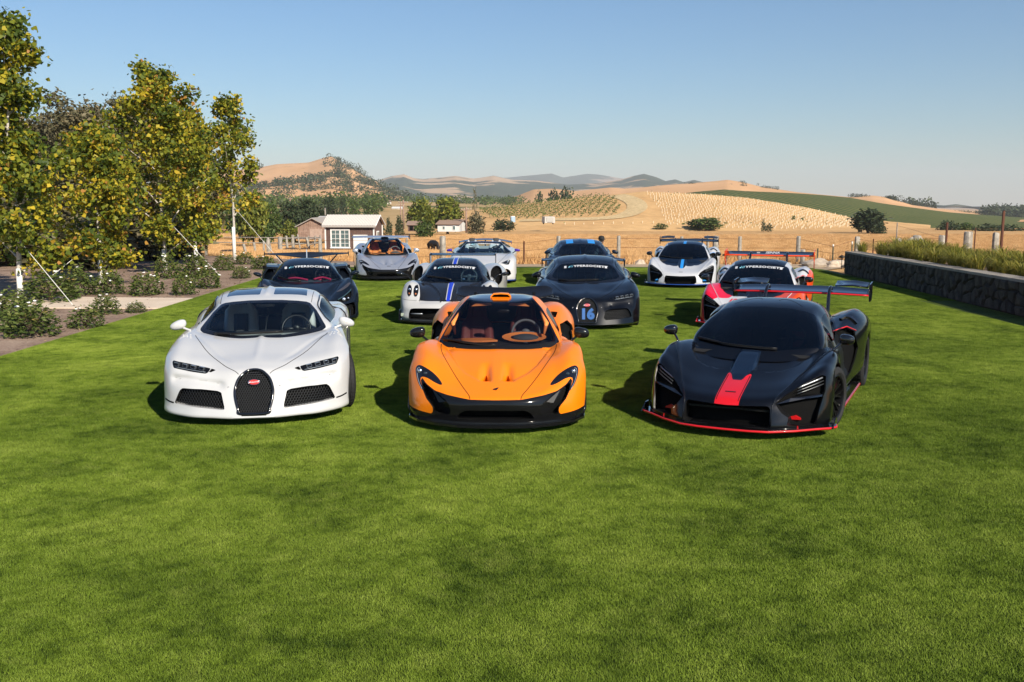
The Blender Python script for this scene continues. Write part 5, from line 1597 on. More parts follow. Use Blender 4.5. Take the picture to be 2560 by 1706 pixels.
for (x, y) in OG:
    o = link('ornamental_grass', TU[k_ % 3], None, (x, y, .62), (0, 0, rs.uniform(0, 6.28))); s_ = rs.uniform(.62, .92); o.scale = (s_ * 1.1, s_ * 1.1, s_ * .85)
    row = ('front', 'middle', 'rear')[k_ % 3]
    tag(o, 'yellow-green clump of ornamental grass growing behind the stone wall', 'grass', 'ornamental grass clumps behind the stone wall'); k_ += 1
# ------------------------------------------------------------------ stone wall
def mat_stone(name, stops, sc=6.0):
    m, t, b = nodes_of(name); p = geoco(t)
    oi = t.nodes.new('ShaderNodeObjectInfo')
    n = noise(t, p, sc, 5, .65); c = ramp(t, n.outputs[0], stops)
    v = ramp(t, oi.outputs['Random'], [(0, (.55, .52, .5)), (.5, (1, .97, .92)), (1, (1.25, 1.15, 1.02))])
    t.links.new(mixc(t, 1.0, c.outputs[0], v.outputs[0], 'MULTIPLY'), b.inputs['Base Color']); b.inputs['Roughness'].default_value = .9
    bump(t, n.outputs[0], b, .6, .03); return m
M_STONE = mat_stone('wall_stone', [(.3, (.025, .022, .02)), (.65, (.07, .062, .053))])  # stone colour darkened to carry the shade lying on the wall face
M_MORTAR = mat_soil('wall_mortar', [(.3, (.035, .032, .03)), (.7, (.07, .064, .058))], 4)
M_CAP = mat_soil('wall_cap', [(.3, (.30, .27, .23)), (.7, (.44, .40, .34))], 3)
wall = thing('stone_wall', (wall_x(24), 24, 0), 0, 'low grey stone retaining wall along the right side of the lawn', 'wall')
Y0, Y1 = 13.0, 33.2
def wl(y, off, z): return (wall_x(y) + off - wall_x(24), y - 24, z)
mb = MB()
mb.add([wl(Y0, .03, -.05), wl(Y1, .03, -.05), wl(Y1, .45, -.05), wl(Y0, .45, -.05), wl(Y0, .03, .74), wl(Y1, .03, .70), wl(Y1, .45, .70), wl(Y0, .45, .74)], [(0, 1, 2, 3), (4, 7, 6, 5), (0, 4, 5, 1), (1, 5, 6, 2), (2, 6, 7, 3), (3, 7, 4, 0)])
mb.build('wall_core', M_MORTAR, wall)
yy = Y0
while yy < Y1 - .05:
    l_ = min(RND.uniform(.9, 1.3), Y1 - yy)
    z0 = .745 - .04 * (yy - Y0) / (Y1 - Y0)
    mb = MB(); g_ = .012
    mb.add([wl(yy + g_, -.03, z0), wl(yy + l_ - g_, -.03, z0), wl(yy + l_ - g_, .47, z0), wl(yy + g_, .47, z0), wl(yy + g_, -.02, z0 + .06), wl(yy + l_ - g_, -.02, z0 + .06), wl(yy + l_ - g_, .46, z0 + .06), wl(yy + g_, .46, z0 + .06)], [(0, 1, 2, 3), (4, 7, 6, 5), (0, 4, 5, 1), (1, 5, 6, 2), (2, 6, 7, 3), (3, 7, 4, 0)])
    mb.build('cap_slab', M_CAP, wall); yy += l_
# irregular facing stones: each a cell of a rubble mosaic
rw = random.Random(3); seeds = []
yy = Y0
while yy < Y1:
    for k in range(3):
        seeds.append((yy + rw.uniform(-.16, .16), .13 + k * .25 + rw.uniform(-.10, .10)))
    yy += rw.uniform(.26, .42)
for (sy, sz) in seeds:
    P = [(max(Y0, sy - .7), .0), (min(Y1, sy + .7), .0), (min(Y1, sy + .7), .738), (max(Y0, sy - .7), .738)]
    for (oy, oz) in seeds:
        if (oy, oz) == (sy, sz) or abs(oy - sy) > 1.2: continue
        my, mz, ny, nz = (sy + oy) / 2, (sz + oz) / 2, oy - sy, oz - sz; Q = []
        f = [(p[0] - my) * ny + (p[1] - mz) * nz for p in P]
        for a in range(len(P)):
            b = (a + 1) % len(P)
            if f[a] <= 0: Q.append(P[a])
            if (f[a] <= 0) != (f[b] <= 0):
                t_ = f[a] / (f[a] - f[b]); Q.append((P[a][0] + (P[b][0] - P[a][0]) * t_, P[a][1] + (P[b][1] - P[a][1]) * t_))
        P = Q
        if len(P) < 3: break
    if len(P) < 3: continue
    n = len(P); cy = sum(p[0] for p in P) / n; cz = sum(p[1] for p in P) / n; pr = rw.uniform(.01, .06)
    sh = lambda k: [(cy + (a - cy) * k, cz + (b - cz) * k) for a, b in P]
    V = [wl(a, .04, b) for a, b in sh(.97)] + [wl(a, .012 - pr * .4, b) for a, b in sh(.90)] + [wl(a, -.004 - pr * rw.uniform(.7, 1.2), b) for a, b in sh(.62)]
    F = [(k, (k + 1) % n, n + (k + 1) % n, n + k) for k in range(n)] + [(n + k, n + (k + 1) % n, 2 * n + (k + 1) % n, 2 * n + k) for k in range(n)] + [tuple(range(2 * n, 3 * n))]
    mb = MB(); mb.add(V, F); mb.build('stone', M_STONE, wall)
sheet('raised_bed', [(wall_x(Y0) + .46, Y0), (wall_x(Y1) + .46, Y1), (wall_x(Y1) + 5, Y1), (wall_x(Y0) + 14, Y0)], .63, M_SOIL, th=.6)

# ------------------------------------------------------------------ fence posts, wires
M_POST = mat_bark('weathered_post', (.16, .14, .115), (.40, .36, .30), 5)
M_RUST = pmat('rusty_steel', (.10, .035, .018), .85)
M_TPOST = pmat('green_steel', (.06, .075, .05), .7)
GP = 'fence posts along the dry field'
def post_px(u, vt, vb, d, w, label, mat=None, lean=0.0, name='fence_post', white=False):
    x, y, z0 = px_pt(u, vb, d); z1 = px_pt(u, vt, d)[2]
    z0 = min(z0, float(field_z(x, y)) if y > 36 else z0) - .1
    h = z1 - z0
    root = thing(name, (x, y, z0), 0, label, 'post', GP)
    mb = MB(); n = 8
    rings = []
    for k, t in enumerate((0, .5, .97, 1)):
        r_ = w / 2 * (1.05 - .1 * t) * (.8 if k == 3 else 1)
        rings.append([(r_ * math.cos(2 * math.pi * q / n) * (1 + .08 * math.sin(3 * q + u)) + lean * t * h, r_ * math.sin(2 * math.pi * q / n), t * h + (.02 * math.sin(q * 2 + u) if k >= 2 else 0)) for q in range(n)])
    mb.loft(rings); mb.build('post', mat or M_POST, root, autosm=40)
    if white:
        c = MB(); c.tube([(lean * h, 0, h * .9), (lean * h, 0, h + .01)], w * .55, 8); c.build('white_tip', M_WHITEWASH, root, smooth=True)
    return root, (x + lean * h, y, z0, h)
FP = [(802, 596, 655, 39.5, .22, 'weathered post left of the shed', None, 0), (1018, 597, 660, 39.5, .14, 'weathered post behind the silver coupe', None, 0), (1107, 591, 660, 39.5, .32, 'thick pale post beside the grazing black cow', None, 0), (1247, 600, 660, 40, .10, 'thin post behind the white roadster', None, 0),
      (1310, 603, 658, 39.2, .09, 'rusty steel post right of the white roadster', M_RUST, 0), (1396, 591, 658, 39.5, .22, 'pale post left of the dark blue coupe roof', None, 0), (1546, 590, 658, 39.5, .20, 'pale post right of the dark blue coupe', None, 0), (1703, 592, 658, 41, .18, 'short post behind the blue-striped coupe wing, left', None, 0), (1768, 589, 658, 41, .16, 'post behind the blue-striped coupe wing, middle', None, 0), (1788, 590, 658, 39.5, .34, 'wide post behind the right end of the blue-striped coupe wing', None, 0),
      (1848, 592, 658, 39.2, .20, 'grey post above the tall red wing, left', None, 0), (1994, 591, 660, 39.0, .22, 'grey post above the tall red wing, right', None, 0), (2006, 625, 660, 38.5, .24, 'low stump post right of the tall red wing', None, 0), (2043, 622, 660, 38.0, .07, 'thin steel post left of the path light', M_TPOST, 0), (2081, 612, 660, 38.0, .07, 'white-tipped steel post left of the wall end', M_TPOST, 0), (2128, 605, 660, 37.5, .07, 'white-tipped steel post at the wall end', M_TPOST, 0),
      (2141, 592, 655, 38.5, .30, 'grey post behind the wall end', None, 0), (2181, 598, 655, 38.0, .07, 'thin rusty post behind the wall', M_RUST, 0), (2244, 597, 640, 38, .36, 'dark stump post behind the ornamental grass', None, 0), (2352, 589, 640, 38, .34, 'upright grey post right of the braced post', None, 0), (2363, 557, 640, 37, .12, 'tall rusty rod beside the upright grey post', M_RUST, .0), (2415, 580, 645, 36, .34, 'left post of the split pair', None, 0), (2424, 580, 645, 36.3, .18, 'right post of the split pair', None, 0), (2434, 570, 645, 36, .06, 'thin rod right of the split pair', M_RUST, .0), (2486, 582, 650, 35, .32, 'thick post near the right edge', None, 0), (2500, 528, 650, 34.5, .13, 'tallest rusty rod near the right edge', M_RUST, .01), (2240, 557, 620, 60, .10, 'thin grey pole standing in the field behind the wall', None, 0)]
tops = []
for (u, vt, vb, d, w, lb, mt, ln) in FP:
    r_, q = post_px(u, vt, vb, d, w * .75, lb, mt, ln, white='white-tipped' in lb); tops.append((u, q))
# braced corner post
rt, q = post_px(2290, 589, 640, 38, .36, 'braced corner post with slanting struts behind the grass')
for a in ((-1.6, .3), (1.0, -.3), (-.6, .1)):
    s_ = MB(); s_.tube([(0, 0, q[3] * .97), (a[0], a[1], .15)], [.09, .10], 7); s_.build('strut', M_POST, rt, smooth=True)
# left fence: leaning posts running into the field
LF = [(500, 590, 650, 48, .25, -.1), (515, 592, 655, 47, .2, .06), (618, 610, 640, 60, .25, -.22), (640, 606, 634, 66, .24, -.10), (660, 603, 634, 66, .22, .0), (672, 599, 645, 55, .35, .0), (680, 595, 630, 70, .26, -.2), (700, 592, 622, 80, .5, .02), (719, 590, 620, 82, .3, -.06), (733, 588, 619, 84, .4, 0), (752, 586, 617, 86, .2, -.15), (770, 590, 612, 92, .2, .05), (785, 590, 612, 92, .22, .1), (801, 588, 610, 95, .2, .0), (775, 594, 622, 84, .3, -.2)]
LT = []
names_ = ['first', 'second', 'third', 'fourth', 'fifth', 'sixth', 'seventh', 'eighth', 'ninth', 'tenth', 'eleventh', 'twelfth', 'thirteenth', 'fourteenth', 'fifteenth']
order_ = sorted(range(len(LF)), key=lambda i: LF[i][0])
for rank, i in enumerate(order_):
    u, vt, vb, d, w, ln = LF[i]
    r_, q = post_px(u, vt, vb, d, w * .7, 'leaning old post of the left fence, %s from the left' % names_[rank], None, ln); LT.append(q)
def wire_run(name, label, pts, hs, rad, mat, group):
    for k, h in enumerate(hs):
        P = [(p[0], p[1] - .05, p[2] + p[3] * h) for p in pts]
        mb = MB(); mb.tube(P, rad, 4); o = mb.build(name, mat)
        tag(o, label[k], 'wire' if rad < .02 else 'rail', group)
big = [q for u, q in tops if q[3] > .9 and q[1] > 37.8]
big.sort(key=lambda q: q[0])
wire_run('fence_wire', ['top wire of the field fence', 'middle wire of the field fence', 'bottom wire of the field fence'], big, (.92, .62, .34), .006, M_RUST, 'wires of the field fence')
far = sorted([q for q in LT if q[1] > 78], key=lambda q: q[0])
wire_run('fence_rail', ['upper rail of the old left fence', 'lower rail of the old left fence'], [(far[0][0] - 22, far[0][1] + 4, far[0][2] + .1, far[0][3])] + far, (.85, .5), .04, M_POST, 'rails of the old left fence')

# ------------------------------------------------------------------ shed, barn, houses
def mat_boards(name, a, b_, sc=14, vert=True):
    m, t, b = nodes_of(name); p = objco(t)
    n = noise(t, p, 3, 5, .65); n2 = noise(t, p, 30, 3, .6)
    c = ramp(t, n.outputs[0], [(.3, a), (.7, b_)]); c2 = ramp(t, n2.outputs[0], [(.3, (.7, .7, .7)), (.7, (1.1, 1.1, 1.1))])
    t.links.new(mixc(t, .7, c.outputs[0], c2.outputs[0], 'MULTIPLY'), b.inputs['Base Color']); b.inputs['Roughness'].default_value = .85; return m
M_BROWN = mat_boards('brown_boards', (.10, .058, .045), (.17, .10, .08))
M_OLDWOOD = mat_boards('old_barn_wood', (.22, .13, .09), (.42, .28, .21))
M_TRIM = pmat('white_trim', (.80, .78, .74), .6)
M_ROOF = pmat('corrugated_roof', (.62, .57, .51), .5, .1)
M_PANE = pmat('window_pane', (.10, .15, .15), .06, spec=.8)
def shed():
    # front wall faces the camera, slightly turned; 3.95 m wide, 2.75 m to the eaves
    D = 80.0; x0, _, zb = px_pt(815, 640, D); x1 = px_pt(938, 640, D)[0]; w = x1 - x0; ze = px_pt(815, 562, D)[2]; zr = px_pt(815, 537, D + 1.4)[2]
    zb = float(field_z(x0, D)) - .2; H_ = ze - zb; dp = 2.9
    root = thing('garden_shed', (x0, D, zb), R(-6), 'small brown shed with white window and pale corrugated roof', 'shed')
    # vertical boards on the two visible walls
    nb_ = 22
    for i in range(nb_):
        mb = MB(); bw = w / nb_; mb.box((bw * (i + .5), .03 + .012 * (i % 2), H_ / 2), (bw - .012, .05, H_)); mb.build('wall_board', M_BROWN, root)
    for i in range(14):
        mb = MB(); bw = dp / 14; hh_ = H_ + (zr - ze) * (1 - abs((i + .5) / 7 - 1)); mb.box((w - .03 - .012 * (i % 2), bw * (i + .5) + .06, hh_ / 2), (.05, bw - .012, hh_)); mb.build('wall_board', M_BROWN, root)
    mb = MB(); mb.box((w / 2, dp / 2 + .1, H_ / 2), (w - .1, dp - .1, H_)); mb.build('wall_core', M_DARKTRIM, root)
    for xx in (0, w):
        mb = MB(); mb.box((xx, .0, H_ / 2), (.10, .10, H_)); mb.build('corner_trim', M_TRIM, root)
    mb = MB(); mb.box((w, dp, H_ / 2), (.1, .1, H_)); mb.build('corner_trim', M_TRIM, root)
    # gable roof of corrugated sheet, ridge along the width
    rid = zr - zb; ov = .22
    for sgn in (0, 1):
        mb = MB(); n = 70; V = []; F = []
        for i in range(n + 1):
            xx = -ov + (w + 2 * ov) * i / n; dz = .022 * math.cos(i * math.pi)
            if sgn == 0: a, b = (xx, -.28, H_ - .06 + dz), (xx, dp / 2, rid + dz)
            else: a, b = (xx, dp / 2, rid + dz), (xx, dp + .28, H_ - .06 + dz)
            V += [a, b]
            if i: F.append((2 * i - 2, 2 * i, 2 * i + 1, 2 * i - 1))
        mb.add(V, F); mb.build('roof_sheet', M_ROOF, root)
    mb = MB(); mb.box((w / 2, -.25, H_ - .14), (w + 2 * ov, .03, .14)); mb.build('fascia', pmat('fascia_grey', (.42, .38, .34), .6), root)
    for s in (0, 1):
        mb = MB(); mb.tube([(w + ov, -.28, H_ - .10), (w + ov, dp / 2, rid - .05), (w + ov, dp + .28, H_ - .10)], .05, 6); mb.build('barge_board', M_TRIM, root); break
    # two-leaf window with panes
    def window(cx, cz, ww, hh_, leafs, rows, cols):
        o = MB(); t = .07
        for (a, b, c, d) in ((cx, cz + hh_ / 2, ww, t), (cx, cz - hh_ / 2, ww + .1, t)): o.box((a, -.03, b), (c + t, .07, d))
        for a in (-1, 1): o.box((cx + a * ww / 2, -.03, cz), (t, .069, hh_ - t))
        wo_ = o.build('window', M_TRIM, root)
        lw = ww / leafs
        for L in range(leafs):
            lx = cx - ww / 2 + lw * (L + .5)
            fr = MB(); s = .05
            for b in (-1, 1): fr.box((lx, -.02, cz + b * (hh_ / 2 - t / 2 - s / 2 - .002)), (lw - .03, .04, s)); fr.box((lx + b * (lw / 2 - s / 2 - .012), -.021, cz), (s, .04, hh_ - t - 2 * s))
            for c in range(1, cols): fr.box((lx - lw / 2 + lw * c / cols, -.018, cz), (.03, .03, hh_ - .1))
            for r_ in range(1, rows): fr.box((lx, -.017, cz - hh_ / 2 + hh_ * r_ / rows), (lw - .06, .03, .03))
            fr.build('sash', M_TRIM, wo_)
            for c in range(cols):
                for r_ in range(rows):
                    p = MB(); p.box((lx - lw / 2 + lw * (c + .5) / cols, -.006, cz - hh_ / 2 + hh_ * (r_ + .5) / rows), (lw / cols - .01, .008, hh_ / rows - .01)); p.build('pane', M_PANE, wo_)
    px = lambda u: (u - 815) / 2450 * D
    zz = lambda v: px_pt(815, v, D)[2] - zb
    window((px(829) + px(876)) / 2, (zz(574) + zz(620)) / 2, px(876) - px(829), zz(574) - zz(620), 2, 4, 2)
    mb = MB(); mb.box(((px(886) + px(922)) / 2, -.02, zz(612) - .3), (px(922) - px(886), .06, zz(572) - zz(640))); dr = mb.build('door', M_TRIM, root)
    mb = MB(); mb.box((px(918), -.06, zz(615)), (.05, .05, .08)); mb.build('door_handle', M_CHROME, dr)
    mb = MB(); mb.box((w + .02, 1.3, zz(597)), (.05, .75, 1.2)); sw = mb.build('side_window', M_TRIM, root)
    for k in (-.18, .18):
        mb = MB(); mb.box((w + .05, 1.3 + k, zz(597)), (.012, .28, 1.0)); mb.build('pane', M_PANE, sw)
    pl = MB(); pl.box((-.05, .3, rid + .25), (.09, .09, .6)); pl.build('vent_pipe', M_POST, root)
shed()
def gable_house(name, label, u0, u1, vb, ve, vr, d, dp, wall_m, roof_m, rz=0, planks=0, wins=(), gable_front=False, cat='house'):
    x0, _, zb = px_pt(u0, vb, d); x1 = px_pt(u1, vb, d)[0]; w = x1 - x0; H_ = px_pt(u0, ve, d)[2] - zb; Rg = px_pt(u0, vr, d)[2] - zb
    root = thing(name, (x0, d, zb - .3), rz, label, cat); H_ += .3; Rg += .3
    mb = MB()
    if gable_front:
        if planks:
            for i in range(planks):
                bw = w / planks; k = (i + .5) / planks; hh_ = H_ + (Rg - H_) * (1 - abs(2 * k - 1))
                q = MB(); q.box((bw * (i + .5), .02 * (i % 2), hh_ / 2), (bw - .02, .06, hh_)); q.build('plank', wall_m, root)
        mb.prism([(0, 0), (w, 0), (w, H_), (w / 2, Rg), (0, H_)], .05, dp, 'y'); mb.build('walls', wall_m, root)
        for s in (0, 1):
            q = MB(); a = (-.25, H_ - .12) if s == 0 else (w + .25, H_ - .12)
            V = [(a[0], -.3, a[1]), (w / 2, -.3, Rg + .04), (w / 2, dp + .2, Rg + .04), (a[0], dp + .2, a[1])]; V += [(v[0], v[1], v[2] + .10) for v in V]
            q.add(V, [(0, 1, 2, 3), (4, 7, 6, 5), (0, 4, 5, 1), (1, 5, 6, 2), (2, 6, 7, 3), (3, 7, 4, 0)]); q.build('roof', roof_m, root)
    else:
        mb.prism([(0, 0), (dp, 0), (dp, H_), (dp / 2, Rg), (0, H_)], 0, w, 'x'); mb.build('walls', wall_m, root)
        for s in (0, 1):
            q = MB(); a = (-.3, H_ - .1) if s == 0 else (dp + .3, H_ - .1)
            V = [(-.3, a[0], a[1]), (-.3, dp / 2, Rg + .05), (w + .3, dp / 2, Rg + .05), (w + .3, a[0], a[1])]; V += [(v[0], v[1], v[2] + .12) for v in V]
            q.add(V, [(0, 1, 2, 3), (4, 7, 6, 5), (0, 4, 5, 1), (1, 5, 6, 2), (2, 6, 7, 3), (3, 7, 4, 0)]); q.build('roof', roof_m, root)
    for (fx, fz, fw, fh, mm) in wins:
        q = MB(); q.box((fx * w, -.03, fz * H_), (fw * w, .08, fh * H_)); o = q.build('window' if mm is M_PANE else 'door', M_TRIM if mm is M_PANE else mm, root)
        if mm is M_PANE:
            q = MB(); q.box((fx * w, -.075, fz * H_), (fw * w * .8, .02, fh * H_ * .8)); q.build('pane', M_PANE, o)
    return root
M_WHITEWALL = pmat('white_house_wall', (.72, .70, .66), .7)
M_REDROOF = pmat('faded_roof', (.30, .20, .15), .8)
gable_house('old_barn', 'old weathered plank barn left of the brown shed', 745, 818, 592, 566, 548, 105, 9, M_OLDWOOD, pmat('barn_roof_grey', (.34, .30, .26), .8), 0, 16, ((.62, .42, .42, .75, mat_boards('barn_door_boards', (.38, .26, .2), (.5, .36, .28))),), True, 'barn')
gable_house('barn_annexe', 'pale-roofed lean-to barn showing behind the old barn', 790, 830, 560, 552, 545, 125, 8, M_OLDWOOD, M_ROOF, 0, 0, (), False, 'barn')
gable_house('white_house', 'low white house below the bright green trees', 1094, 1148, 575, 560, 552, 165, 7, M_WHITEWALL, M_REDROOF, R(-8), 0, ((.78, .5, .12, .55, M_PANE), (.3, .5, .1, .4, M_PANE)))
gable_house('dark_shelter', 'dark open shelter between the column shrubs and green trees', 1020, 1048, 574, 562, 556, 160, 5, M_BROWN, M_REDROOF, 0, 0, ((.3, .45, .3, .6, M_VOID), (.72, .45, .3, .6, M_VOID)))
gable_house('far_house', 'tiny white house far off right of the shed roof', 955, 974, 511, 506, 502, 620, 9, M_WHITEWALL, M_REDROOF, 0, 0, ((.5, .5, .2, .4, M_PANE),))
gable_house('far_farmhouse', 'tiny white farmhouse roofs farther down the valley', 980, 1004, 525, 521, 518, 480, 8, M_WHITEWALL, M_WHITEWALL, 0, 0, ((.4, .5, .2, .4, M_PANE),))
gable_house('farm_building', 'white building half hidden by trees above the left fence', 742, 756, 503, 497, 493, 520, 8, M_WHITEWALL, M_REDROOF, 0, 0, ((.5, .5, .3, .4, M_PANE),))
# utility poles
GU = 'wooden utility poles in the valley'
for (u, vt, vb, d, lb) in ((1009, 500, 566, 175, 'utility pole left of the bright green trees'), (1002, 508, 560, 210, 'farther utility pole just left of the near one'), (1166, 517, 575, 165, 'utility pole right of the white house'), (726, 493, 522, 330, 'pale far-off pole above the left fence')):
    x, y, z0 = px_pt(u, vb, d); z1 = px_pt(u, vt, d)[2]
    root = thing('utility_pole', (x, y, z0 - .5), 0, lb, 'pole', GU); h = z1 - z0 + .5
    mb = MB(); mb.tube([(0, 0, 0), (0, 0, h)], [.17, .12], 8); mb.build('pole', M_OLDWOOD, root, smooth=True)
    mb = MB(); mb.box((0, -.1, h - .5), (1.8, .1, .12)); ca = mb.build('crossarm', M_OLDWOOD, root)
    for k in (-.75, -.3, .3, .75):
        mb = MB(); mb.lathe([(0, .001), (.0, .05), (.06, .04), (.1, .05), (.14, .02)], 8, 'z'); mb.build('insulator', M_WHITEWASH, ca, loc=(k, -.1, h - .44), smooth=True)
# trailer and portable toilet by the vineyard
x, y, z = px_pt(1371, 561, 208); root = thing('box_trailer', (x, y, z), R(8), 'pale box trailer parked below the leafy vine rows', 'trailer')
mb = MB(); mb.box((0, 0, .95), (2.2, 3.6, 1.3), taper=.97); mb.build('trailer_body', pmat('trailer_grey', (.50, .47, .42), .6), root)
for s in (-1, 1):
    mb = MB(); mb.lathe([(-.1, .01), (-.1, .3), (.1, .3), (.1, .01)], 14, 'x', (s * 1.0, .2, .3)); mb.build('wheel', M_RUBBER, root, smooth=False)
mb = MB(); mb.tube([(-.5, -1.8, .4), (0, -2.7, .35), (.5, -1.8, .4)], .05, 6); mb.build('drawbar', M_RUST, root)
mb = MB(); mb.box((0, -1.82, 1.0), (1.5, .03, .9)); mb.build('door', pmat('trailer_panel', (.42, .40, .36), .6), root)
x, y, z = px_pt(1282, 556, 208); root = thing('portable_toilet', (x, y, z), .2, 'tiny pale blue portable toilet beside the dark bush', 'toilet')
mb = MB(); mb.box((0, 0, .55), (.9, .9, 1.1)); mb.build('cabin', pmat('toilet_blue', (.30, .42, .52), .5), root)
mb = MB(); mb.loft([[(-.48, -.48, 1.1), (.48, -.48, 1.1), (.48, .48, 1.1), (-.48, .48, 1.1)], [(-.3, -.3, 1.25), (.3, -.3, 1.25), (.3, .3, 1.25), (-.3, .3, 1.25)]]); mb.build('roof', pmat('toilet_white', (.7, .72, .74), .5), root)
mb = MB(); mb.box((0, -.46, .52), (.6, .02, .95)); mb.build('door', pmat('toilet_door', (.36, .48, .58), .5), root)

# ------------------------------------------------------------------ path lights and rocks
M_BRONZE = pmat('dark_bronze', (.03, .026, .022), .5, .6)
for (u, v, d, lb) in ((2104, 663, 35.6, 'dark mushroom path light at the end of the stone wall'), (1813, 668, 36.9, 'dark path light behind the tall red wing')):
    x, y, z = px_pt(u, v, d); root = thing('path_light', (x, y, .0), 0, lb, 'lamp', 'path lights at the lawn edge')
    mb = MB(); mb.tube([(0, 0, 0), (0, 0, .42)], .013, 8); mb.build('stem', M_BRONZE, root, smooth=True)
    mb = MB(); mb.lathe([(.40, .02), (.42, .12), (.44, .13), (.49, .06), (.51, .01)], 16, 'z'); mb.build('cap', M_BRONZE, root, smooth=True)
M_ROCK = mat_stone('field_rock', [(.3, (.30, .25, .20)), (.7, (.52, .45, .37))], 4)
for i, (u, v, d, s_, lb) in enumerate(((2040, 668, 37.2, .42, 'flat pale rock left of the path light'), (2082, 668, 36.9, .26, 'pointed dark rock right of the flat one'), (2092, 664, 37.6, .30, 'rounded rock behind the path light'), (2122, 666, 36.6, .2, 'small rock against the wall end'), (1600, 662, 38.6, .2, 'small rock behind the dark blue coupe'), (1960, 670, 37.0, .24, 'low rock right of the orange coupe tail'))):
    x, y, z = px_pt(u, v, d); rr = np.random.default_rng(i + 50)
    bm = bmesh.new(); bmesh.ops.create_icosphere(bm, subdivisions=3, radius=1)
    for v_ in bm.verts:
        c = v_.co; k = 1 + .18 * math.sin(c.x * 3 + i) * math.cos(c.y * 4 + i) + .12 * math.sin(c.z * 6 + 2 * i) + rr.normal() * .02
        v_.co = Vector((c.x * k * s_ * 1.25, c.y * k * s_, max(-.1, c.z) * k * s_ * .75))
    me = bpy.data.meshes.new('rock'); bm.to_mesh(me); bm.free(); me.materials.append(M_ROCK)
    o = link('rock', me, None, (x, y, .0)); tag(o, lb, 'rock', 'rocks at the lawn edge')

# ------------------------------------------------------------------ cattle and a crouching person
def skin_mesh(name, verts, edges, rads, mat, parent=None, root_i=0, sub=2, loc=None, rz=0, scale=1.0):
    me = bpy.data.meshes.new(name); me.from_pydata([tuple(Vector(v) * scale) for v in verts], edges, [])
    o = link(name, me, parent, loc, (0, 0, rz))
    o.modifiers.new('skin', 'SKIN'); sv = me.skin_vertices[0].data
    for i, r_ in enumerate(rads):
        rr = r_ if hasattr(r_, '__len__') else (r_, r_); sv[i].radius = (rr[0] * scale, rr[1] * scale); sv[i].use_root = (i == root_i)
    s = o.modifiers.new('sub', 'SUBSURF'); s.levels = sub; s.render_levels = sub
    bpy.context.view_layer.update()
    dg = bpy.context.evaluated_depsgraph_get(); m2 = bpy.data.meshes.new_from_object(o.evaluated_get(dg))
    o.modifiers.clear(); o.data = m2; bpy.data.meshes.remove(me); m2.name = name
    m2.materials.clear(); m2.materials.append(mat); m2.polygons.foreach_set('use_smooth', np.full(len(m2.polygons), True))
    return o
M_COW = pmat('black_hide', (.012, .011, .011), .6)
def cow(loc, rz, label, graze=True, s=1.0):
    v = [(0, 0, 1.0), (.45, 0, 1.02), (.75, 0, 1.05), (-.45, 0, 1.0), (-.8, 0, 1.04), (1.0, 0, 1.0 if graze else 1.2), (1.25, 0, .75 if graze else 1.4), (1.45, 0, .40 if graze else 1.42), (1.58, 0, .18 if graze else 1.30)]
    r_ = [(.33, .36), (.30, .36), (.24, .30), (.33, .36), (.26, .30), (.17, .22), (.13, .17), (.12, .13), (.07, .08)]
    e = [(0, 1), (1, 2), (0, 3), (3, 4), (2, 5), (5, 6), (6, 7), (7, 8)]
    def leg(x, y, front):
        k = len(v); top = (x, y, .78); 
        if front: pts = [(x, y, .78), (x + .03, y, .46), (x, y, .22), (x + .02, y, .03)]
        else: pts = [(x, y, .82), (x + .12, y, .56), (x - .10, y, .38), (x - .06, y, .03)]
        rr = [.15, .085, .06, .065] if front else [.18, .10, .065, .065]
        for q, p in enumerate(pts): v.append(p); r_.append(rr[q])
        e.append((2 if front else 4, k)); e.extend([(k + q, k + q + 1) for q in range(3)])
    for y in (.18, -.18): leg(.68, y, True); leg(-.75, y, False)
    root = thing('grazing_cow', loc, rz, label, 'cow', 'black cows in the dry field'); root.scale = (s, s, s)
    b = skin_mesh('hide', v, e, r_, M_COW, root)
    hx, hz = (1.38, .52) if graze else (1.40, 1.46)
    for y in (1, -1):
        mb = MB(); mb.ell((hx - .08, y * .20, hz + .08), (.05, .11, .045), 10, 6); mb.build('ear', M_COW, root, smooth=True)
    mb = MB(); mb.tube([(-.98, 0, 1.08), (-1.08, 0, .8), (-1.06, .02, .4)], [.035, .025, .05], 6); mb.build('tail', M_COW, root, smooth=True)
_c = lambda u, v, d, dz=-.05: (px_pt(u, v, d)[0], d, float(field_z(px_pt(u, v, d)[0], d)) + dz)
cow(_c(1083, 640, 84), R(-62), 'black cow grazing beside the thick pale post', True, .86)
cow(_c(725, 640, 80, -.70), R(20), 'black cow lying down, its back above the boomerang wing on the left', True, .9)
cow(_c(760, 640, 80, -.70), R(75), 'black cow lying down, its back above the middle of the boomerang wing', True, .9)
cow(_c(568, 645, 62, -.6), R(15), 'black cow lying in the grass behind the slender trunk', True, .8)

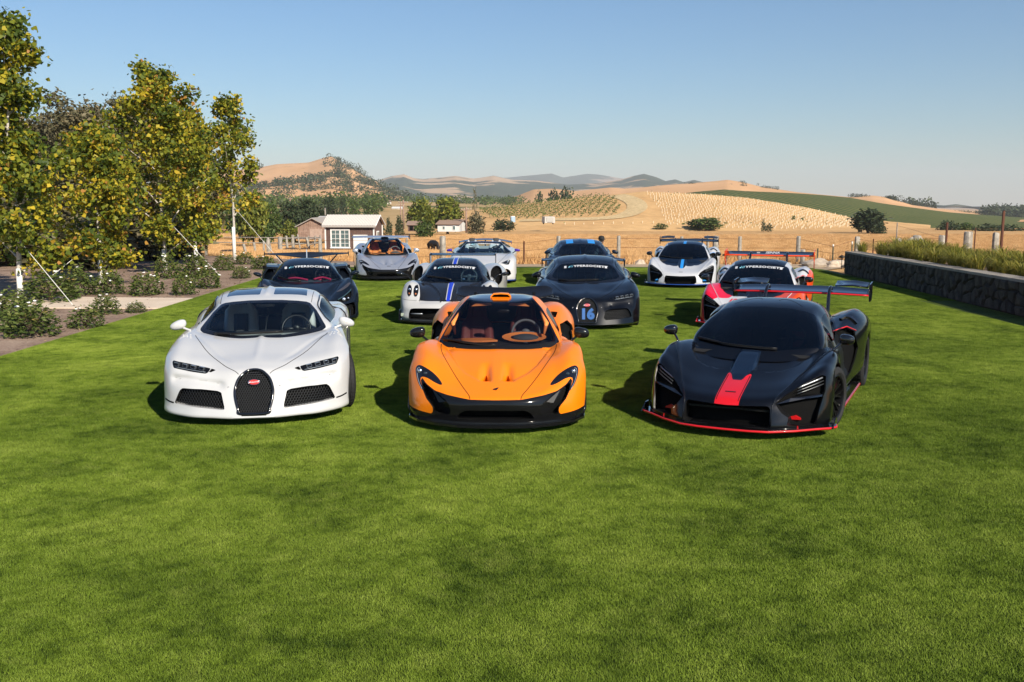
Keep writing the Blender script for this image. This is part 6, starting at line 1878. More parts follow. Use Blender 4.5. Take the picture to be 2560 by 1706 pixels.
def person():
    x, y, _ = px_pt(1497, 640, 33.2)
    root = thing('person', (x, y, 0), R(200), 'person in a black cap and dark shirt crouching behind the dark blue coupe', 'person')
    v = [(0, 0, .42), (0, .10, .62), (0, .17, .86), (0, .17, .95), (0, .19, 1.03)]
    r_ = [(.16, .13), (.15, .11), (.17, .11), (.07, .07), (.055, .06)]
    e = [(0, 1), (1, 2), (2, 3), (3, 4)]
    def chain(start, pts, rads):
        k = len(v); v.extend(pts); r_.extend(rads); e.append((start, k)); e.extend([(k + i, k + i + 1) for i in range(len(pts) - 1)])
    for s in (1, -1):
        chain(2, [(s * .20, .16, .86), (s * .24, .24, .62), (s * .17, .44, .56), (s * .14, .52, .55)], [.07, .05, .04, .03])
        chain(0, [(s * .11, .02, .38), (s * .15, .38, .44), (s * .13, .16, .10), (s * .13, .34, .045)], [.10, .075, .05, .045])
    skin_mesh('body', v, e, r_, pmat('dark_clothes', (.02, .022, .03), .8), root)
    SK = pmat('skin', (.42, .24, .16), .55)
    mb = MB(); mb.ell((0, .20, 1.13), (.078, .098, .118), 18, 14); mb.ell((0, .30, 1.115), (.016, .025, .022), 8, 6)
    for s in (1, -1): mb.ell((s * .080, .19, 1.12), (.012, .022, .032), 8, 6)
    hd = mb.build('head', SK, root, smooth=True)
    for s in (1, -1):
        q = MB(); q.ell((s * .03, .285, 1.135), (.012, .008, .008), 8, 6); q.build('eye', M_BLACK, hd, smooth=True)
    q = MB(); q.ell((0, .288, 1.075), (.025, .008, .006), 8, 6); q.build('mouth', pmat('lips', (.35, .14, .11), .5), hd, smooth=True)
    q = MB(); q.lathe([(1.16, .102), (1.20, .106), (1.25, .098), (1.285, .07), (1.30, .01)], 20, 'z', (0, .19, 0), closed=False); q.V = [(a, .19 + (b - .19) * 1.12, c) for a, b, c in q.V]
    cp = q.build('cap', pmat('black_cap', (.012, .012, .012), .8), root, smooth=True)
    q = MB(); q.prism([(-.085, .27), (-.07, .37), (0, .40), (.07, .37), (.085, .27)], 1.165, 1.178, 'z'); q.build('cap_brim', pmat('black_cap', (.012, .012, .012), .8), cp)
    for s in (1, -1):
        for i in range(4):
            q = MB(); q.tube([(s * (.13 - .018 * i + .02), .52, .55), (s * (.13 - .018 * i), .57, .545), (s * (.125 - .017 * i), .60, .52)], [.010, .009, .007], 6); q.build('finger', SK, root, smooth=True)
        q = MB(); q.tube([(s * .10, .50, .565), (s * .085, .54, .56)], [.011, .009], 6); q.build('thumb', SK, root, smooth=True)
        q = MB(); q.ell((s * .125, .525, .55), (.04, .035, .018), 10, 6); q.build('palm', SK, root, smooth=True)
person()

# ------------------------------------------------------------------ haze over the valley
mb = MB(); mb.box((0, 4400, 105), (12960, 9000, 336))
hz = mb.build('haze', None or bpy.data.materials.new('haze')); tag(hz, kind='stuff')
hm = hz.data.materials[0]; hm.use_nodes = True; ht = hm.node_tree
for n in list(ht.nodes): ht.nodes.remove(n)
ho = ht.nodes.new('ShaderNodeOutputMaterial'); pv = ht.nodes.new('ShaderNodeVolumePrincipled')
pv.inputs['Color'].default_value = (.97, .98, 1.0, 1); pv.inputs['Density'].default_value = .00012; pv.inputs['Anisotropy'].default_value = 0
ht.links.new(pv.outputs[0], ho.inputs['Volume'])
# ------------------------------------------------------------------ car 1: rounded coupe with horseshoe grille
def car_chiron(root, body_m, grille_m, step=.03, wheel_m=None, glass_m=None, roof_glass=False, seat_m=None, seat2_m=None, number=None, banner_on=False, stripes=None, wing=False, dots=False, deep=False, sill_m=None, steer=0.0, side_glass=None, spine_m=None):
    net = NETS['chiron']
    sm = lambda e: np.clip(e, 0, 1) ** 2 * (3 - 2 * np.clip(e, 0, 1))
    def disp(G):
        x, y, z = np.abs(G[..., 0]), G[..., 1], G[..., 2]
        up = sm((y - .35) / .3) * sm((1.45 - y) / .2) * (z > .5)
        z = z + up * .012 * np.exp(-(x / .035) ** 2)                       # centre crease of the bonnet
        xs = .185 + (y - .27) * .545                                        # bonnet edge: outside of it the wing swells
        z = z - up * .010 * np.exp(-((x - xs) / .035) ** 2)
        fr = (y < .5) & (z > .35) & (z < .56)
        ch = np.exp(-((z - (.455 + .05 * sm((x - .3) / .5))) / .035) ** 2) * sm((x - .28) / .1) * sm((.93 - x) / .08)
        y2 = y + np.where(fr, .05 * ch, 0)                                  # channel over the side intakes
        return np.stack([G[..., 0], y2, z], -1)
    B = Surf.net(net['body'], step, disp); bv = B.bvh()
    def dispc(G):
        x, y, z = G[..., 0], G[..., 1], G[..., 2]
        return np.stack([x, y, z + .02 * np.exp(-(x / .03) ** 2) * sm((y - 2.1) / .15)], -1)
    C = Surf.net(net['cabin'], step * 1.15, dispc); cv = C.bvh()
    fr = lambda ax, y, z: y < .75
    # grille
    G = [(-.1, .603), (.045, .60), (.105, .575), (.165, .515), (.195, .43), (.20, .37), (.19, .30), (.165, .215), (.14, .165), (-.1, .165)]
    sub = B.pop(region(B, G, 'front', lim=fr))
    sub.build('grille_recess', M_VOID, root, depth=.07, dirv=(0, 1, 0), rim_mat=M_GLOSSBLK)
    full = [p for p in G if p[0] >= 0]; full = full + [(-p[0], p[1]) for p in reversed(full)]
    hexnet(bv, G, .026, .008, M_GRILLE, root, 'grille_mesh', .02)
    outline_tube(bv, full, .016, M_GLOSSBLK, root, 'grille_surround', n=5, off=.004)
    # oval badge
    h = hit(bv, (0, .48), 'front')[0]
    bd = MB(); bd.lathe([(0, .0005), (-.006, .001), (-.006, .04), (0, .046)], 28, 'y')
    ob = bd.build('badge', pmat('badge_red', (.62, .04, .035), .25, coat=.5), root, loc=(0, h.y - .012, .485), rot=(R(-14), 0, 0), smooth=True)
    ob.scale = (1.25, 1, .62)
    rg = MB(); rg.tube([(.047 * math.cos(t), -.004, .047 * math.sin(t)) for t in np.linspace(0, 2 * math.pi, 28)[:-1]], .004, 6, closed=True); rg.build('badge_rim', M_CHROME, ob, smooth=True)
    V, F = textmesh('BUGATTI', .028, bold=.0006)
    link('badge_lettering', mesh_of('badge_lettering', [(x * .62, -.0085, y * 1.2) for x, y in V], F, M_WHITELET, None, False), ob)
    if number:
        V, F = textmesh(number, .25, bold=.015)
        yy = hit(bv, (0, .33), 'front')[0].y
        pts = []
        for x, y in V:
            hh = hit(bv, (x * .95, .315 + y), 'front'); pts.append((x * 1.08, hh[0].y + .004, .315 + y))
        link('grille_number', mesh_of('grille_number', pts, F, pmat('number_blue', (.008, .085, .28), .5), None, False), root)
    # side intakes with honeycomb
    I = [(.345, .385), (.39, .40), (.568, .417), (.765, .42), (.80, .395), (.861, .262), (.85, .25), (.607, .228), (.33, .207), (.305, .215)]
    sub = B.pop(region(B, I, 'front', lim=fr))
    for q in split_lr(sub): q.build('side_intake', M_VOID, root, depth=.10, dirv=(0, 1, 0), rim_mat=body_m if not deep else M_BLACK)
    for s in (1, -1):
        hexnet(bv, [(p[0] * s, p[1]) for p in I], .03, .006, M_GRILLE, root, 'intake_mesh', .05, sym=False)
    # headlamps: dark pocket, four square cells, clear cover
    Hl = [(.479, .608), (.69, .648), (.902, .682), (.907, .664), (.882, .613), (.70, .583), (.53, .562), (.50, .572)]
    sub = B.pop(region(B, Hl, 'front', lim=fr))
    for sg, q in zip((1, -1), split_lr(sub)):
        hl = q.build('headlamp', M_VOID, root, depth=.05, dirv=(0, 1, 0), rim_mat=M_GLOSSBLK)
        q.offset(.002).build('headlamp_cover', M_CLEAR, hl)
        for i in range(4):
            u = .575 + i * .093; zc = .602 + (u - .54) * .135 
            hh = hit(bv, (u * sg, zc), 'front')[0]
            mb = MB(); mb.box((0, 0, 0), (.062, .03, .040)); mb.box((0, -.016, .004), (.044, .012, .024), m=1)
            mb.build('lamp_cell', [M_LAMP, M_GLOSSBLK], hl, loc=(hh.x, hh.y + .032, hh.z), rot=(0, R(-10) * sg, R(24) * sg))
        ln = MB(); P = [hit(bv, (u * sg, .575 + (u - .54) * .135), 'front')[0] + Vector((0, .012, 0)) for u in np.linspace(.53, .87, 8)]
        ln.tube(P, .005, 5); ln.build('light_guide', M_DRL, hl, smooth=True)
    T = [(.41, .598), (.47, .606), (.50, .571), (.47, .575)]
    sub = B.pop(region(B, T, 'front', lim=fr))
    for q in split_lr(sub): q.build('lamp_vent', M_VOID, root, depth=.03, dirv=(0, 1, 0), rim_mat=M_BLACK)
    # lower lip: dark slot lines
    lines(bv, root, 'lip_gap', M_SEAM, [('front', [(.87, .255), (.93, .262), (.985, .275)], True), ('front', [(.13, .15), (0, .148), (-.13, .15)], False)], .016)
    lines(bv, root, 'bonnet_gap', M_SEAM, [('top', [(.77, 1.33), (.70, 1.1), (.56, .76), (.33, .37), (.165, .18)], True)], .007)
    for (x, z) in ((.27, .435), (.80, .5)):
        for s in (1, -1):
            hh = hit(bv, (x * s, z), 'front')
            if hh:
                mb = MB(); mb.lathe([(0, .001), (-.002, .010), (0, .012)], 12, 'y'); mb.build('parking_sensor', pmat('sensor_grey', (.35, .35, .36), .4), root, loc=tuple(hh[0]))
    if dots:
        for s in (1, -1):
            for i in range(3):
                for j in range(2 if i else 3):
                    hh = hit(bv, (s * (.80 + i * .045 + j * .012), 1.17 + j * .07 + i * .03), 'top')
                    if hh:
                        mb = MB(); mb.ell((0, 0, 0), (.013, .016, .006), 10, 6); mb.build('wing_vent', body_m, root, loc=tuple(hh[0]), smooth=True)
    # cabin
    B.pop(region(B, [(-.1, 1.36), (.45, 1.45), (.66, 1.68), (.72, 2.2), (.72, 2.85), (-.1, 2.85)], 'top', lim=lambda ax, y, z: z > .6))
    WS = [(-.1, .79), (.25, .795), (.5, .82), (.70, .857), (.75, .885), (.742, .91), (.63, 1.065), (.548, 1.145), (.50, 1.163), (.40, 1.178), (.2, 1.193), (-.1, 1.198)]
    ins = region(C, WS, 'front', lim=lambda ax, y, z: y < 2.3, grow=.0)
    ws = C.pop(ins)
    WI = [(-.1, .845), (.25, .85), (.45, .868), (.65, .893), (.69, .915), (.605, 1.055), (.525, 1.125), (.48, 1.142), (.2, 1.168), (-.1, 1.173)]
    gl = ws.pop(region(ws, WI, 'front'))
    gl.build('windscreen', glass_m or M_GLASS, root)
    ws.build('windscreen_border', M_GLOSSBLK, root)
    SW = [(1.80, .92), (1.98, 1.0), (2.2, 1.10), (2.42, 1.155), (2.65, 1.15), (2.84, 1.07), (2.92, .965), (2.6, .93), (2.1, .91)]
    sub = C.pop(region(C, spline(SW, 4, True), 'side', lim=lambda ax, y, z: ax > .45))
    for q in split_lr(sub): q.build('side_window', side_glass or M_DARKGLASS, root)
    if roof_glass:
        sub = C.pop(region(C, [(.085, 2.19), (.50, 2.24), (.495, 2.64), (.085, 2.62)], 'top', lim=lambda ax, y, z: z > 1.1))
        for q in split_lr(sub): q.build('roof_window', pmat('roof_glass_black', (.004, .005, .006), .02, coat=1), root)
    if stripes:
        st = region(C, [(.22, 1.9), (.43, 1.9), (.43, 3.6), (.22, 3.6)], 'top', lim=lambda ax, y, z: (z > .9) & (y > 2.04))
        for q in split_lr(C.pop(st)): q.build('roof_stripe', stripes, root)
        st = region(B, [(.22, .6), (.40, .6), (.40, 1.4), (.22, 1.4)], 'top', lim=lambda ax, y, z: (z > .6) & (y < 1.35))
        for q in split_lr(B.pop(st)): q.build('bonnet_stripe', stripes, root)
    C.build('cabin_shell', body_m, root, rim=.02, rim_mat=M_BLACK)
    lines(cv, root, 'roof_gap', M_SEAM, [('top', [(.56, 2.06), (.57, 2.3), (.58, 2.6)], True)], .006)
    wiper(cv, root, [(-.55, .855), (-.35, .857), (-.1, .862), (.25, .872)])
    if banner_on: banner(cv, root, 1.115, .47)
    tub(root, .72, 1.3, 2.95, .82, ztop=1.2)
    dash(root, .70, [(1.28, .80), (1.55, .835), (1.75, .84), (1.86, .80), (1.88, .62), (1.80, .40)], M_DARKTRIM)
    sm_, s2 = seat_m or M_DARKTRIM, seat2_m or M_DARKTRIM
    for sx in (-.37, .37): seat(root, sx, 2.42, .38, sm_, s2, back=.66)
    steering(root, .37, 1.93, .83, M_BLACK)
    sp = MB(); sp.tube([(0, 1.8, .83), (0, 2.2, .98), (0, 2.5, 1.18)], .012, 6); sp.build('centre_spine', spine_m or stripes or M_CHROME, root, smooth=True)
    rm = MB(); rm.ell((0, 1.98, 1.13), (.11, .02, .032), 14, 8, pw=.7); rm.box((0, 2.0, 1.165), (.05, .06, .04)); rm.build('rear_view_mirror', M_BLACK, root, smooth=True)
    # wheels
    arch(B, .97, .345, .375); arch(B, 3.68, .355, .385)
    B.build('body', body_m, root, rim=.02, rim_mat=M_BLACK)
    for s in (1, -1):
        liner(root, s * .99, .97, .345, .38); liner(root, s * .99, 3.68, .355, .39)
    wheel_meshes('chiron_f', .342, .30, .262, 10, wheel_m or pmat('rim_grey', (.12, .12, .125), .3, .9))
    for s in (1, -1):
        put_wheel(root, 'chiron_f', s * .885, .97, .342, steer)
        put_wheel(root, 'chiron_f', s * .89, 3.68, .342)
    mirror_pod(root, (1.0, 1.56, .95), (.096, .06, .058), body_m, (.85, 1.52, .885), tilt=-.25, pw=.9)
    # underside plate and C-shaped side line
    up = MB(); up.box((0, 2.3, .13), (1.6, 3.9, .02)); up.build('underfloor', M_BLACK, root)
    for s in (1, -1):
        P = []
        for p in spline([(1.75, .93), (2.2, 1.13), (2.62, 1.19), (2.95, 1.06), (3.06, .86), (2.98, .6), (2.7, .42), (2.3, .36)], 5):
            hs = [hh for hh in (hit(cv, p, 'side', s), hit(bv, p, 'side', s)) if hh]
            if hs:
                hh = max(hs, key=lambda q: abs(q[0].x)); P.append(hh[0] + hh[1] * .004)
        mb = MB(); mb.tube(P, .011, 6); mb.build('side_trim', M_GLOSSBLK if not sill_m else sill_m, root, smooth=True)
    if wing:
        w = wing_mesh(smooth_x([(-.95, 4.25, 1.07, .28, R(8)), (-.6, 4.22, 1.105, .30, R(10)), (0, 4.2, 1.11, .30, R(10)), (.6, 4.22, 1.105, .30, R(10)), (.95, 4.25, 1.07, .28, R(8))]))
        o = w.build('rear_wing', body_m, root, smooth=True)
        for s in (1, -1):
            e = MB(); e.prism([(4.2, 1.10), (4.56, 1.12), (4.5, .97), (4.36, .94)], s * .95 - .01, s * .95 + .01, 'x'); e.build('wing_endplate', body_m, o)
            e = MB(); e.tube([(s * .45, 4.35, 1.08), (s * .42, 4.25, .85)], .03, 8); e.build('wing_strut', M_BLACK, o, smooth=True)
    return bv, cv

# ------------------------------------------------------------------ car 2: teardrop-cabin coupe with hooked lamps
def car_p1(root, body_m, roof_m, black_m, step=.03, cant_m=None, mirror_m=None, trim_m=None, seat_m=None, wheel_m=None, glass_m=None, wing='low', scoop_m=None, wing_m=None, badge='swoosh'):
    net = NETS['p1']
    sm = lambda e: np.clip(e, 0, 1) ** 2 * (3 - 2 * np.clip(e, 0, 1))
    def disp(G):
        x, y, z = np.abs(G[..., 0]), G[..., 1], G[..., 2]
        yc = np.interp(x, [0, .09, .134, .213, .342, .443, .514, .6], [.41, .415, .427, .467, .598, .768, .96, 1.3])
        on = (z > .35) & (y < 1.3)
        e = y - yc
        d = -.030 * sm(e / .03) * np.exp(-np.maximum(e, 0) / .25) * sm((x - .05) / .04)
        d += -.075 * np.exp(-((x - .122) / .042) ** 2) * sm((y - .425) / .018) * np.clip(1 - (y - .43) / .40, 0, 1) * 1.45
        z = z + np.where(on, d, 0)
        # flutes over the front wings
        z = z - np.where((y > .8) & (y < 1.45) & (z > .5), .018 * np.exp(-((x - .60) / .06) ** 2) * sm((y - .8) / .3), 0)
        return np.stack([G[..., 0], y, z], -1)
    B = Surf.net(net['body'], step, disp); bv = B.bvh()
    C = Surf.net(net['cabin'], step * 1.1); cv = C.bvh()
    fr = lambda ax, y, z: y < .78
    Hl = [(.893, .611), (.856, .649), (.775, .633), (.668, .572), (.573, .485), (.647, .497), (.741, .537), (.805, .545), (.826, .52), (.806, .464), (.775, .405), (.838, .465), (.878, .542)]
    Hs = spline(Hl, 3, True)
    sub = B.pop(region(B, Hs, 'front', lim=fr))
    for sg, q in zip((1, -1), split_lr(sub)):
        hl = q.build('headlamp', M_GLOSSBLK, root, rim=.02, rim_mat=M_BLACK)
        P = [hit(bv, (sg * a, b), 'front') for a, b in spline([(.60, .502), (.68, .545), (.77, .60), (.845, .625), (.872, .60), (.862, .54), (.835, .482), (.80, .43)], 4)]
        ln = MB(); ln.tube([h[0] + h[1] * .001 for h in P[12:] if h], .004, 5); ln.build('light_guide', M_DRL, hl, smooth=True)
        h = hit(bv, (sg * .835, .597), 'front')
        mb = MB(); mb.ell((0, 0, 0), (.026, .02, .024), 14, 10); mb.build('lamp_lens', M_LAMP, hl, loc=tuple(h[0]), smooth=True)
        h = hit(bv, (sg * .77, .58), 'front')
        mb = MB(); mb.ell((0, 0, 0), (.022, .012, .016), 14, 10); mb.build('lamp_lens', pmat('lamp_dark_glass', (.03, .04, .05), .05, coat=1), hl, loc=tuple(h[0]), smooth=True)
    Mo = [(-.1, .371), (.27, .373), (.51, .405), (.65, .432), (.75, .485), (.80, .535), (.82, .515), (.795, .43), (.746, .343), (.69, .285), (.668, .255), (.672, .205), (.69, .188), (.80, .20), (.90, .213), (.99, .23), (1.05, .15), (1.0, .05), (-.1, .05)]
    mo = B.pop(region(B, Mo, 'front', lim=fr))
    lo = mo.pop(region(mo, [(-.1, .262), (.27, .262), (.32, .255), (.37, .225), (.40, .185), (.41, .16), (-.1, .158)], 'front'))
    lo.build('lower_intake', M_VOID, root, depth=.15, dirv=(0, 1, 0), rim_mat=M_BLACK)
    sc_ = mo.pop(region(mo, [(.665, .195), (.50, .19), (.47, .23), (.49, .32), (.58, .395), (.70, .445), (.785, .50), (.80, .51), (.785, .43), (.735, .33), (.672, .262), (.655, .23)], 'front'))
    for q in split_lr(sc_): q.build('cheek_duct', black_m, root, depth=.13, dirv=(0, 1, 0), rim_mat=black_m)
    mv = MB(); h = [hit(bv, p, 'front')[0] + Vector((0, .10, 0)) for p in ((.537, .317), (.69, .425), (.612, .299))]
    for s in (1, -1):
        mv = MB(); mv.add([(s * v.x, v.y, v.z) for v in h], [(0, 1, 2)]); mv.build('duct_mesh', pmat('mesh_grey', (.05, .048, .046), .6), root)
    mo.build('front_bumper', black_m, root)
    # splitter
    sp = MB()
    out = [(0, -.015), (.2, -.01), (.4, .025), (.65, .15), (.85, .33), (.955, .52), (.965, .66), (.93, .70)]
    ring = out + [(-p[0], p[1]) for p in reversed(out[1:])]
    sp.prism(ring, .092, .116, 'z'); so = sp.build('splitter', M_GLOSSBLK, root)
    for s in (1, -1):
        e = MB(); P = [(s * .935, .56, .12), (s * .96, .60, .19), (s * .97, .75, .33), (s * .972, .82, .42)]
        e.tube(P, [.018, .022, .02, .01], 6); e.build('splitter_fin', black_m, so, smooth=True)
    lines(bv, root, 'bonnet_gap', M_SEAM, [('top', [(.674, 1.41), (.655, 1.15), (.60, .90), (.528, .70), (.371, .364), (.284, .175), (.266, .112)], True), ], .007)
    if badge == 'swoosh':
        bd = []
        for (x, z) in spline([(-.035, .452), (0, .462), (.03, .466), (.012, .449), (-.004, .447)], 3, True):
            h = hit(bv, (x, z), 'front'); bd.append(h[0] + h[1] * .004)
        link('badge', mesh_of('badge', bd, [list(range(len(bd)))], M_GLOSSBLK, None, False), root)
    else:
        lines(bv, root, 'badge', M_GLOSSBLK, [('front', [(-.055, .462), (0, .462), (.055, .462)], False)], .022, .004)
    nv = B.pop(region(B, [(.088, .437), (.162, .437), (.158, .50), (.138, .60), (.118, .66), (.102, .60), (.092, .50)], 'top', lim=lambda ax, y, z: z > .3))
    for q in split_lr(nv): q.build('bonnet_nostril', body_m, root, depth=.055, dirv=(0, .5, -1), rim_mat=body_m)
    # door-side ducts ahead of the rear wheels
    sub = B.pop(region(B, [(.745, .87), (.85, .885), (.93, .80), (.955, .60), (.93, .38), (.80, .40)], 'front', lim=lambda ax, y, z: (y > 2.15) & (y < 2.95), face=lambda a, b, c: b < -.12))
    for q in split_lr(sub): q.build('side_duct', M_VOID, root, depth=.30, dirv=(0, 1, 0), rim_mat=black_m)
    sub = B.pop(region(B, [(.60, 2.78), (.70, 2.76), (.73, 2.95), (.64, 2.98)], 'top', lim=lambda ax, y, z: z > .7))
    for q in split_lr(sub): q.build('deck_duct', M_VOID, root, depth=.05)
    # cabin
    B.pop(region(B, [(-.1, 1.30), (.4, 1.38), (.6, 1.56), (.66, 2.1), (.6, 2.7), (-.1, 2.75)], 'top', lim=lambda ax, y, z: z > .5))
    WS = [(-.1, .62), (.5, .66), (.708, .77), (.705, .803), (.59, 1.012), (.508, 1.137), (.425, 1.222), (.41, 1.236), (.3, 1.30), (-.1, 1.32)]
    ws = C.pop(region(C, WS, 'front', lim=lambda ax, y, z: (y < 2.9) & (z > .6)))
    gl = ws.pop(region(ws, [(-.1, 1.0), (.66, 1.0), (.66, 1.52), (.60, 1.73), (.53, 1.90), (.45, 2.03), (.38, 2.075), (.2, 2.035), (-.1, 2.02)], 'top'))
    low = gl.pop(region(gl, [(-.1, .6), (.5, .6), (.68, .70), (.68, .80), (.50, .79), (.3, .772), (-.1, .768)], 'front'))
    gl.build('windscreen', glass_m or M_GLASS, root)
    low.build('scuttle', M_BLACK, root)
    ws.build('roof_panel', roof_m, root)
    SW = [(1.80, .86), (1.98, .98), (2.12, 1.06), (2.35, 1.10), (2.55, 1.06), (2.62, .95), (2.5, .86), (2.1, .80)]
    sub = C.pop(region(C, spline(SW, 4, True), 'side', lim=lambda ax, y, z: ax > .4))
    for q in split_lr(sub): q.build('side_window', M_DARKGLASS, root)
    C.build('cabin_shell', cant_m or body_m, root, rim=.02, rim_mat=M_BLACK)
    wiper(cv, root, [(-.66, .815), (-.45, .80), (-.25, .785), (-.03, .775)])
    # roof scoop
    scm = scoop_m or body_m
    s1 = MB()
    def scr(y, w, zt, zb, t=.015):
        o = [(-w, y, zb), (-w * .98, y, (zb + zt) / 2), (-w * .72, y, zt), (0, y, zt + .006), (w * .72, y, zt), (w * .98, y, (zb + zt) / 2), (w, y, zb)]
        i_ = [(w - t, y, zb), (w * .98 - t, y, (zb + zt) / 2 - t * .2), (w * .70 - t * .3, y, zt - t), (0, y, zt + .006 - t), (-w * .70 + t * .3, y, zt - t), (-w * .98 + t, y, (zb + zt) / 2 - t * .2), (-w + t, y, zb)]
        return o + i_
    s1.loft([scr(2.20, .13, 1.292, 1.222), scr(2.34, .128, 1.288, 1.225), scr(2.7, .11, 1.255, 1.215), scr(3.1, .08, 1.19, 1.16)])
    so = s1.build('roof_scoop', scm, root, autosm=40)
    tg = MB(); tg.add([(-.125, 2.225, 1.228), (.125, 2.225, 1.228), (.095, 2.07, 1.212), (-.095, 2.07, 1.212), (-.125, 2.225, 1.245), (.125, 2.225, 1.245), (.095, 2.06, 1.222), (-.095, 2.06, 1.222)], [(4, 5, 6, 7), (3, 2, 6, 7), (0, 3, 7, 4), (1, 2, 6, 5)])
    tg.build('scoop_tongue', scm, so)
    vd = MB(); vd.box((0, 2.33, 1.245), (.21, .02, .075)); vd.build('scoop_mouth', M_VOID, so)
    # interior
    tr = trim_m or M_DARKTRIM
    tub(root, .64, 1.25, 2.78, .72, ztop=1.18, xr=.42)
    dash(root, .62, [(1.27, .72), (1.5, .755), (1.66, .765), (1.76, .74), (1.78, .6), (1.72, .4)], M_DARKTRIM)
    for (pl, nm) in (([(-.54, 1.60), (-.42, 1.68), (-.12, 1.70), (-.02, 1.52), (-.2, 1.46), (-.5, 1.46)], 'dash_panel'),):
        mb = MB(); mb.prism(pl, .785, .805, 'z'); mb.build(nm, tr, root)
    mb = MB()
    ro = [(.30 + .26 * math.cos(t) * (1.0 if math.cos(t) > 0 else 1.05), 1.66 + .17 * math.sin(t)) for t in np.linspace(0, 2 * math.pi, 20)[:-1]]
    ri_ = [(.30 + .17 * math.cos(t), 1.68 + .11 * math.sin(t)) for t in np.linspace(0, 2 * math.pi, 20)[:-1]]
    V = [(x, y, .80 + (y - 1.55) * .22) for x, y in ro] + [(x, y, .79 + (y - 1.55) * .2) for x, y in ri_]
    mb.add(V, [(i, (i + 1) % 19, 19 + (i + 1) % 19, 19 + i) for i in range(19)]); mb.build('instrument_binnacle', tr, root)
    mb = MB(); mb.ell((.31, 1.70, .80), (.17, .10, .055), 16, 8); mb.build('instrument_hood', pmat('alcantara_grey', (.05, .055, .06), .8), root, smooth=True)
    steering(root, .31, 1.88, .84, pmat('wheel_grey', (.12, .12, .12), .6), .165)
    for sx in (-.31, .31): seat(root, sx, 2.28, .26, seat_m or M_DARKTRIM, seat_m or M_DARKTRIM, w=.44, back=.70)
    for s in (1, -1):
        mb = MB(); mb.tube([(s * .53, 1.62, .86), (s * .56, 1.70, .98), (s * .49, 1.9, 1.10)], [.012, .03, .01], 6); mb.build('pillar_trim', tr, root, smooth=True)
        mb = MB(); mb.add([(s * .10, 2.02, 1.165), (s * .36, 2.02, 1.15), (s * .30, 2.05, 1.185), (s * .12, 2.05, 1.19)], [(0, 1, 2, 3)]); mb.build('sun_visor', tr, root)
    mb = MB(); mb.ell((.04, 1.95, 1.10), (.08, .02, .025), 14, 8, pw=.7); mb.build('rear_view_mirror', M_BLACK, root, smooth=True)
    # wheels
    arch(B, 1.06, .33, .36); arch(B, 3.72, .345, .385)
    B.build('body', body_m, root, rim=.02, rim_mat=M_BLACK)
    for s in (1, -1):
        liner(root, s * .93, 1.06, .33, .365); liner(root, s * .93, 3.72, .345, .39)
    wheel_meshes('p1_f', .327, .25, .245, 10, wheel_m or pmat('rim_black', (.015, .015, .016), .3, .6))
    wheel_meshes('p1_r', .348, .31, .258, 10, wheel_m or pmat('rim_black', (.015, .015, .016), .3, .6))
    for s in (1, -1):
        put_wheel(root, 'p1_f', s * .845, 1.06, .327); put_wheel(root, 'p1_r', s * .80, 3.72, .348)
    mirror_pod(root, (.972, 1.58, .885), (.092, .06, .062), mirror_m or black_m, (.845, 1.50, .80), tilt=-.1, pw=.72)
    up = MB(); up.box((0, 2.3, .12), (1.6, 3.9, .02)); up.build('underfloor', M_BLACK, root)
    wm = wing_m or black_m
    if wing == 'low':
        w = wing_mesh(smooth_x([(-.70, 4.18, 1.10, .22, R(16)), (-.62, 4.08, 1.075, .36, R(20)), (-.45, 4.02, 1.055, .42, R(20)), (0, 4.0, 1.04, .42, R(19)), (.45, 4.02, 1.055, .42, R(20)), (.62, 4.08, 1.075, .36, R(20)), (.70, 4.18, 1.10, .22, R(16))]), .07, .05)
        wo = w.build('rear_wing', wm, root, smooth=True)
    else:
        w = wing_mesh(smooth_x([(-1.0, 4.35, 1.19, .30, R(10)), (-.5, 4.32, 1.195, .34, R(10)), (0, 4.32, 1.195, .34, R(10)), (.5, 4.32, 1.195, .34, R(10)), (1.0, 4.35, 1.19, .30, R(10))]), .07, .05)
        wo = w.build('rear_wing', wm, root, smooth=True)
        for s in (1, -1):
            e = MB(); e.prism([(4.25, 1.12), (4.72, 1.13), (4.72, 1.32), (4.55, 1.30)], s * 1.0 - .008, s * 1.0 + .008, 'x'); e.build('wing_endplate', black_m, wo)
    for s in (1, -1):
        e = MB(); e.tube([(s * .42, 4.2, 1.12), (s * .40, 4.1, .9)], .028, 8); e.build('wing_strut', M_BLACK, wo, smooth=True)
    return bv, cv

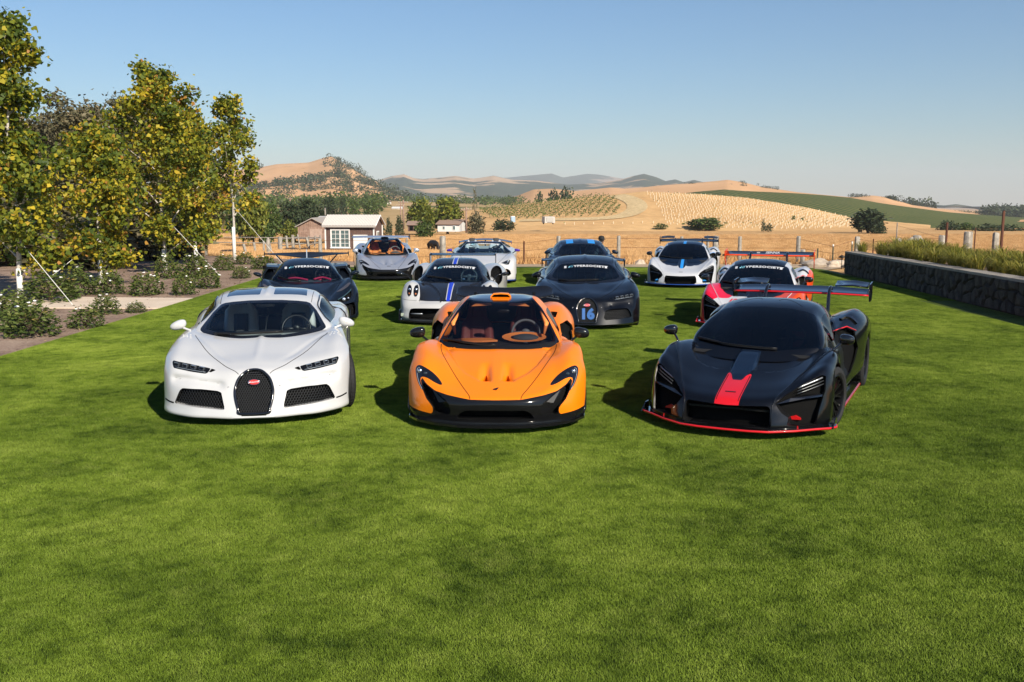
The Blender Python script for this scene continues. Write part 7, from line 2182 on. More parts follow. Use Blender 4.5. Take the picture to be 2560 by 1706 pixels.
# ------------------------------------------------------------------ car 3: track coupe with tall rear wing
def car_senna(root, body_m, pan_m, splitter_m, step=.03, roof_m=None, stripe_m=None, duct_m=None, accent=None, mirror_m=None, wheel_m=None, glass_m=None, wing_m=None, wing_edge=None, tall=False, banner_on=False, livery=None, caliper=None, steer=0.0, post_m=None, duct_stripe=None):
    net = NETS['senna']
    sm = lambda e: np.clip(e, 0, 1) ** 2 * (3 - 2 * np.clip(e, 0, 1))
    def disp(G):
        x, y, z = np.abs(G[..., 0]), G[..., 1], G[..., 2]
        yp = np.interp(x, [0, .25, .416, .541, .645, .694, .75], [.80, .82, .889, .972, 1.156, 1.38, 2.0])
        on = (z > .4) & (y < 1.6)
        e = y - yp
        hw = np.interp(y, [.58, .63, .70, .85, 1.0, 1.2, 1.4], [.0, .055, .08, .115, .125, .115, .115])
        tongue = sm((hw + .012 - x) / .02)
        d = -.045 * sm(e / .05) * (1 - tongue) * sm((1.36 + x * x * .4 - y) / .25) + .018 * tongue * sm((y - .6) / .1)
        z = z + np.where(on, d, 0)
        z = z + np.where((z > .4) & (y < 1.3) & (y > .2), .012 * np.exp(-((x - np.interp(y, [.2, .5, .9, 1.3], [.47, .60, .74, .86])) / .02) ** 2), 0)
        return np.stack([G[..., 0], y, z], -1)
    B = Surf.net(net['body'], step, disp); bv = B.bvh()
    C = Surf.net(net['cabin'], step * 1.1); cv = C.bvh()
    fr = lambda ax, y, z: y < .85
    accent = accent or stripe_m
    # lamp pockets
    K = [(.905, .632), (.863, .645), (.707, .560), (.569, .470), (.475, .388), (.545, .295), (.615, .245), (.60, .165), (.862, .165), (.877, .30), (.915, .50)]
    sub = B.pop(region(B, K, 'front', lim=fr))
    for sg, q in zip((1, -1), split_lr(sub)):
        hl = q.build('headlamp', M_VOID, root, depth=.13, dirv=(0, 1, 0), rim_mat=post_m or M_BLACK)
        for i, (a, b) in enumerate((((.65, .515), (.87, .615)), ((.66, .492), (.885, .585)), ((.665, .468), (.89, .555)))):
            P = []
            for u in np.linspace(0, 1, 6):
                h = hit(bv, (sg * (a[0] + (b[0] - a[0]) * u), a[1] + (b[1] - a[1]) * u), 'front'); P.append(h[0] + Vector((0, .035, 0)))
            mb = MB(); mb.tube(P, .008 if i == 0 else .005, 6); mb.build('light_bar', pmat('lamp_bright', (.38, .40, .43), .3, .6) if i == 0 else pmat('lamp_grey', (.10, .105, .11), .3, .6), hl, smooth=True)
        V = []
        for (x, z) in ((.48, .376), (.61, .432), (.75, .455), (.89, .455), (.89, .435), (.75, .425), (.60, .398)):
            h = hit(bv, (sg * x, z), 'front'); V.append(h[0] + Vector((0, .012, 0)))
        n = len(V); V2 = [v + Vector((0, .10, .0)) for v in V]
        mb = MB(); mb.add(V + V2, [tuple(range(n))] + [(i, (i + 1) % n, n + (i + 1) % n, n + i) for i in range(n)]); mb.build('lamp_blade', M_GLOSSBLK, hl)
        if accent:
            mb = MB(); mb.prism([(.60, .235), (.66, .25), (.71, .225), (.715, .21), (.61, .205)], .36, .40, 'y')
            mb.V = [(sg * v[0], v[1], v[2]) for v in mb.V]; mb.build('aero_flap', accent, hl)
            mb = MB(); mb.prism([(.62, .135), (.71, .135), (.705, .165), (.625, .165)], .27, .31, 'y')
            mb.V = [(sg * v[0], v[1], v[2]) for v in mb.V]; mb.build('aero_flap', accent, hl)
    # nose opening
    sub = B.pop(region(B, [(-.1, .345), (.41, .36), (.440, .34), (.452, .14), (-.1, .105)], 'front', lim=fr))
    sub.build('nose_intake', M_VOID, root, depth=.22, dirv=(0, 1, 0), rim_mat=M_BLACK)
    mb = MB(); mb.box((0, .22, .30), (.84, .02, .02)); mb.build('intake_bar', post_m or M_BLACK, root)
    # splitter
    out = [(0, -.01), (.25, 0), (.45, .04), (.68, .20), (.86, .38), (1.0, .50), (1.04, .58), (1.03, .68), (.95, .72)]
    ring = out + [(-p[0], p[1]) for p in reversed(out[1:])]
    sp = MB(); sp.prism(ring, .118, .136, 'z'); so = sp.build('splitter', M_GLOSSBLK if splitter_m is not body_m else splitter_m, root)
    ed = MB(); P = [(p[0], p[1] - .002, .122) for p in ring[:len(out)]]; P = [(-p[0], p[1], p[2]) for p in reversed(P[1:])] + P
    ed.tube(P, .013, 6); ed.build('splitter_edge', splitter_m, so, smooth=True)
    for s in (1, -1):
        e = MB(); e.prism([(.46, .12), (.72, .12), (.72, .20), (.62, .20)], s * 1.02 - .006, s * 1.02 + .006, 'x'); e.build('splitter_fin', splitter_m if livery else M_GLOSSBLK, so)
    # bonnet pan, tongue and stripe
    tongue = [(-.1, .585), (.045, .59), (.06, .63), (.085, .70), (.12, .85), (.128, 1.0), (.118, 1.22), (.118, 1.6), (-.1, 1.6)]
    sub = B.pop(region(B, tongue, 'top', lim=lambda ax, y, z: (z > .45) & (y < 1.5)))
    if duct_stripe: sub.pop(region(sub, [(-.1, .3), (.042, .3), (.042, 1.6), (-.1, 1.6)], 'top')).build('duct_stripe', duct_stripe, root)
    sub.build('bonnet_duct', duct_m or pan_m, root)
    if stripe_m:
        S_ = [(-.1, 0), (.125, 0), (.13, .60), (.128, .77), (.075, .69), (.055, .60), (-.1, .595)] if not duct_m or not tall else []
        sub = B.pop(region(B, S_, 'top', lim=lambda ax, y, z: (z > .28) & (y < .9)))
        sub.build('bonnet_stripe', stripe_m, root)
        lines(bv, root, 'stripe_pinline', M_SEAM, [('top', [(.113, .16), (.116, .4), (.116, .70)], True)], .006, .003)
    pan = [(-.1, .80), (.25, .82), (.416, .889), (.541, .972), (.645, 1.156), (.694, 1.38), (.72, 1.7), (-.1, 1.7)]
    pn = B.pop(region(B, pan, 'top', lim=lambda ax, y, z: (z > .45) & (y < 1.6)))
    pn.build('bonnet_pan', pan_m, root)
    if livery: livery(root, B, C, bv, cv)
    lines(bv, root, 'badge', M_GLOSSBLK, [('front', [(-.055, .452), (0, .452), (.055, .452)], False)], .016, .005)
    lines(bv, root, 'bonnet_gap', M_SEAM, [('top', [(.86, 1.30), (.80, 1.05), (.69, .78), (.53, .37), (.475, .24)], True)], .006)
    # cabin
    B.pop(region(B, [(-.1, 1.33), (.4, 1.42), (.6, 1.58), (.68, 2.1), (.62, 2.7), (-.1, 2.75)], 'top', lim=lambda ax, y, z: z > .5))
    WS = [(-.1, .62), (.5, .66), (.735, .76), (.73, .80), (.66, .95), (.585, 1.085), (.55, 1.115), (.45, 1.145), (.3, 1.172), (-.1, 1.187)]
    ws = C.pop(region(C, WS, 'front', lim=lambda ax, y, z: (y < 2.35) & (z > .6)))
    lo = ws.pop(region(ws, [(-.1, .6), (.7, .6), (.72, .80), (.60, .80), (.3, .772), (-.1, .765)], 'front'))
    lo.build('scuttle', pan_m, root)
    ws.build('windscreen', glass_m or M_PRIVACY, root)
    SW = [(1.72, .86), (1.95, .98), (2.15, 1.05), (2.4, 1.09), (2.6, 1.05), (2.66, .95), (2.5, .86), (2.1, .80)]
    sub = C.pop(region(C, spline(SW, 4, True), 'side', lim=lambda ax, y, z: ax > .4))
    for q in split_lr(sub): q.build('side_window', M_PRIVACY, root)
    rf = C.pop(region(C, [(-.1, 2.0), (.50, 2.0), (.525, 2.4), (.50, 3.0), (.3, 4.1), (-.1, 4.1)], 'top', lim=lambda ax, y, z: z > .8))
    if duct_stripe: rf.pop(region(rf, [(-.1, 1.9), (.042, 1.9), (.042, 2.6), (-.1, 2.6)], 'top')).build('roof_stripe', duct_stripe, root)
    rf.build('roof_panel', roof_m or body_m, root)
    C.build('cabin_shell', body_m, root, rim=.02, rim_mat=M_BLACK)
    lines(cv, root, 'roof_gap', M_SEAM, [('top', [(.10, 2.3), (.14, 2.42), (.25, 2.35), (.40, 2.16)], True)], .006)
    wiper(cv, root, [(-.66, .83), (-.35, .80), (0, .785), (.28, .78)])
    if banner_on: banner(cv, root, 1.115, .50)
    tub(root, .66, 1.28, 2.78, .74, ztop=1.18, xr=.48)
    dash(root, .64, [(1.3, .72), (1.5, .76), (1.68, .77), (1.78, .74), (1.80, .6), (1.74, .4)], M_DARKTRIM)
    steering(root, .33, 1.90, .84, M_BLACK, .165)
    for sx in (-.33, .33): seat(root, sx, 2.30, .27, M_DARKTRIM, accent or M_DARKTRIM, w=.44, back=.66)
    # side ducts
    sub = B.pop(region(B, [(.735, .87), (.83, .89), (.92, .83), (.96, .62), (.93, .36), (.80, .38)], 'front', lim=lambda ax, y, z: (y > 2.1) & (y < 3.1), face=lambda a, b, c: b < -.10))
    for q in split_lr(sub): q.build('side_duct', M_VOID, root, depth=.30, dirv=(0, 1, 0), rim_mat=M_BLACK)
    if accent: outline_tube(bv, [(.735, .87), (.83, .895), (.925, .835)], .008, accent, root, 'duct_edge', closed=False, mirror=True, off=.003)
    lines(bv, root, 'deck_vane', M_GLOSSBLK, [('top', [(.74, 2.98), (.80, 3.05), (.92, 3.1)], True)], .05, .02)
    # wheels
    arch(B, 1.12, .335, .37); arch(B, 3.78, .35, .39)
    B.build('body', body_m, root, rim=.02, rim_mat=M_BLACK)
    for s in (1, -1):
        liner(root, s * .94, 1.12, .335, .375); liner(root, s * .95, 3.78, .35, .395)
    k = 'senna' + (accent.name if accent else '')
    wm = wheel_m or pmat('rim_black', (.015, .015, .016), .3, .6)
    wheel_meshes(k + 'f', .33, .25, .25, 9, wm, caliper or accent); wheel_meshes(k + 'r', .35, .31, .262, 9, wm, caliper or accent)
    for s in (1, -1):
        put_wheel(root, k + 'f', s * .855, 1.12, .33, steer); put_wheel(root, k + 'r', s * .84, 3.78, .35)
    mirror_pod(root, (1.0, 1.48, .915), (.082, .06, .058), mirror_m or M_GLOSSBLK, (.87, 1.36, .80), tilt=-.05, pw=.75)
    up = MB(); up.box((0, 2.3, .12), (1.6, 3.9, .02)); up.build('underfloor', M_BLACK, root)
    for s in (1, -1):
        e = MB(); e.box((s * .93, 2.35, .14), (.10, 1.75, .03)); so2 = e.build('side_skirt', M_GLOSSBLK, root)
        e = MB(); e.box((s * .985, 2.35, .128), (.012, 1.75, .016)); e.build('skirt_edge', splitter_m, so2)
        P = [h[0] + h[1] * .001 for h in [hit(bv, (s * a, b), 'top') for a, b in spline([(.472, .235), (.53, .37), (.60, .53), (.69, .76), (.80, 1.04), (.865, 1.28)], 5)] if h]
        h0 = [hit(bv, (s * .456, z), 'front') for z in (.16, .24, .32, .36)]
        e = MB(); e.tube([h[0] for h in h0 if h] + P, .007, 6); e.build('wing_crease', body_m, root, smooth=True)
    # wing
    wmt = wing_m or M_GLOSSBLK
    zc = 1.19 if not tall else 1.22
    if not tall:
        st = [(-.92, 4.36, zc - .035, .30, R(12)), (-.45, 4.30, zc - .02, .34, R(12)), (0, 4.30, zc - .02, .34, R(12)), (.45, 4.30, zc - .02, .34, R(12)), (.92, 4.36, zc - .035, .30, R(12))]
    else:
        st = [(-.97, 4.45, zc, .34, R(12)), (0, 4.42, zc, .36, R(12)), (.97, 4.45, zc, .34, R(12))]
    wo = wing_mesh(smooth_x(st, 6), .10, .06).build('rear_wing', wmt, root, smooth=True)
    if wing_edge:
        e = MB(); e.tube([(p[0], p[1] + .01, p[2] - .005) for p in smooth_x(st, 6)], .020 if tall else .014, 6); e.build('wing_edge', wing_edge, wo, smooth=True)
    for s in (1, -1):
        if not tall:
            w2 = wing_mesh([(s * .47, 4.42, zc + .075, .24, R(14)), (s * .70, 4.42, zc + .085, .24, R(14)), (s * .90, 4.44, zc + .065, .22, R(14))], .12, .06)
            w2.build('wing_flap', wmt, wo, smooth=True)
            e = MB(); e.prism([(4.34, zc + .06), (4.42, zc + .11), (4.70, zc + .13), (4.70, zc - .02), (4.62, zc - .13), (4.42, zc - .13)], s * .93 - .008, s * .93 + .008, 'x'); e.build('wing_endplate', wmt, wo)
            px = .425
        else:
            e = MB(); e.prism([(4.36, zc + .09), (4.82, zc + .13), (4.82, zc - .12), (4.6, zc - .32), (4.4, zc - .12)], s * .98 - .008, s * .98 + .008, 'x'); e.build('wing_endplate', wing_edge or wmt, wo)
            px = .40
        y0 = 4.30 if not tall else 4.42
        e = MB(); pt = spline([(s * px, y0 + .12, zc + .03), (s * px, y0 + .02, zc + .06), (s * px, y0 - .10, zc + .0), (s * px * 1.03, y0 - .24, zc - .20), (s * px * 1.05, y0 - .34, zc - .36)], 5)
        e.tube(pt, .024, 8); e.build('wing_pylon', M_GLOSSBLK, wo, smooth=True)
    return wo
# ------------------------------------------------------------------ car 4: oval twin lamps, mirrors on long stalks
def car_pagani(root, white_m, carb_m, blue_m, step=.04, roof_only=False):
    net = NETS['pagani']
    sm = lambda e: np.clip(e, 0, 1) ** 2 * (3 - 2 * np.clip(e, 0, 1))
    def disp(G):
        x, y, z = np.abs(G[..., 0]), G[..., 1], G[..., 2]
        hw = np.interp(y, [.2, .5, .8, 1.1, 1.3], [.13, .18, .28, .42, .6])
        on = (z > .45) & (y < 1.2) & (y > .2)
        z = z - np.where(on, .03 * sm((x - hw) / .03) * sm((.62 - x) / .06), 0)
        return np.stack([G[..., 0], y, z], -1)
    B = Surf.net(net['body'], step, disp); bv = B.bvh()
    C = Surf.net(net['cabin'], step * 1.1); cv = C.bvh()
    fr = lambda ax, y, z: y < 1.0
    oval = lambda cx, cz, rx, rz, tl: [(cx + rx * math.cos(t) + tl * rz * math.sin(t), cz + rz * math.sin(t)) for t in np.linspace(0, 2 * math.pi, 18)[:-1]]
    for (cx, cz) in ((.675, .655), (.805, .66)):
        sub = B.pop(region(B, oval(cx, cz, .050, .112, .05), 'front', lim=fr))
        for sg, q in zip((1, -1), split_lr(sub)):
            hl = q.build('headlamp', M_VOID, root, depth=.04, dirv=(0, 1, 0), rim_mat=M_CHROME)
            q.offset(.002).build('headlamp_cover', M_CLEAR, hl)
            for dz, rr, mm in ((.02, .03, M_LAMP), (-.055, .02, pmat('indicator_amber', (.5, .16, .06), .2, coat=1))):
                h = hit(bv, (sg * cx, cz + dz), 'front')
                mb = MB(); mb.ell((0, 0, 0), (rr, .02, rr), 12, 8); mb.build('lamp_lens', mm, hl, loc=tuple(h[0] + Vector((0, .02, 0))), smooth=True)
    # mouth
    sub = B.pop(region(B, [(-.1, .36), (.45, .357), (.66, .350), (.745, .335), (.775, .25), (.78, .13), (-.1, .13)], 'front', lim=fr))
    sub.build('front_intake', M_VOID, root, depth=.18, dirv=(0, 1, 0), rim_mat=M_BLACK)
    mb = MB(); mb.box((0, .16, .24), (.05, .06, .22)); mb.build('intake_divider', M_BLACK, root)
    for s in (1, -1):
        mb = MB(); mb.tube([(s * .74, .25, .235), (s * .5, .18, .24)], .012, 6); mb.build('running_light', M_DRL, root, smooth=True)
        mb = MB(); mb.box((s * .88, .33, .21), (.13, .05, .06)); mb.build('fog_lamp', pmat('fog_lens', (.35, .4, .32), .15, coat=1), root)
    out = [(0, -.03), (.3, -.01), (.6, .08), (.85, .24), (1.0, .36), (1.0, .6), (.9, .62)]
    sp = MB(); sp.prism(out + [(-p[0], p[1]) for p in reversed(out[1:])], .08, .105, 'z'); so = sp.build('splitter', carb_m, root)
    for s in (1, -1):
        e = MB(); e.prism([(.34, .10), (.6, .10), (.6, .30), (.42, .28)], s * .99 - .006, s * .99 + .006, 'x'); e.build('splitter_fin', carb_m, so)
    # bonnet of carbon with blue stripe; white wings
    hood = [(-.1, .0), (.585, .0), (.585, .50), (.60, .62), (.63, .80), (.68, .95), (.80, 1.10), (.83, 1.22), (.80, 1.7), (-.1, 1.7)]
    hd = B.pop(region(B, hood, 'top', lim=lambda ax, y, z: (z > .483) & (y < 1.7)))
    zc = hd.pop(region(hd, [(-.1, 0), (.032, 0), (.036, .6), (.045, 1.15), (-.1, 1.15)], 'top'))
    zc.build('bonnet_stripe', blue_m, root)
    ed = hd.pop(region(hd, [(-.1, .24), (.050, .24), (.054, .6), (.064, 1.07), (-.1, 1.07)], 'top'))
    for q in split_lr(ed): q.build('stripe_border', white_m, root)
    hd.build('bonnet', carb_m, root)
    lines(bv, root, 'bonnet_gap', M_SEAM, [('top', [(.13, .22), (.18, .5), (.28, .8), (.42, 1.1)], True)], .008)
    lines(bv, root, 'nose_gap', M_SEAM, [('front', [(0, .483), (.3, .483), (.6, .483), (.85, .49), (.94, .5)], True)], .006)
    lines(bv, root, 'wing_louvre', carb_m, [('top', [(.62, 1.0), (.72, 1.16), (.86, 1.22)], True)], .05)
    # rear shoulder intakes
    sub = B.pop(region(B, spline([(.74, .90), (.80, 1.0), (.90, 1.0), (.98, .90), (.99, .72), (.90, .62), (.78, .66)], 4, True), 'front', lim=lambda ax, y, z: (y > 2.2) & (y < 3.2), face=lambda a, b, c: b < -.05))
    for q in split_lr(sub): q.build('shoulder_intake', M_VOID, root, depth=.3, dirv=(0, 1, 0), rim_mat=white_m)
    B.pop(region(B, [(-.1, 1.32), (.4, 1.42), (.56, 1.58), (.62, 2.1), (.6, 2.7), (-.1, 2.7)], 'top', lim=lambda ax, y, z: z > .5))
    WS = [(-.1, .62), (.5, .64), (.645, .76), (.64, .80), (.56, .945), (.478, 1.083), (.46, 1.088), (.24, 1.106), (-.1, 1.112)]
    ws = C.pop(region(C, WS, 'front', lim=lambda ax, y, z: (y < 2.2) & (z > .6)))
    ws.build('windscreen', glass('navy_glass', (.4, .55, .64), 1.6), root)
    SW = [(1.66, .86), (1.9, .98), (2.15, 1.05), (2.45, 1.08), (2.65, 1.02), (2.6, .9), (2.1, .82)]
    sub = C.pop(region(C, spline(SW, 4, True), 'side', lim=lambda ax, y, z: ax > .4))
    for q in split_lr(sub): q.build('side_window', M_DARKGLASS, root)
    st = C.pop(region(C, [(-.1, 1.9), (.035, 1.9), (.035, 4.1), (-.1, 4.1)], 'top', lim=lambda ax, y, z: z > .8)); st.build('roof_stripe', blue_m, root)
    st = C.pop(region(C, [(-.1, 1.9), (.055, 1.9), (.055, 4.1), (-.1, 4.1)], 'top', lim=lambda ax, y, z: z > .8))
    for q in split_lr(st): q.build('stripe_border', white_m, root)
    C.build('cabin_shell', carb_m, root, rim=.02, rim_mat=M_BLACK)
    wiper(cv, root, [(-.02, .81), (-.2, .85), (-.42, .87), (-.56, .875)], rad=.014)
    banner(cv, root, 1.055, .46)
    tub(root, .6, 1.3, 2.75, .74, ztop=1.15, xr=.42)
    dash(root, .60, [(1.3, .75), (1.5, .79), (1.66, .80), (1.76, .76), (1.78, .6), (1.7, .4)], M_DARKTRIM)
    steering(root, .31, 1.82, .85, pmat('wheel_grey', (.12, .12, .12), .6), .165)
    nav = pmat('navy_leather', (.03, .09, .20), .5)
    for sx in (-.31, .31): seat(root, sx, 2.28, .30, nav, nav, w=.44, back=.62)
    arch(B, 1.05, .335, .37); arch(B, 3.85, .35, .39)
    B.build('body', white_m, root, rim=.02, rim_mat=M_BLACK)
    for s in (1, -1): liner(root, s * .94, 1.05, .335, .375); liner(root, s * .98, 3.85, .35, .40)
    for s in (1, -1): put_wheel(root, 'p1_f', s * .85, 1.05, .327); put_wheel(root, 'p1_r', s * .86, 3.85, .348)
    mirror_pod(root, (1.085, 1.33, .945), (.075, .06, .038), carb_m, (.845, 1.27, .81), tilt=.12, pw=1.0, droop=.06, stalk_r=.010)
    up = MB(); up.box((0, 2.3, .13), (1.6, 3.9, .02)); up.build('underfloor', M_BLACK, root)
    w = wing_mesh([(-.77, 4.3, 1.17, .28, R(8)), (0, 4.3, 1.17, .28, R(8)), (.77, 4.3, 1.17, .28, R(8))]).build('rear_wing', carb_m, root, smooth=True)
    for s in (1, -1):
        e = MB(); e.prism([(4.28, 1.20), (4.6, 1.22), (4.6, .92), (4.36, .90)], s * .78 - .008, s * .78 + .008, 'x'); e.build('wing_endplate', carb_m, w)

# ------------------------------------------------------------------ car 5: angular dark hypercar with boomerang wing
def car_apollo(root, dark_m, carb_m, red_m, step=.04):
    net = NETS['apollo']
    sm = lambda e: np.clip(e, 0, 1) ** 2 * (3 - 2 * np.clip(e, 0, 1))
    def disp(G):
        x, y, z = np.abs(G[..., 0]), G[..., 1], G[..., 2]
        on = (z > .4) & (y < 1.3) & (y > .3)
        xc = np.interp(y, [.3, .7, 1.1, 1.3], [.30, .38, .56, .66])
        z = z - np.where(on, .045 * np.exp(-((x - xc - .04) / .07) ** 2), 0) + np.where(on, .02 * np.exp(-((x - xc + .06) / .03) ** 2), 0)
        xe = np.interp(y, [.3, .8, 1.2], [.90, .90, .90])
        z = z - np.where(on & (y > .45), .02 * np.exp(-((x - xe) / .015) ** 2), 0)
        return np.stack([G[..., 0], y, z], -1)
    B = Surf.net(net['body'], step, disp); bv = B.bvh()
    C = Surf.net(net['cabin'], step * 1.1); cv = C.bvh()
    fr = lambda ax, y, z: y < 1.0
    sub = B.pop(region(B, [(.55, .47), (.70, .53), (.86, .65), (.885, .63), (.88, .52), (.80, .44), (.66, .42)], 'front', lim=fr))
    for sg, q in zip((1, -1), split_lr(sub)):
        hl = q.build('headlamp', M_VOID, root, depth=.08, dirv=(0, 1, 0), rim_mat=M_GLOSSBLK)
        for (x, z, r_) in ((.72, .475, .042), (.81, .495, .026)):
            h = hit(bv, (sg * x, z), 'front')
            mb = MB(); mb.ell((0, 0, 0), (r_, .03, r_), 14, 10); mb.build('lamp_lens', M_LAMP, hl, loc=tuple(h[0] + Vector((0, .02, 0))), smooth=True)
        P = [hit(bv, (sg * a, b), 'front')[0] for a, b in spline([(.60, .475), (.72, .535), (.84, .62), (.875, .66)], 4)]
        mb = MB(); mb.tube(P, .012, 6); mb.build('light_guide', pmat('guide_teal', (.03, .06, .07), .1, coat=1), hl, smooth=True)
    sub = B.pop(region(B, [(.50, .36), (.72, .385), (.93, .42), (.96, .30), (.94, .16), (.55, .14)], 'front', lim=fr))
    for q in split_lr(sub): q.build('side_intake', M_VOID, root, depth=.15, dirv=(0, 1, 0), rim_mat=M_GLOSSBLK)
    sub = B.pop(region(B, [(-.1, .33), (.38, .34), (.42, .15), (-.1, .13)], 'front', lim=fr))
    sub.build('front_intake', M_VOID, root, depth=.15, dirv=(0, 1, 0), rim_mat=M_GLOSSBLK)
    for s in (1, -1):
        for k in range(2):
            mb = MB(); mb.prism([(.36, .12), (.62, .12), (.62, .36 - .05 * k), (.44, .33 - .05 * k)], s * (.74 + .10 * k) - .008, s * (.74 + .10 * k) + .008, 'x'); mb.build('intake_fin', M_GLOSSBLK, root)
    sub = B.pop(region(B, [(.57, .70), (.66, .66), (.83, .74), (.875, .84), (.86, .90), (.74, .82)], 'top', lim=lambda ax, y, z: z > .4))
    for q in split_lr(sub): q.offset(.003).build('wing_panel', pmat('bronze_carbon', (.10, .085, .08), .35, .4, coat=.6), root)
    lines(bv, root, 'wing_gap', M_SEAM, [('top', [(.90, .55), (.905, .8), (.90, 1.05), (.88, 1.22)], True)], .012)
    # tall rear shoulders with open ducts
    for s in (1, -1):
        mb = MB()
        ring = lambda y, x0, z0, x1, z1: [(s * x0, y, z0), (s * x1, y, z1), (s * (x1 + .10), y, z1 - .16), (s * (x1 + .11), y, z1 - .42), (s * (x1 + .07), y, z1 - .42), (s * (x1 + .06), y, z1 - .18), (s * (x1 - .03), y, z1 - .05), (s * x0, y, z0 - .05)]
        mb.loft([ring(2.75, .55, .985, .86, 1.01), ring(3.0, .5, 1.01, .88, 1.035), ring(3.6, .4, 1.01, .88, 1.03), ring(4.2, .4, .95, .86, .98)])
        mb.build('shoulder_duct', dark_m, root)
        mb = MB(); mb.box((s * .80, 3.05, .86), (.32, .02, .30)); mb.build('duct_void', M_VOID, root)
        mb = MB(); mb.prism([(s * .62, .90), (s * .74, .98), (s * .70, .84)], 2.78, 2.9, 'y'); mb.build('duct_vane', dark_m, root)
    B.pop(region(B, [(-.1, 1.36), (.4, 1.46), (.6, 1.66), (.66, 2.1), (.62, 2.7), (-.1, 2.7)], 'top', lim=lambda ax, y, z: z > .5))
    WS = [(-.1, .60), (.5, .64), (.70, .76), (.695, .82), (.62, .95), (.54, 1.045), (.50, 1.06), (.3, 1.083), (-.1, 1.092)]
    ws = C.pop(region(C, WS, 'front', lim=lambda ax, y, z: (y < 2.25) & (z > .6)))
    ws.build('windscreen', glass('dusk_glass', (.5, .56, .62), 1.6), root)
    SW = [(1.80, .86), (2.0, .95), (2.2, 1.01), (2.45, 1.03), (2.6, .96), (2.5, .86), (2.1, .80)]
    sub = C.pop(region(C, spline(SW, 4, True), 'side', lim=lambda ax, y, z: ax > .4))
    for q in split_lr(sub): q.build('side_window', M_PRIVACY, root)
    C.build('cabin_shell', dark_m, root, rim=.02, rim_mat=M_BLACK)
    wiper(cv, root, [(-.12, .775), (-.3, .80), (-.48, .84), (-.58, .87)], rad=.014)
    banner(cv, root, 1.055, .49)
    tub(root, .64, 1.32, 2.75, .74, ztop=1.13, xr=.45)
    dash(root, .62, [(1.36, .72), (1.55, .76), (1.70, .78), (1.80, .75), (1.82, .6), (1.75, .4)], pmat('grey_suede', (.10, .12, .13), .9))
    for (x0, x1) in ((-.52, .02), (.14, .50)):
        P = spline([(x0, 1.62, .80), ((x0 + x1) / 2, 1.66, .835), (x1, 1.60, .79)], 6)
        mb = MB(); mb.tube(P, .022, 6); mb.build('dash_roll', red_m, root, smooth=True)
    mb = MB(); mb.tube([(-.60, 1.66, .83), (-.5, 1.62, .82)], .022, 6); mb.build('dash_roll', red_m, root, smooth=True)
    steering(root, .33, 1.88, .86, M_BLACK, .16)
    for sx in (-.33, .33): seat(root, sx, 2.30, .28, M_DARKTRIM, red_m, w=.44, back=.62)
    arch(B, 1.08, .34, .375); arch(B, 3.78, .36, .40)
    B.build('body', dark_m, root, rim=.02, rim_mat=M_BLACK)
    for s in (1, -1): liner(root, s * .97, 1.08, .34, .38); liner(root, s * .95, 3.78, .36, .41)
    for s in (1, -1): put_wheel(root, 'p1_f', s * .88, 1.08, .327); put_wheel(root, 'p1_r', s * .86, 3.78, .348)
    mirror_pod(root, (1.0, 1.48, .93), (.088, .07, .045), dark_m, (.90, 1.25, .83), tilt=.25, pw=1.0, stalk_r=.010)
    up = MB(); up.box((0, 2.4, .13), (1.6, 4.2, .02)); up.build('underfloor', M_BLACK, root)
    st = [(-1.0, 4.80, 1.17, .18, R(6)), (-.55, 4.62, 1.145, .32, R(10)), (-.12, 4.42, 1.10, .48, R(14)), (0, 4.40, 1.095, .50, R(14)), (.12, 4.42, 1.10, .48, R(14)), (.55, 4.62, 1.145, .32, R(10)), (1.0, 4.80, 1.17, .18, R(6))]
    w = wing_mesh(smooth_x(st, 4), .06, .03).build('rear_wing', M_BLACK, root, smooth=True)
    mb = MB(); mb.prism([(4.38, 1.10), (4.9, 1.22), (4.92, 1.27), (4.7, 1.20)], -.012, .012, 'x'); mb.build('centre_fin', pmat('fin_pale', (.4, .45, .5), .3), w)
    for s in (1, -1):
        e = MB(); e.tube([(s * .72, 4.7, 1.16), (s * .50, 4.25, .95)], .016, 6); e.build('wing_strut', M_BLACK, w, smooth=True)
        e = MB(); e.prism([(4.74, 1.12), (5.02, 1.15), (5.02, 1.22), (4.8, 1.20)], s * 1.0 - .008, s * 1.0 + .008, 'x'); e.build('wing_endplate', M_BLACK, w)

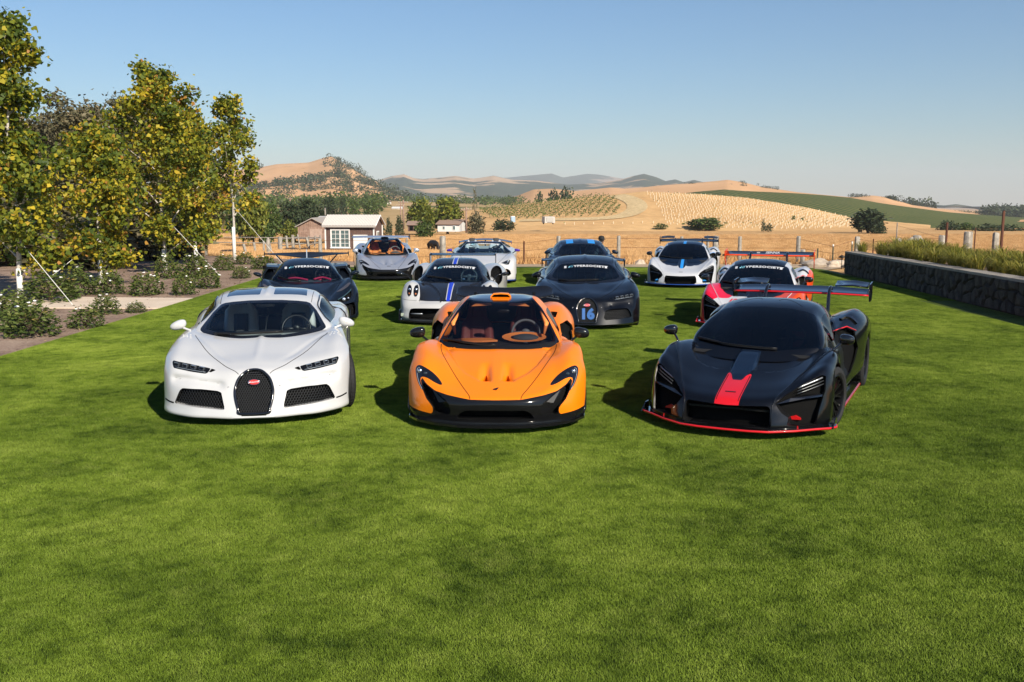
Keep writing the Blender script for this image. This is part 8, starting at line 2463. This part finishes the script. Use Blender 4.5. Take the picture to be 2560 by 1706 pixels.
# ------------------------------------------------------------------ car 6: wedge-shaped open roadster
def car_aventador(root, white_m, black_m, purple_m, step=.05):
    net = NETS['aventador']
    B = Surf.net(net['body'], step); bv = B.bvh()
    C = Surf.net(net['cabin'], step); cv = C.bvh()
    fr = lambda ax, y, z: y < 1.0
    sub = B.pop(region(B, [(.548, .632), (.70, .69), (.835, .738), (.815, .66), (.775, .575), (.69, .585)], 'front', lim=fr))
    for sg, q in zip((1, -1), split_lr(sub)):
        hl = q.build('headlamp', M_VOID, root, depth=.06, dirv=(0, 1, 0), rim_mat=M_GLOSSBLK)
        q.offset(.002).build('headlamp_cover', M_CLEAR, hl)
        P = [hit(bv, (sg * a, b), 'front')[0] + Vector((0, .02, 0)) for a, b in ((.60, .632), (.71, .602), (.80, .69))]
        mb = MB(); mb.tube(P, .012, 6); mb.build('light_guide', M_DRL, hl)
        h = hit(bv, (sg * .745, .66), 'front'); mb = MB(); mb.ell((0, 0, 0), (.03, .02, .03), 12, 8); mb.build('lamp_lens', M_LAMP, hl, loc=tuple(h[0] + Vector((0, .03, 0))), smooth=True)
    sub = B.pop(region(B, [(.60, .45), (.72, .47), (.80, .44), (.86, .33), (.80, .26), (.45, .24), (.40, .28)], 'front', lim=fr))
    for q in split_lr(sub): q.build('front_intake', M_VOID, root, depth=.15, dirv=(0, 1, 0), rim_mat=M_BLACK)
    out = [(0, -.05), (.4, .02), (.75, .20), (.95, .38), (1.0, .5), (.95, .6)]
    sp = MB(); sp.prism(out + [(-p[0], p[1]) for p in reversed(out[1:])], .12, .15, 'z'); sp.build('splitter', pmat('blue_lip', (.02, .05, .18), .3, coat=.6), root)
    lines(bv, root, 'bonnet_gap', M_SEAM, [('top', [(.80, 1.6), (.72, 1.2), (.55, .6), (.4, .25)], True)], .008)
    lines(bv, root, 'bonnet_vent', M_BLACK, [('top', [(.78, 1.45), (.88, 1.42)], True)], .05)
    B.pop(region(B, [(-.1, 1.5), (.45, 1.6), (.68, 1.85), (.76, 2.2), (.74, 2.62), (-.1, 2.62)], 'top', lim=lambda ax, y, z: z > .6))
    WS = [(-.1, .7), (.6, .75), (.825, .86), (.80, .90), (.69, 1.01), (.55, 1.14), (.45, 1.158), (-.1, 1.172)]
    ws = C.pop(region(C, WS, 'front', lim=lambda ax, y, z: (y < 2.3)))
    ws.build('windscreen', glass('pale_blue_glass', (.45, .62, .70), 1.5), root)
    # keep only the screen frame; the rest of the hood is open
    C.pop(region(C, [(-.1, 1.0), (.52, 2.32), (.60, 2.45), (-.1, 2.6)], 'top', lim=lambda ax, y, z: (y > 2.24) & (z < 1.0)))
    C.build('windscreen_frame', black_m, root, rim=.03, rim_mat=M_BLACK)
    banner(cv, root, 1.13, .5, .06)
    tub(root, .74, 1.4, 2.66, .84, ztop=.98)
    dash(root, .72, [(1.42, .83), (1.65, .87), (1.85, .875), (1.97, .84), (1.98, .65), (1.9, .4)], M_DARKTRIM)
    cream = pmat('pale_grey_leather', (.52, .53, .54), .6)
    for sx in (-.38, .38): seat(root, sx, 2.42, .42, cream, M_DARKTRIM, w=.50, back=.60)
    mb = MB(); mb.box((0, 2.60, .92), (.40, .03, .24)); mb.build('rear_window', pmat('pale_panel', (.45, .47, .48), .4), root)
    steering(root, .38, 2.02, .90, M_BLACK, .165)
    for s in (1, -1):
        mb = MB(); mb.loft([[(s * (.44 + .13 * math.cos(t)), 2.66 + yy, .95 + hh * math.sin(t)) for t in np.linspace(0, math.pi, 9)] for yy, hh in ((0, .20), (.05, .255), (.4, .23), (1.0, .12))], closed=False, cap=False)
        mb.build('head_fairing', pmat('navy_fairing', (.02, .05, .16), .25, coat=1), root, smooth=True)
        P = [(s * .56, 2.35, 1.16), (s * .62, 2.6, 1.12), (s * .80, 2.95, 1.0)]
        mb = MB(); mb.tube(P, .035, 8); mb.build('roof_pillar', black_m, root, smooth=True)
    arch(B, 1.02, .345, .375); arch(B, 3.72, .355, .39)
    B.build('body', white_m, root, rim=.02, rim_mat=M_BLACK)
    for s in (1, -1): liner(root, s * .96, 1.02, .345, .38); liner(root, s * .97, 3.72, .355, .40)
    for s in (1, -1): put_wheel(root, 'p1_f', s * .88, 1.02, .34); put_wheel(root, 'p1_r', s * .86, 3.72, .348)
    mirror_pod(root, (1.045, 1.72, .945), (.085, .06, .042), purple_m, (.90, 1.75, .86), M_BLACK, tilt=-.1, pw=.65)
    up = MB(); up.box((0, 2.4, .15), (1.6, 4.0, .02)); up.build('underfloor', M_BLACK, root)
    w = wing_mesh(smooth_x([(-.88, 4.55, 1.06, .30, R(8)), (-.5, 4.52, 1.13, .30, R(8)), (0, 4.5, 1.155, .30, R(8)), (.5, 4.52, 1.13, .30, R(8)), (.88, 4.55, 1.06, .30, R(8))]), .07, .04).build('rear_wing', black_m, root, smooth=True)
    e = MB(); e.box((0, 4.6, 1.02), (.04, .12, .28)); e.build('wing_strut', black_m, w)
    for s in (1, -1):
        e = MB(); e.prism([(4.5, 1.10), (4.86, 1.12), (4.86, .98), (4.6, 1.0)], s * .88 - .008, s * .88 + .008, 'x'); e.build('wing_endplate', purple_m, w)
# ------------------------------------------------------------------ the eleven cars on the lawn
W_WHITE = paint('white_paint', (.52, .52, .515), rough=.4)
W_WHITE2 = paint('pearl_white_paint', (.50, .505, .515), rough=.4)
W_CREAM = paint('warm_white_paint', (.48, .475, .455), rough=.4)
W_ORANGE = paint('orange_paint', (.80, .195, .0008), rough=.42, coat=.45)
W_SILVER = paint('silver_paint', (.46, .48, .53), metal=.55, rough=.32, flake=.1)
W_BLACK = paint('black_paint', (.0022, .0023, .003), rough=.35, coat=.8, flake=.3)
W_MIDNIGHT = paint('midnight_paint', (.005, .008, .014), rough=.35, coat=.6)
W_NAVYCARB = paint('blue_black_carbon', (.004, .010, .024), rough=.35, coat=.8, flake=.3)
W_RED = paint('red_paint', (.60, .006, .010))
W_CRIMSON = paint('crimson_paint', (.62, .004, .03), rough=.4, coat=.7)
W_FLAME = paint('flame_paint', (.80, .07, .006), rough=.4, coat=.7)
W_SKYBLUE = paint('sky_blue_paint', (.02, .26, .70), rough=.4, coat=.6)
W_BLUELIP = paint('blue_lip_paint', (.012, .06, .30), rough=.4, coat=.8)
W_ROYAL = paint('royal_blue_paint', (.008, .035, .48), rough=.4, coat=.6)
W_PURPLE = paint('purple_paint', (.05, .012, .26), rough=.3, coat=1)
CARB = carbon('carbon_fibre')
CARB2 = carbon('navy_carbon', .006, .016, 200, 1.0)
TAN = pmat('orange_leather', (.80, .24, .05), .7)
PINK = pmat('red_leather', (.75, .02, .10), .6)
CREAM = pmat('cream_leather', (.62, .62, .60), .6)
BRICK = pmat('brick_leather', (.17, .035, .028), .7)
POSES = dict(chir=(-2.777, 10.3376, .1653), p1=(-.1759, 9.9407, -.0168), senna=(2.1538, 9.7997, -.4465), bchir=(1.4148, 18.3241, -.0529), sp1=(-3.7299, 29.8494, .1866), wsenna=(4.7015, 27.4117, -.2294),
             pagani=(-1.2604, 18.9525, -.0216), apollo=(-4.0015, 19.0693, .2023), aventador=(-.8718, 28.5747, .0057), uchir=(2.0233, 27.5503, -.0189), rsenna=(4.3797, 18.0835, -.3332))
GCARS = 'cars parked in rows on the lawn'
def park(key, label):
    p = POSES[key]
    return thing('parked_car', (p[0], p[1], 0), p[2], label, 'car', GCARS)

SKYTINT_GLASS = glass('sky_tint_glass', (.20, .33, .38), 1.6)  # teal tint paints the sky's reflection into the dark coupes' windscreens
car_chiron(park('chir', 'white rounded coupe with a black horseshoe grille, leftmost of the front row'), W_WHITE, None, .022, roof_glass=True, dots=True, steer=.22, seat_m=CREAM, seat2_m=M_DARKTRIM, side_glass=glass('side_glass', (.7, .78, .8), 1.5), spine_m=M_BLACK)
car_p1(park('p1', 'bright orange coupe with black nose and rear wing, middle of the front row'), W_ORANGE, M_GLOSSBLK, CARB, .02, trim_m=TAN, seat_m=BRICK, glass_m=glass('amber_free_glass', (.62, .64, .68), 1.5))
_w = car_senna(park('senna', 'black coupe with red bonnet stripe and red splitter, nearest the stone wall'), W_BLACK, W_BLACK, W_RED, .022, stripe_m=W_RED, wing_edge=W_RED, duct_m=W_NAVYCARB, caliper=W_RED, steer=-.2)
# second row
car_apollo(park('apollo', 'dark carbon car with wide boomerang wing and red dashboard behind the white coupe'), W_MIDNIGHT, CARB2, PINK, .042)
car_pagani(park('pagani', 'white and carbon coupe with blue bonnet stripe and pairs of oval lamps'), W_CREAM, CARB2, W_ROYAL, .042)
car_chiron(park('bchir', 'black coupe with a blue number 16 on its horseshoe grille'), W_BLACK, None, .045, number='16', banner_on=True, wing=True, glass_m=SKYTINT_GLASS, deep=True)
def gtr(root, B, C, bv, cv):
    for sg, mm in ((-1, W_CRIMSON), (1, W_FLAME)):  # one red, painted as a shaded left tone and a sunlit right tone
        poly = [(.36, .93), (.44, .74), (.60, .62), (.70, .52), (.80, .46), (1.05, .2), (1.05, 1.7), (.60, 1.7), (.60, 1.15)]
        ins = region(B, poly, 'top', lim=lambda ax, y, z: (z > .1) & (y < 1.7), sym=True)
        Cc, _ = B.cent(); ins &= (Cc[:, 0] * sg > 0)
        B.pop(ins).build('front_wing_panel', mm, root)
    ins = region(B, [(2.9, .85), (3.3, .98), (4.6, .95), (4.6, .2), (3.2, .2), (2.7, .5)], 'side', lim=lambda ax, y, z: (ax > .9))
    for q in split_lr(B.pop(ins)): q.build('rear_wing_panel', W_FLAME, root)
    letters(bv, '12', W_CRIMSON, root, 'bonnet_number', (-.36, .62), .20, 'top', .005, shear=.25, bold=.012, sx=.75)
wo = car_senna(park('rsenna', 'white, red and orange track coupe with the number 12 and a tall red wing'), W_WHITE2, W_BLACK, W_RED, .042, roof_m=W_BLACK, wing_m=W_BLACK, wing_edge=W_FLAME, tall=True, banner_on=True, livery=gtr, duct_m=W_BLACK, accent=W_RED)
wb = BVHTree.FromPolygons([tuple(v.co) for v in wo.data.vertices], [list(p.vertices) for p in wo.data.polygons])
letters(wb, 'SENNA', M_WHITELET, wo, 'wing_lettering', (.06, 1.262), .052, 'front', .006, bold=.0015, sx=1.9, shear=.15)
for _dx, _k in ((-.27, .03), (-.235, .018)):
    _h = hit(wb, (_dx, 1.262), 'front')
    if _h:
        mb = MB(); c = _h[0] + _h[1] * .007
        mb.add([c + Vector((-_k, 0, -.012)), c + Vector((_k, 0, -.002)), c + Vector((_k * .6, 0, .014)), c + Vector((-_k * .5, 0, .008))], [(0, 1, 2, 3)]); mb.build('wing_emblem', M_WHITELET, wo)
# back row
car_p1(park('sp1', 'silver coupe with orange interior in the back row, before the small shed'), W_SILVER, W_NAVYCARB, CARB, .055, trim_m=TAN, seat_m=TAN, mirror_m=W_SILVER, wing='high', scoop_m=W_NAVYCARB, wing_m=W_SILVER, badge='bar')
car_aventador(park('aventador', 'white open roadster with purple mirrors in the back row'), W_WHITE, M_GLOSSBLK, W_PURPLE, .06)
car_chiron(park('uchir', 'dark blue coupe with light blue roof stripes in the back row'), W_NAVYCARB, None, .06, glass_m=SKYTINT_GLASS, stripes=W_SKYBLUE, seat_m=CREAM)
car_senna(park('wsenna', 'white coupe with blue stripe and blue splitter in the back row'), W_WHITE2, W_NAVYCARB, W_BLUELIP, .055, roof_m=W_NAVYCARB, duct_m=W_NAVYCARB, duct_stripe=W_SKYBLUE, accent=W_SKYBLUE, stripe_m=None, wing_m=CARB)
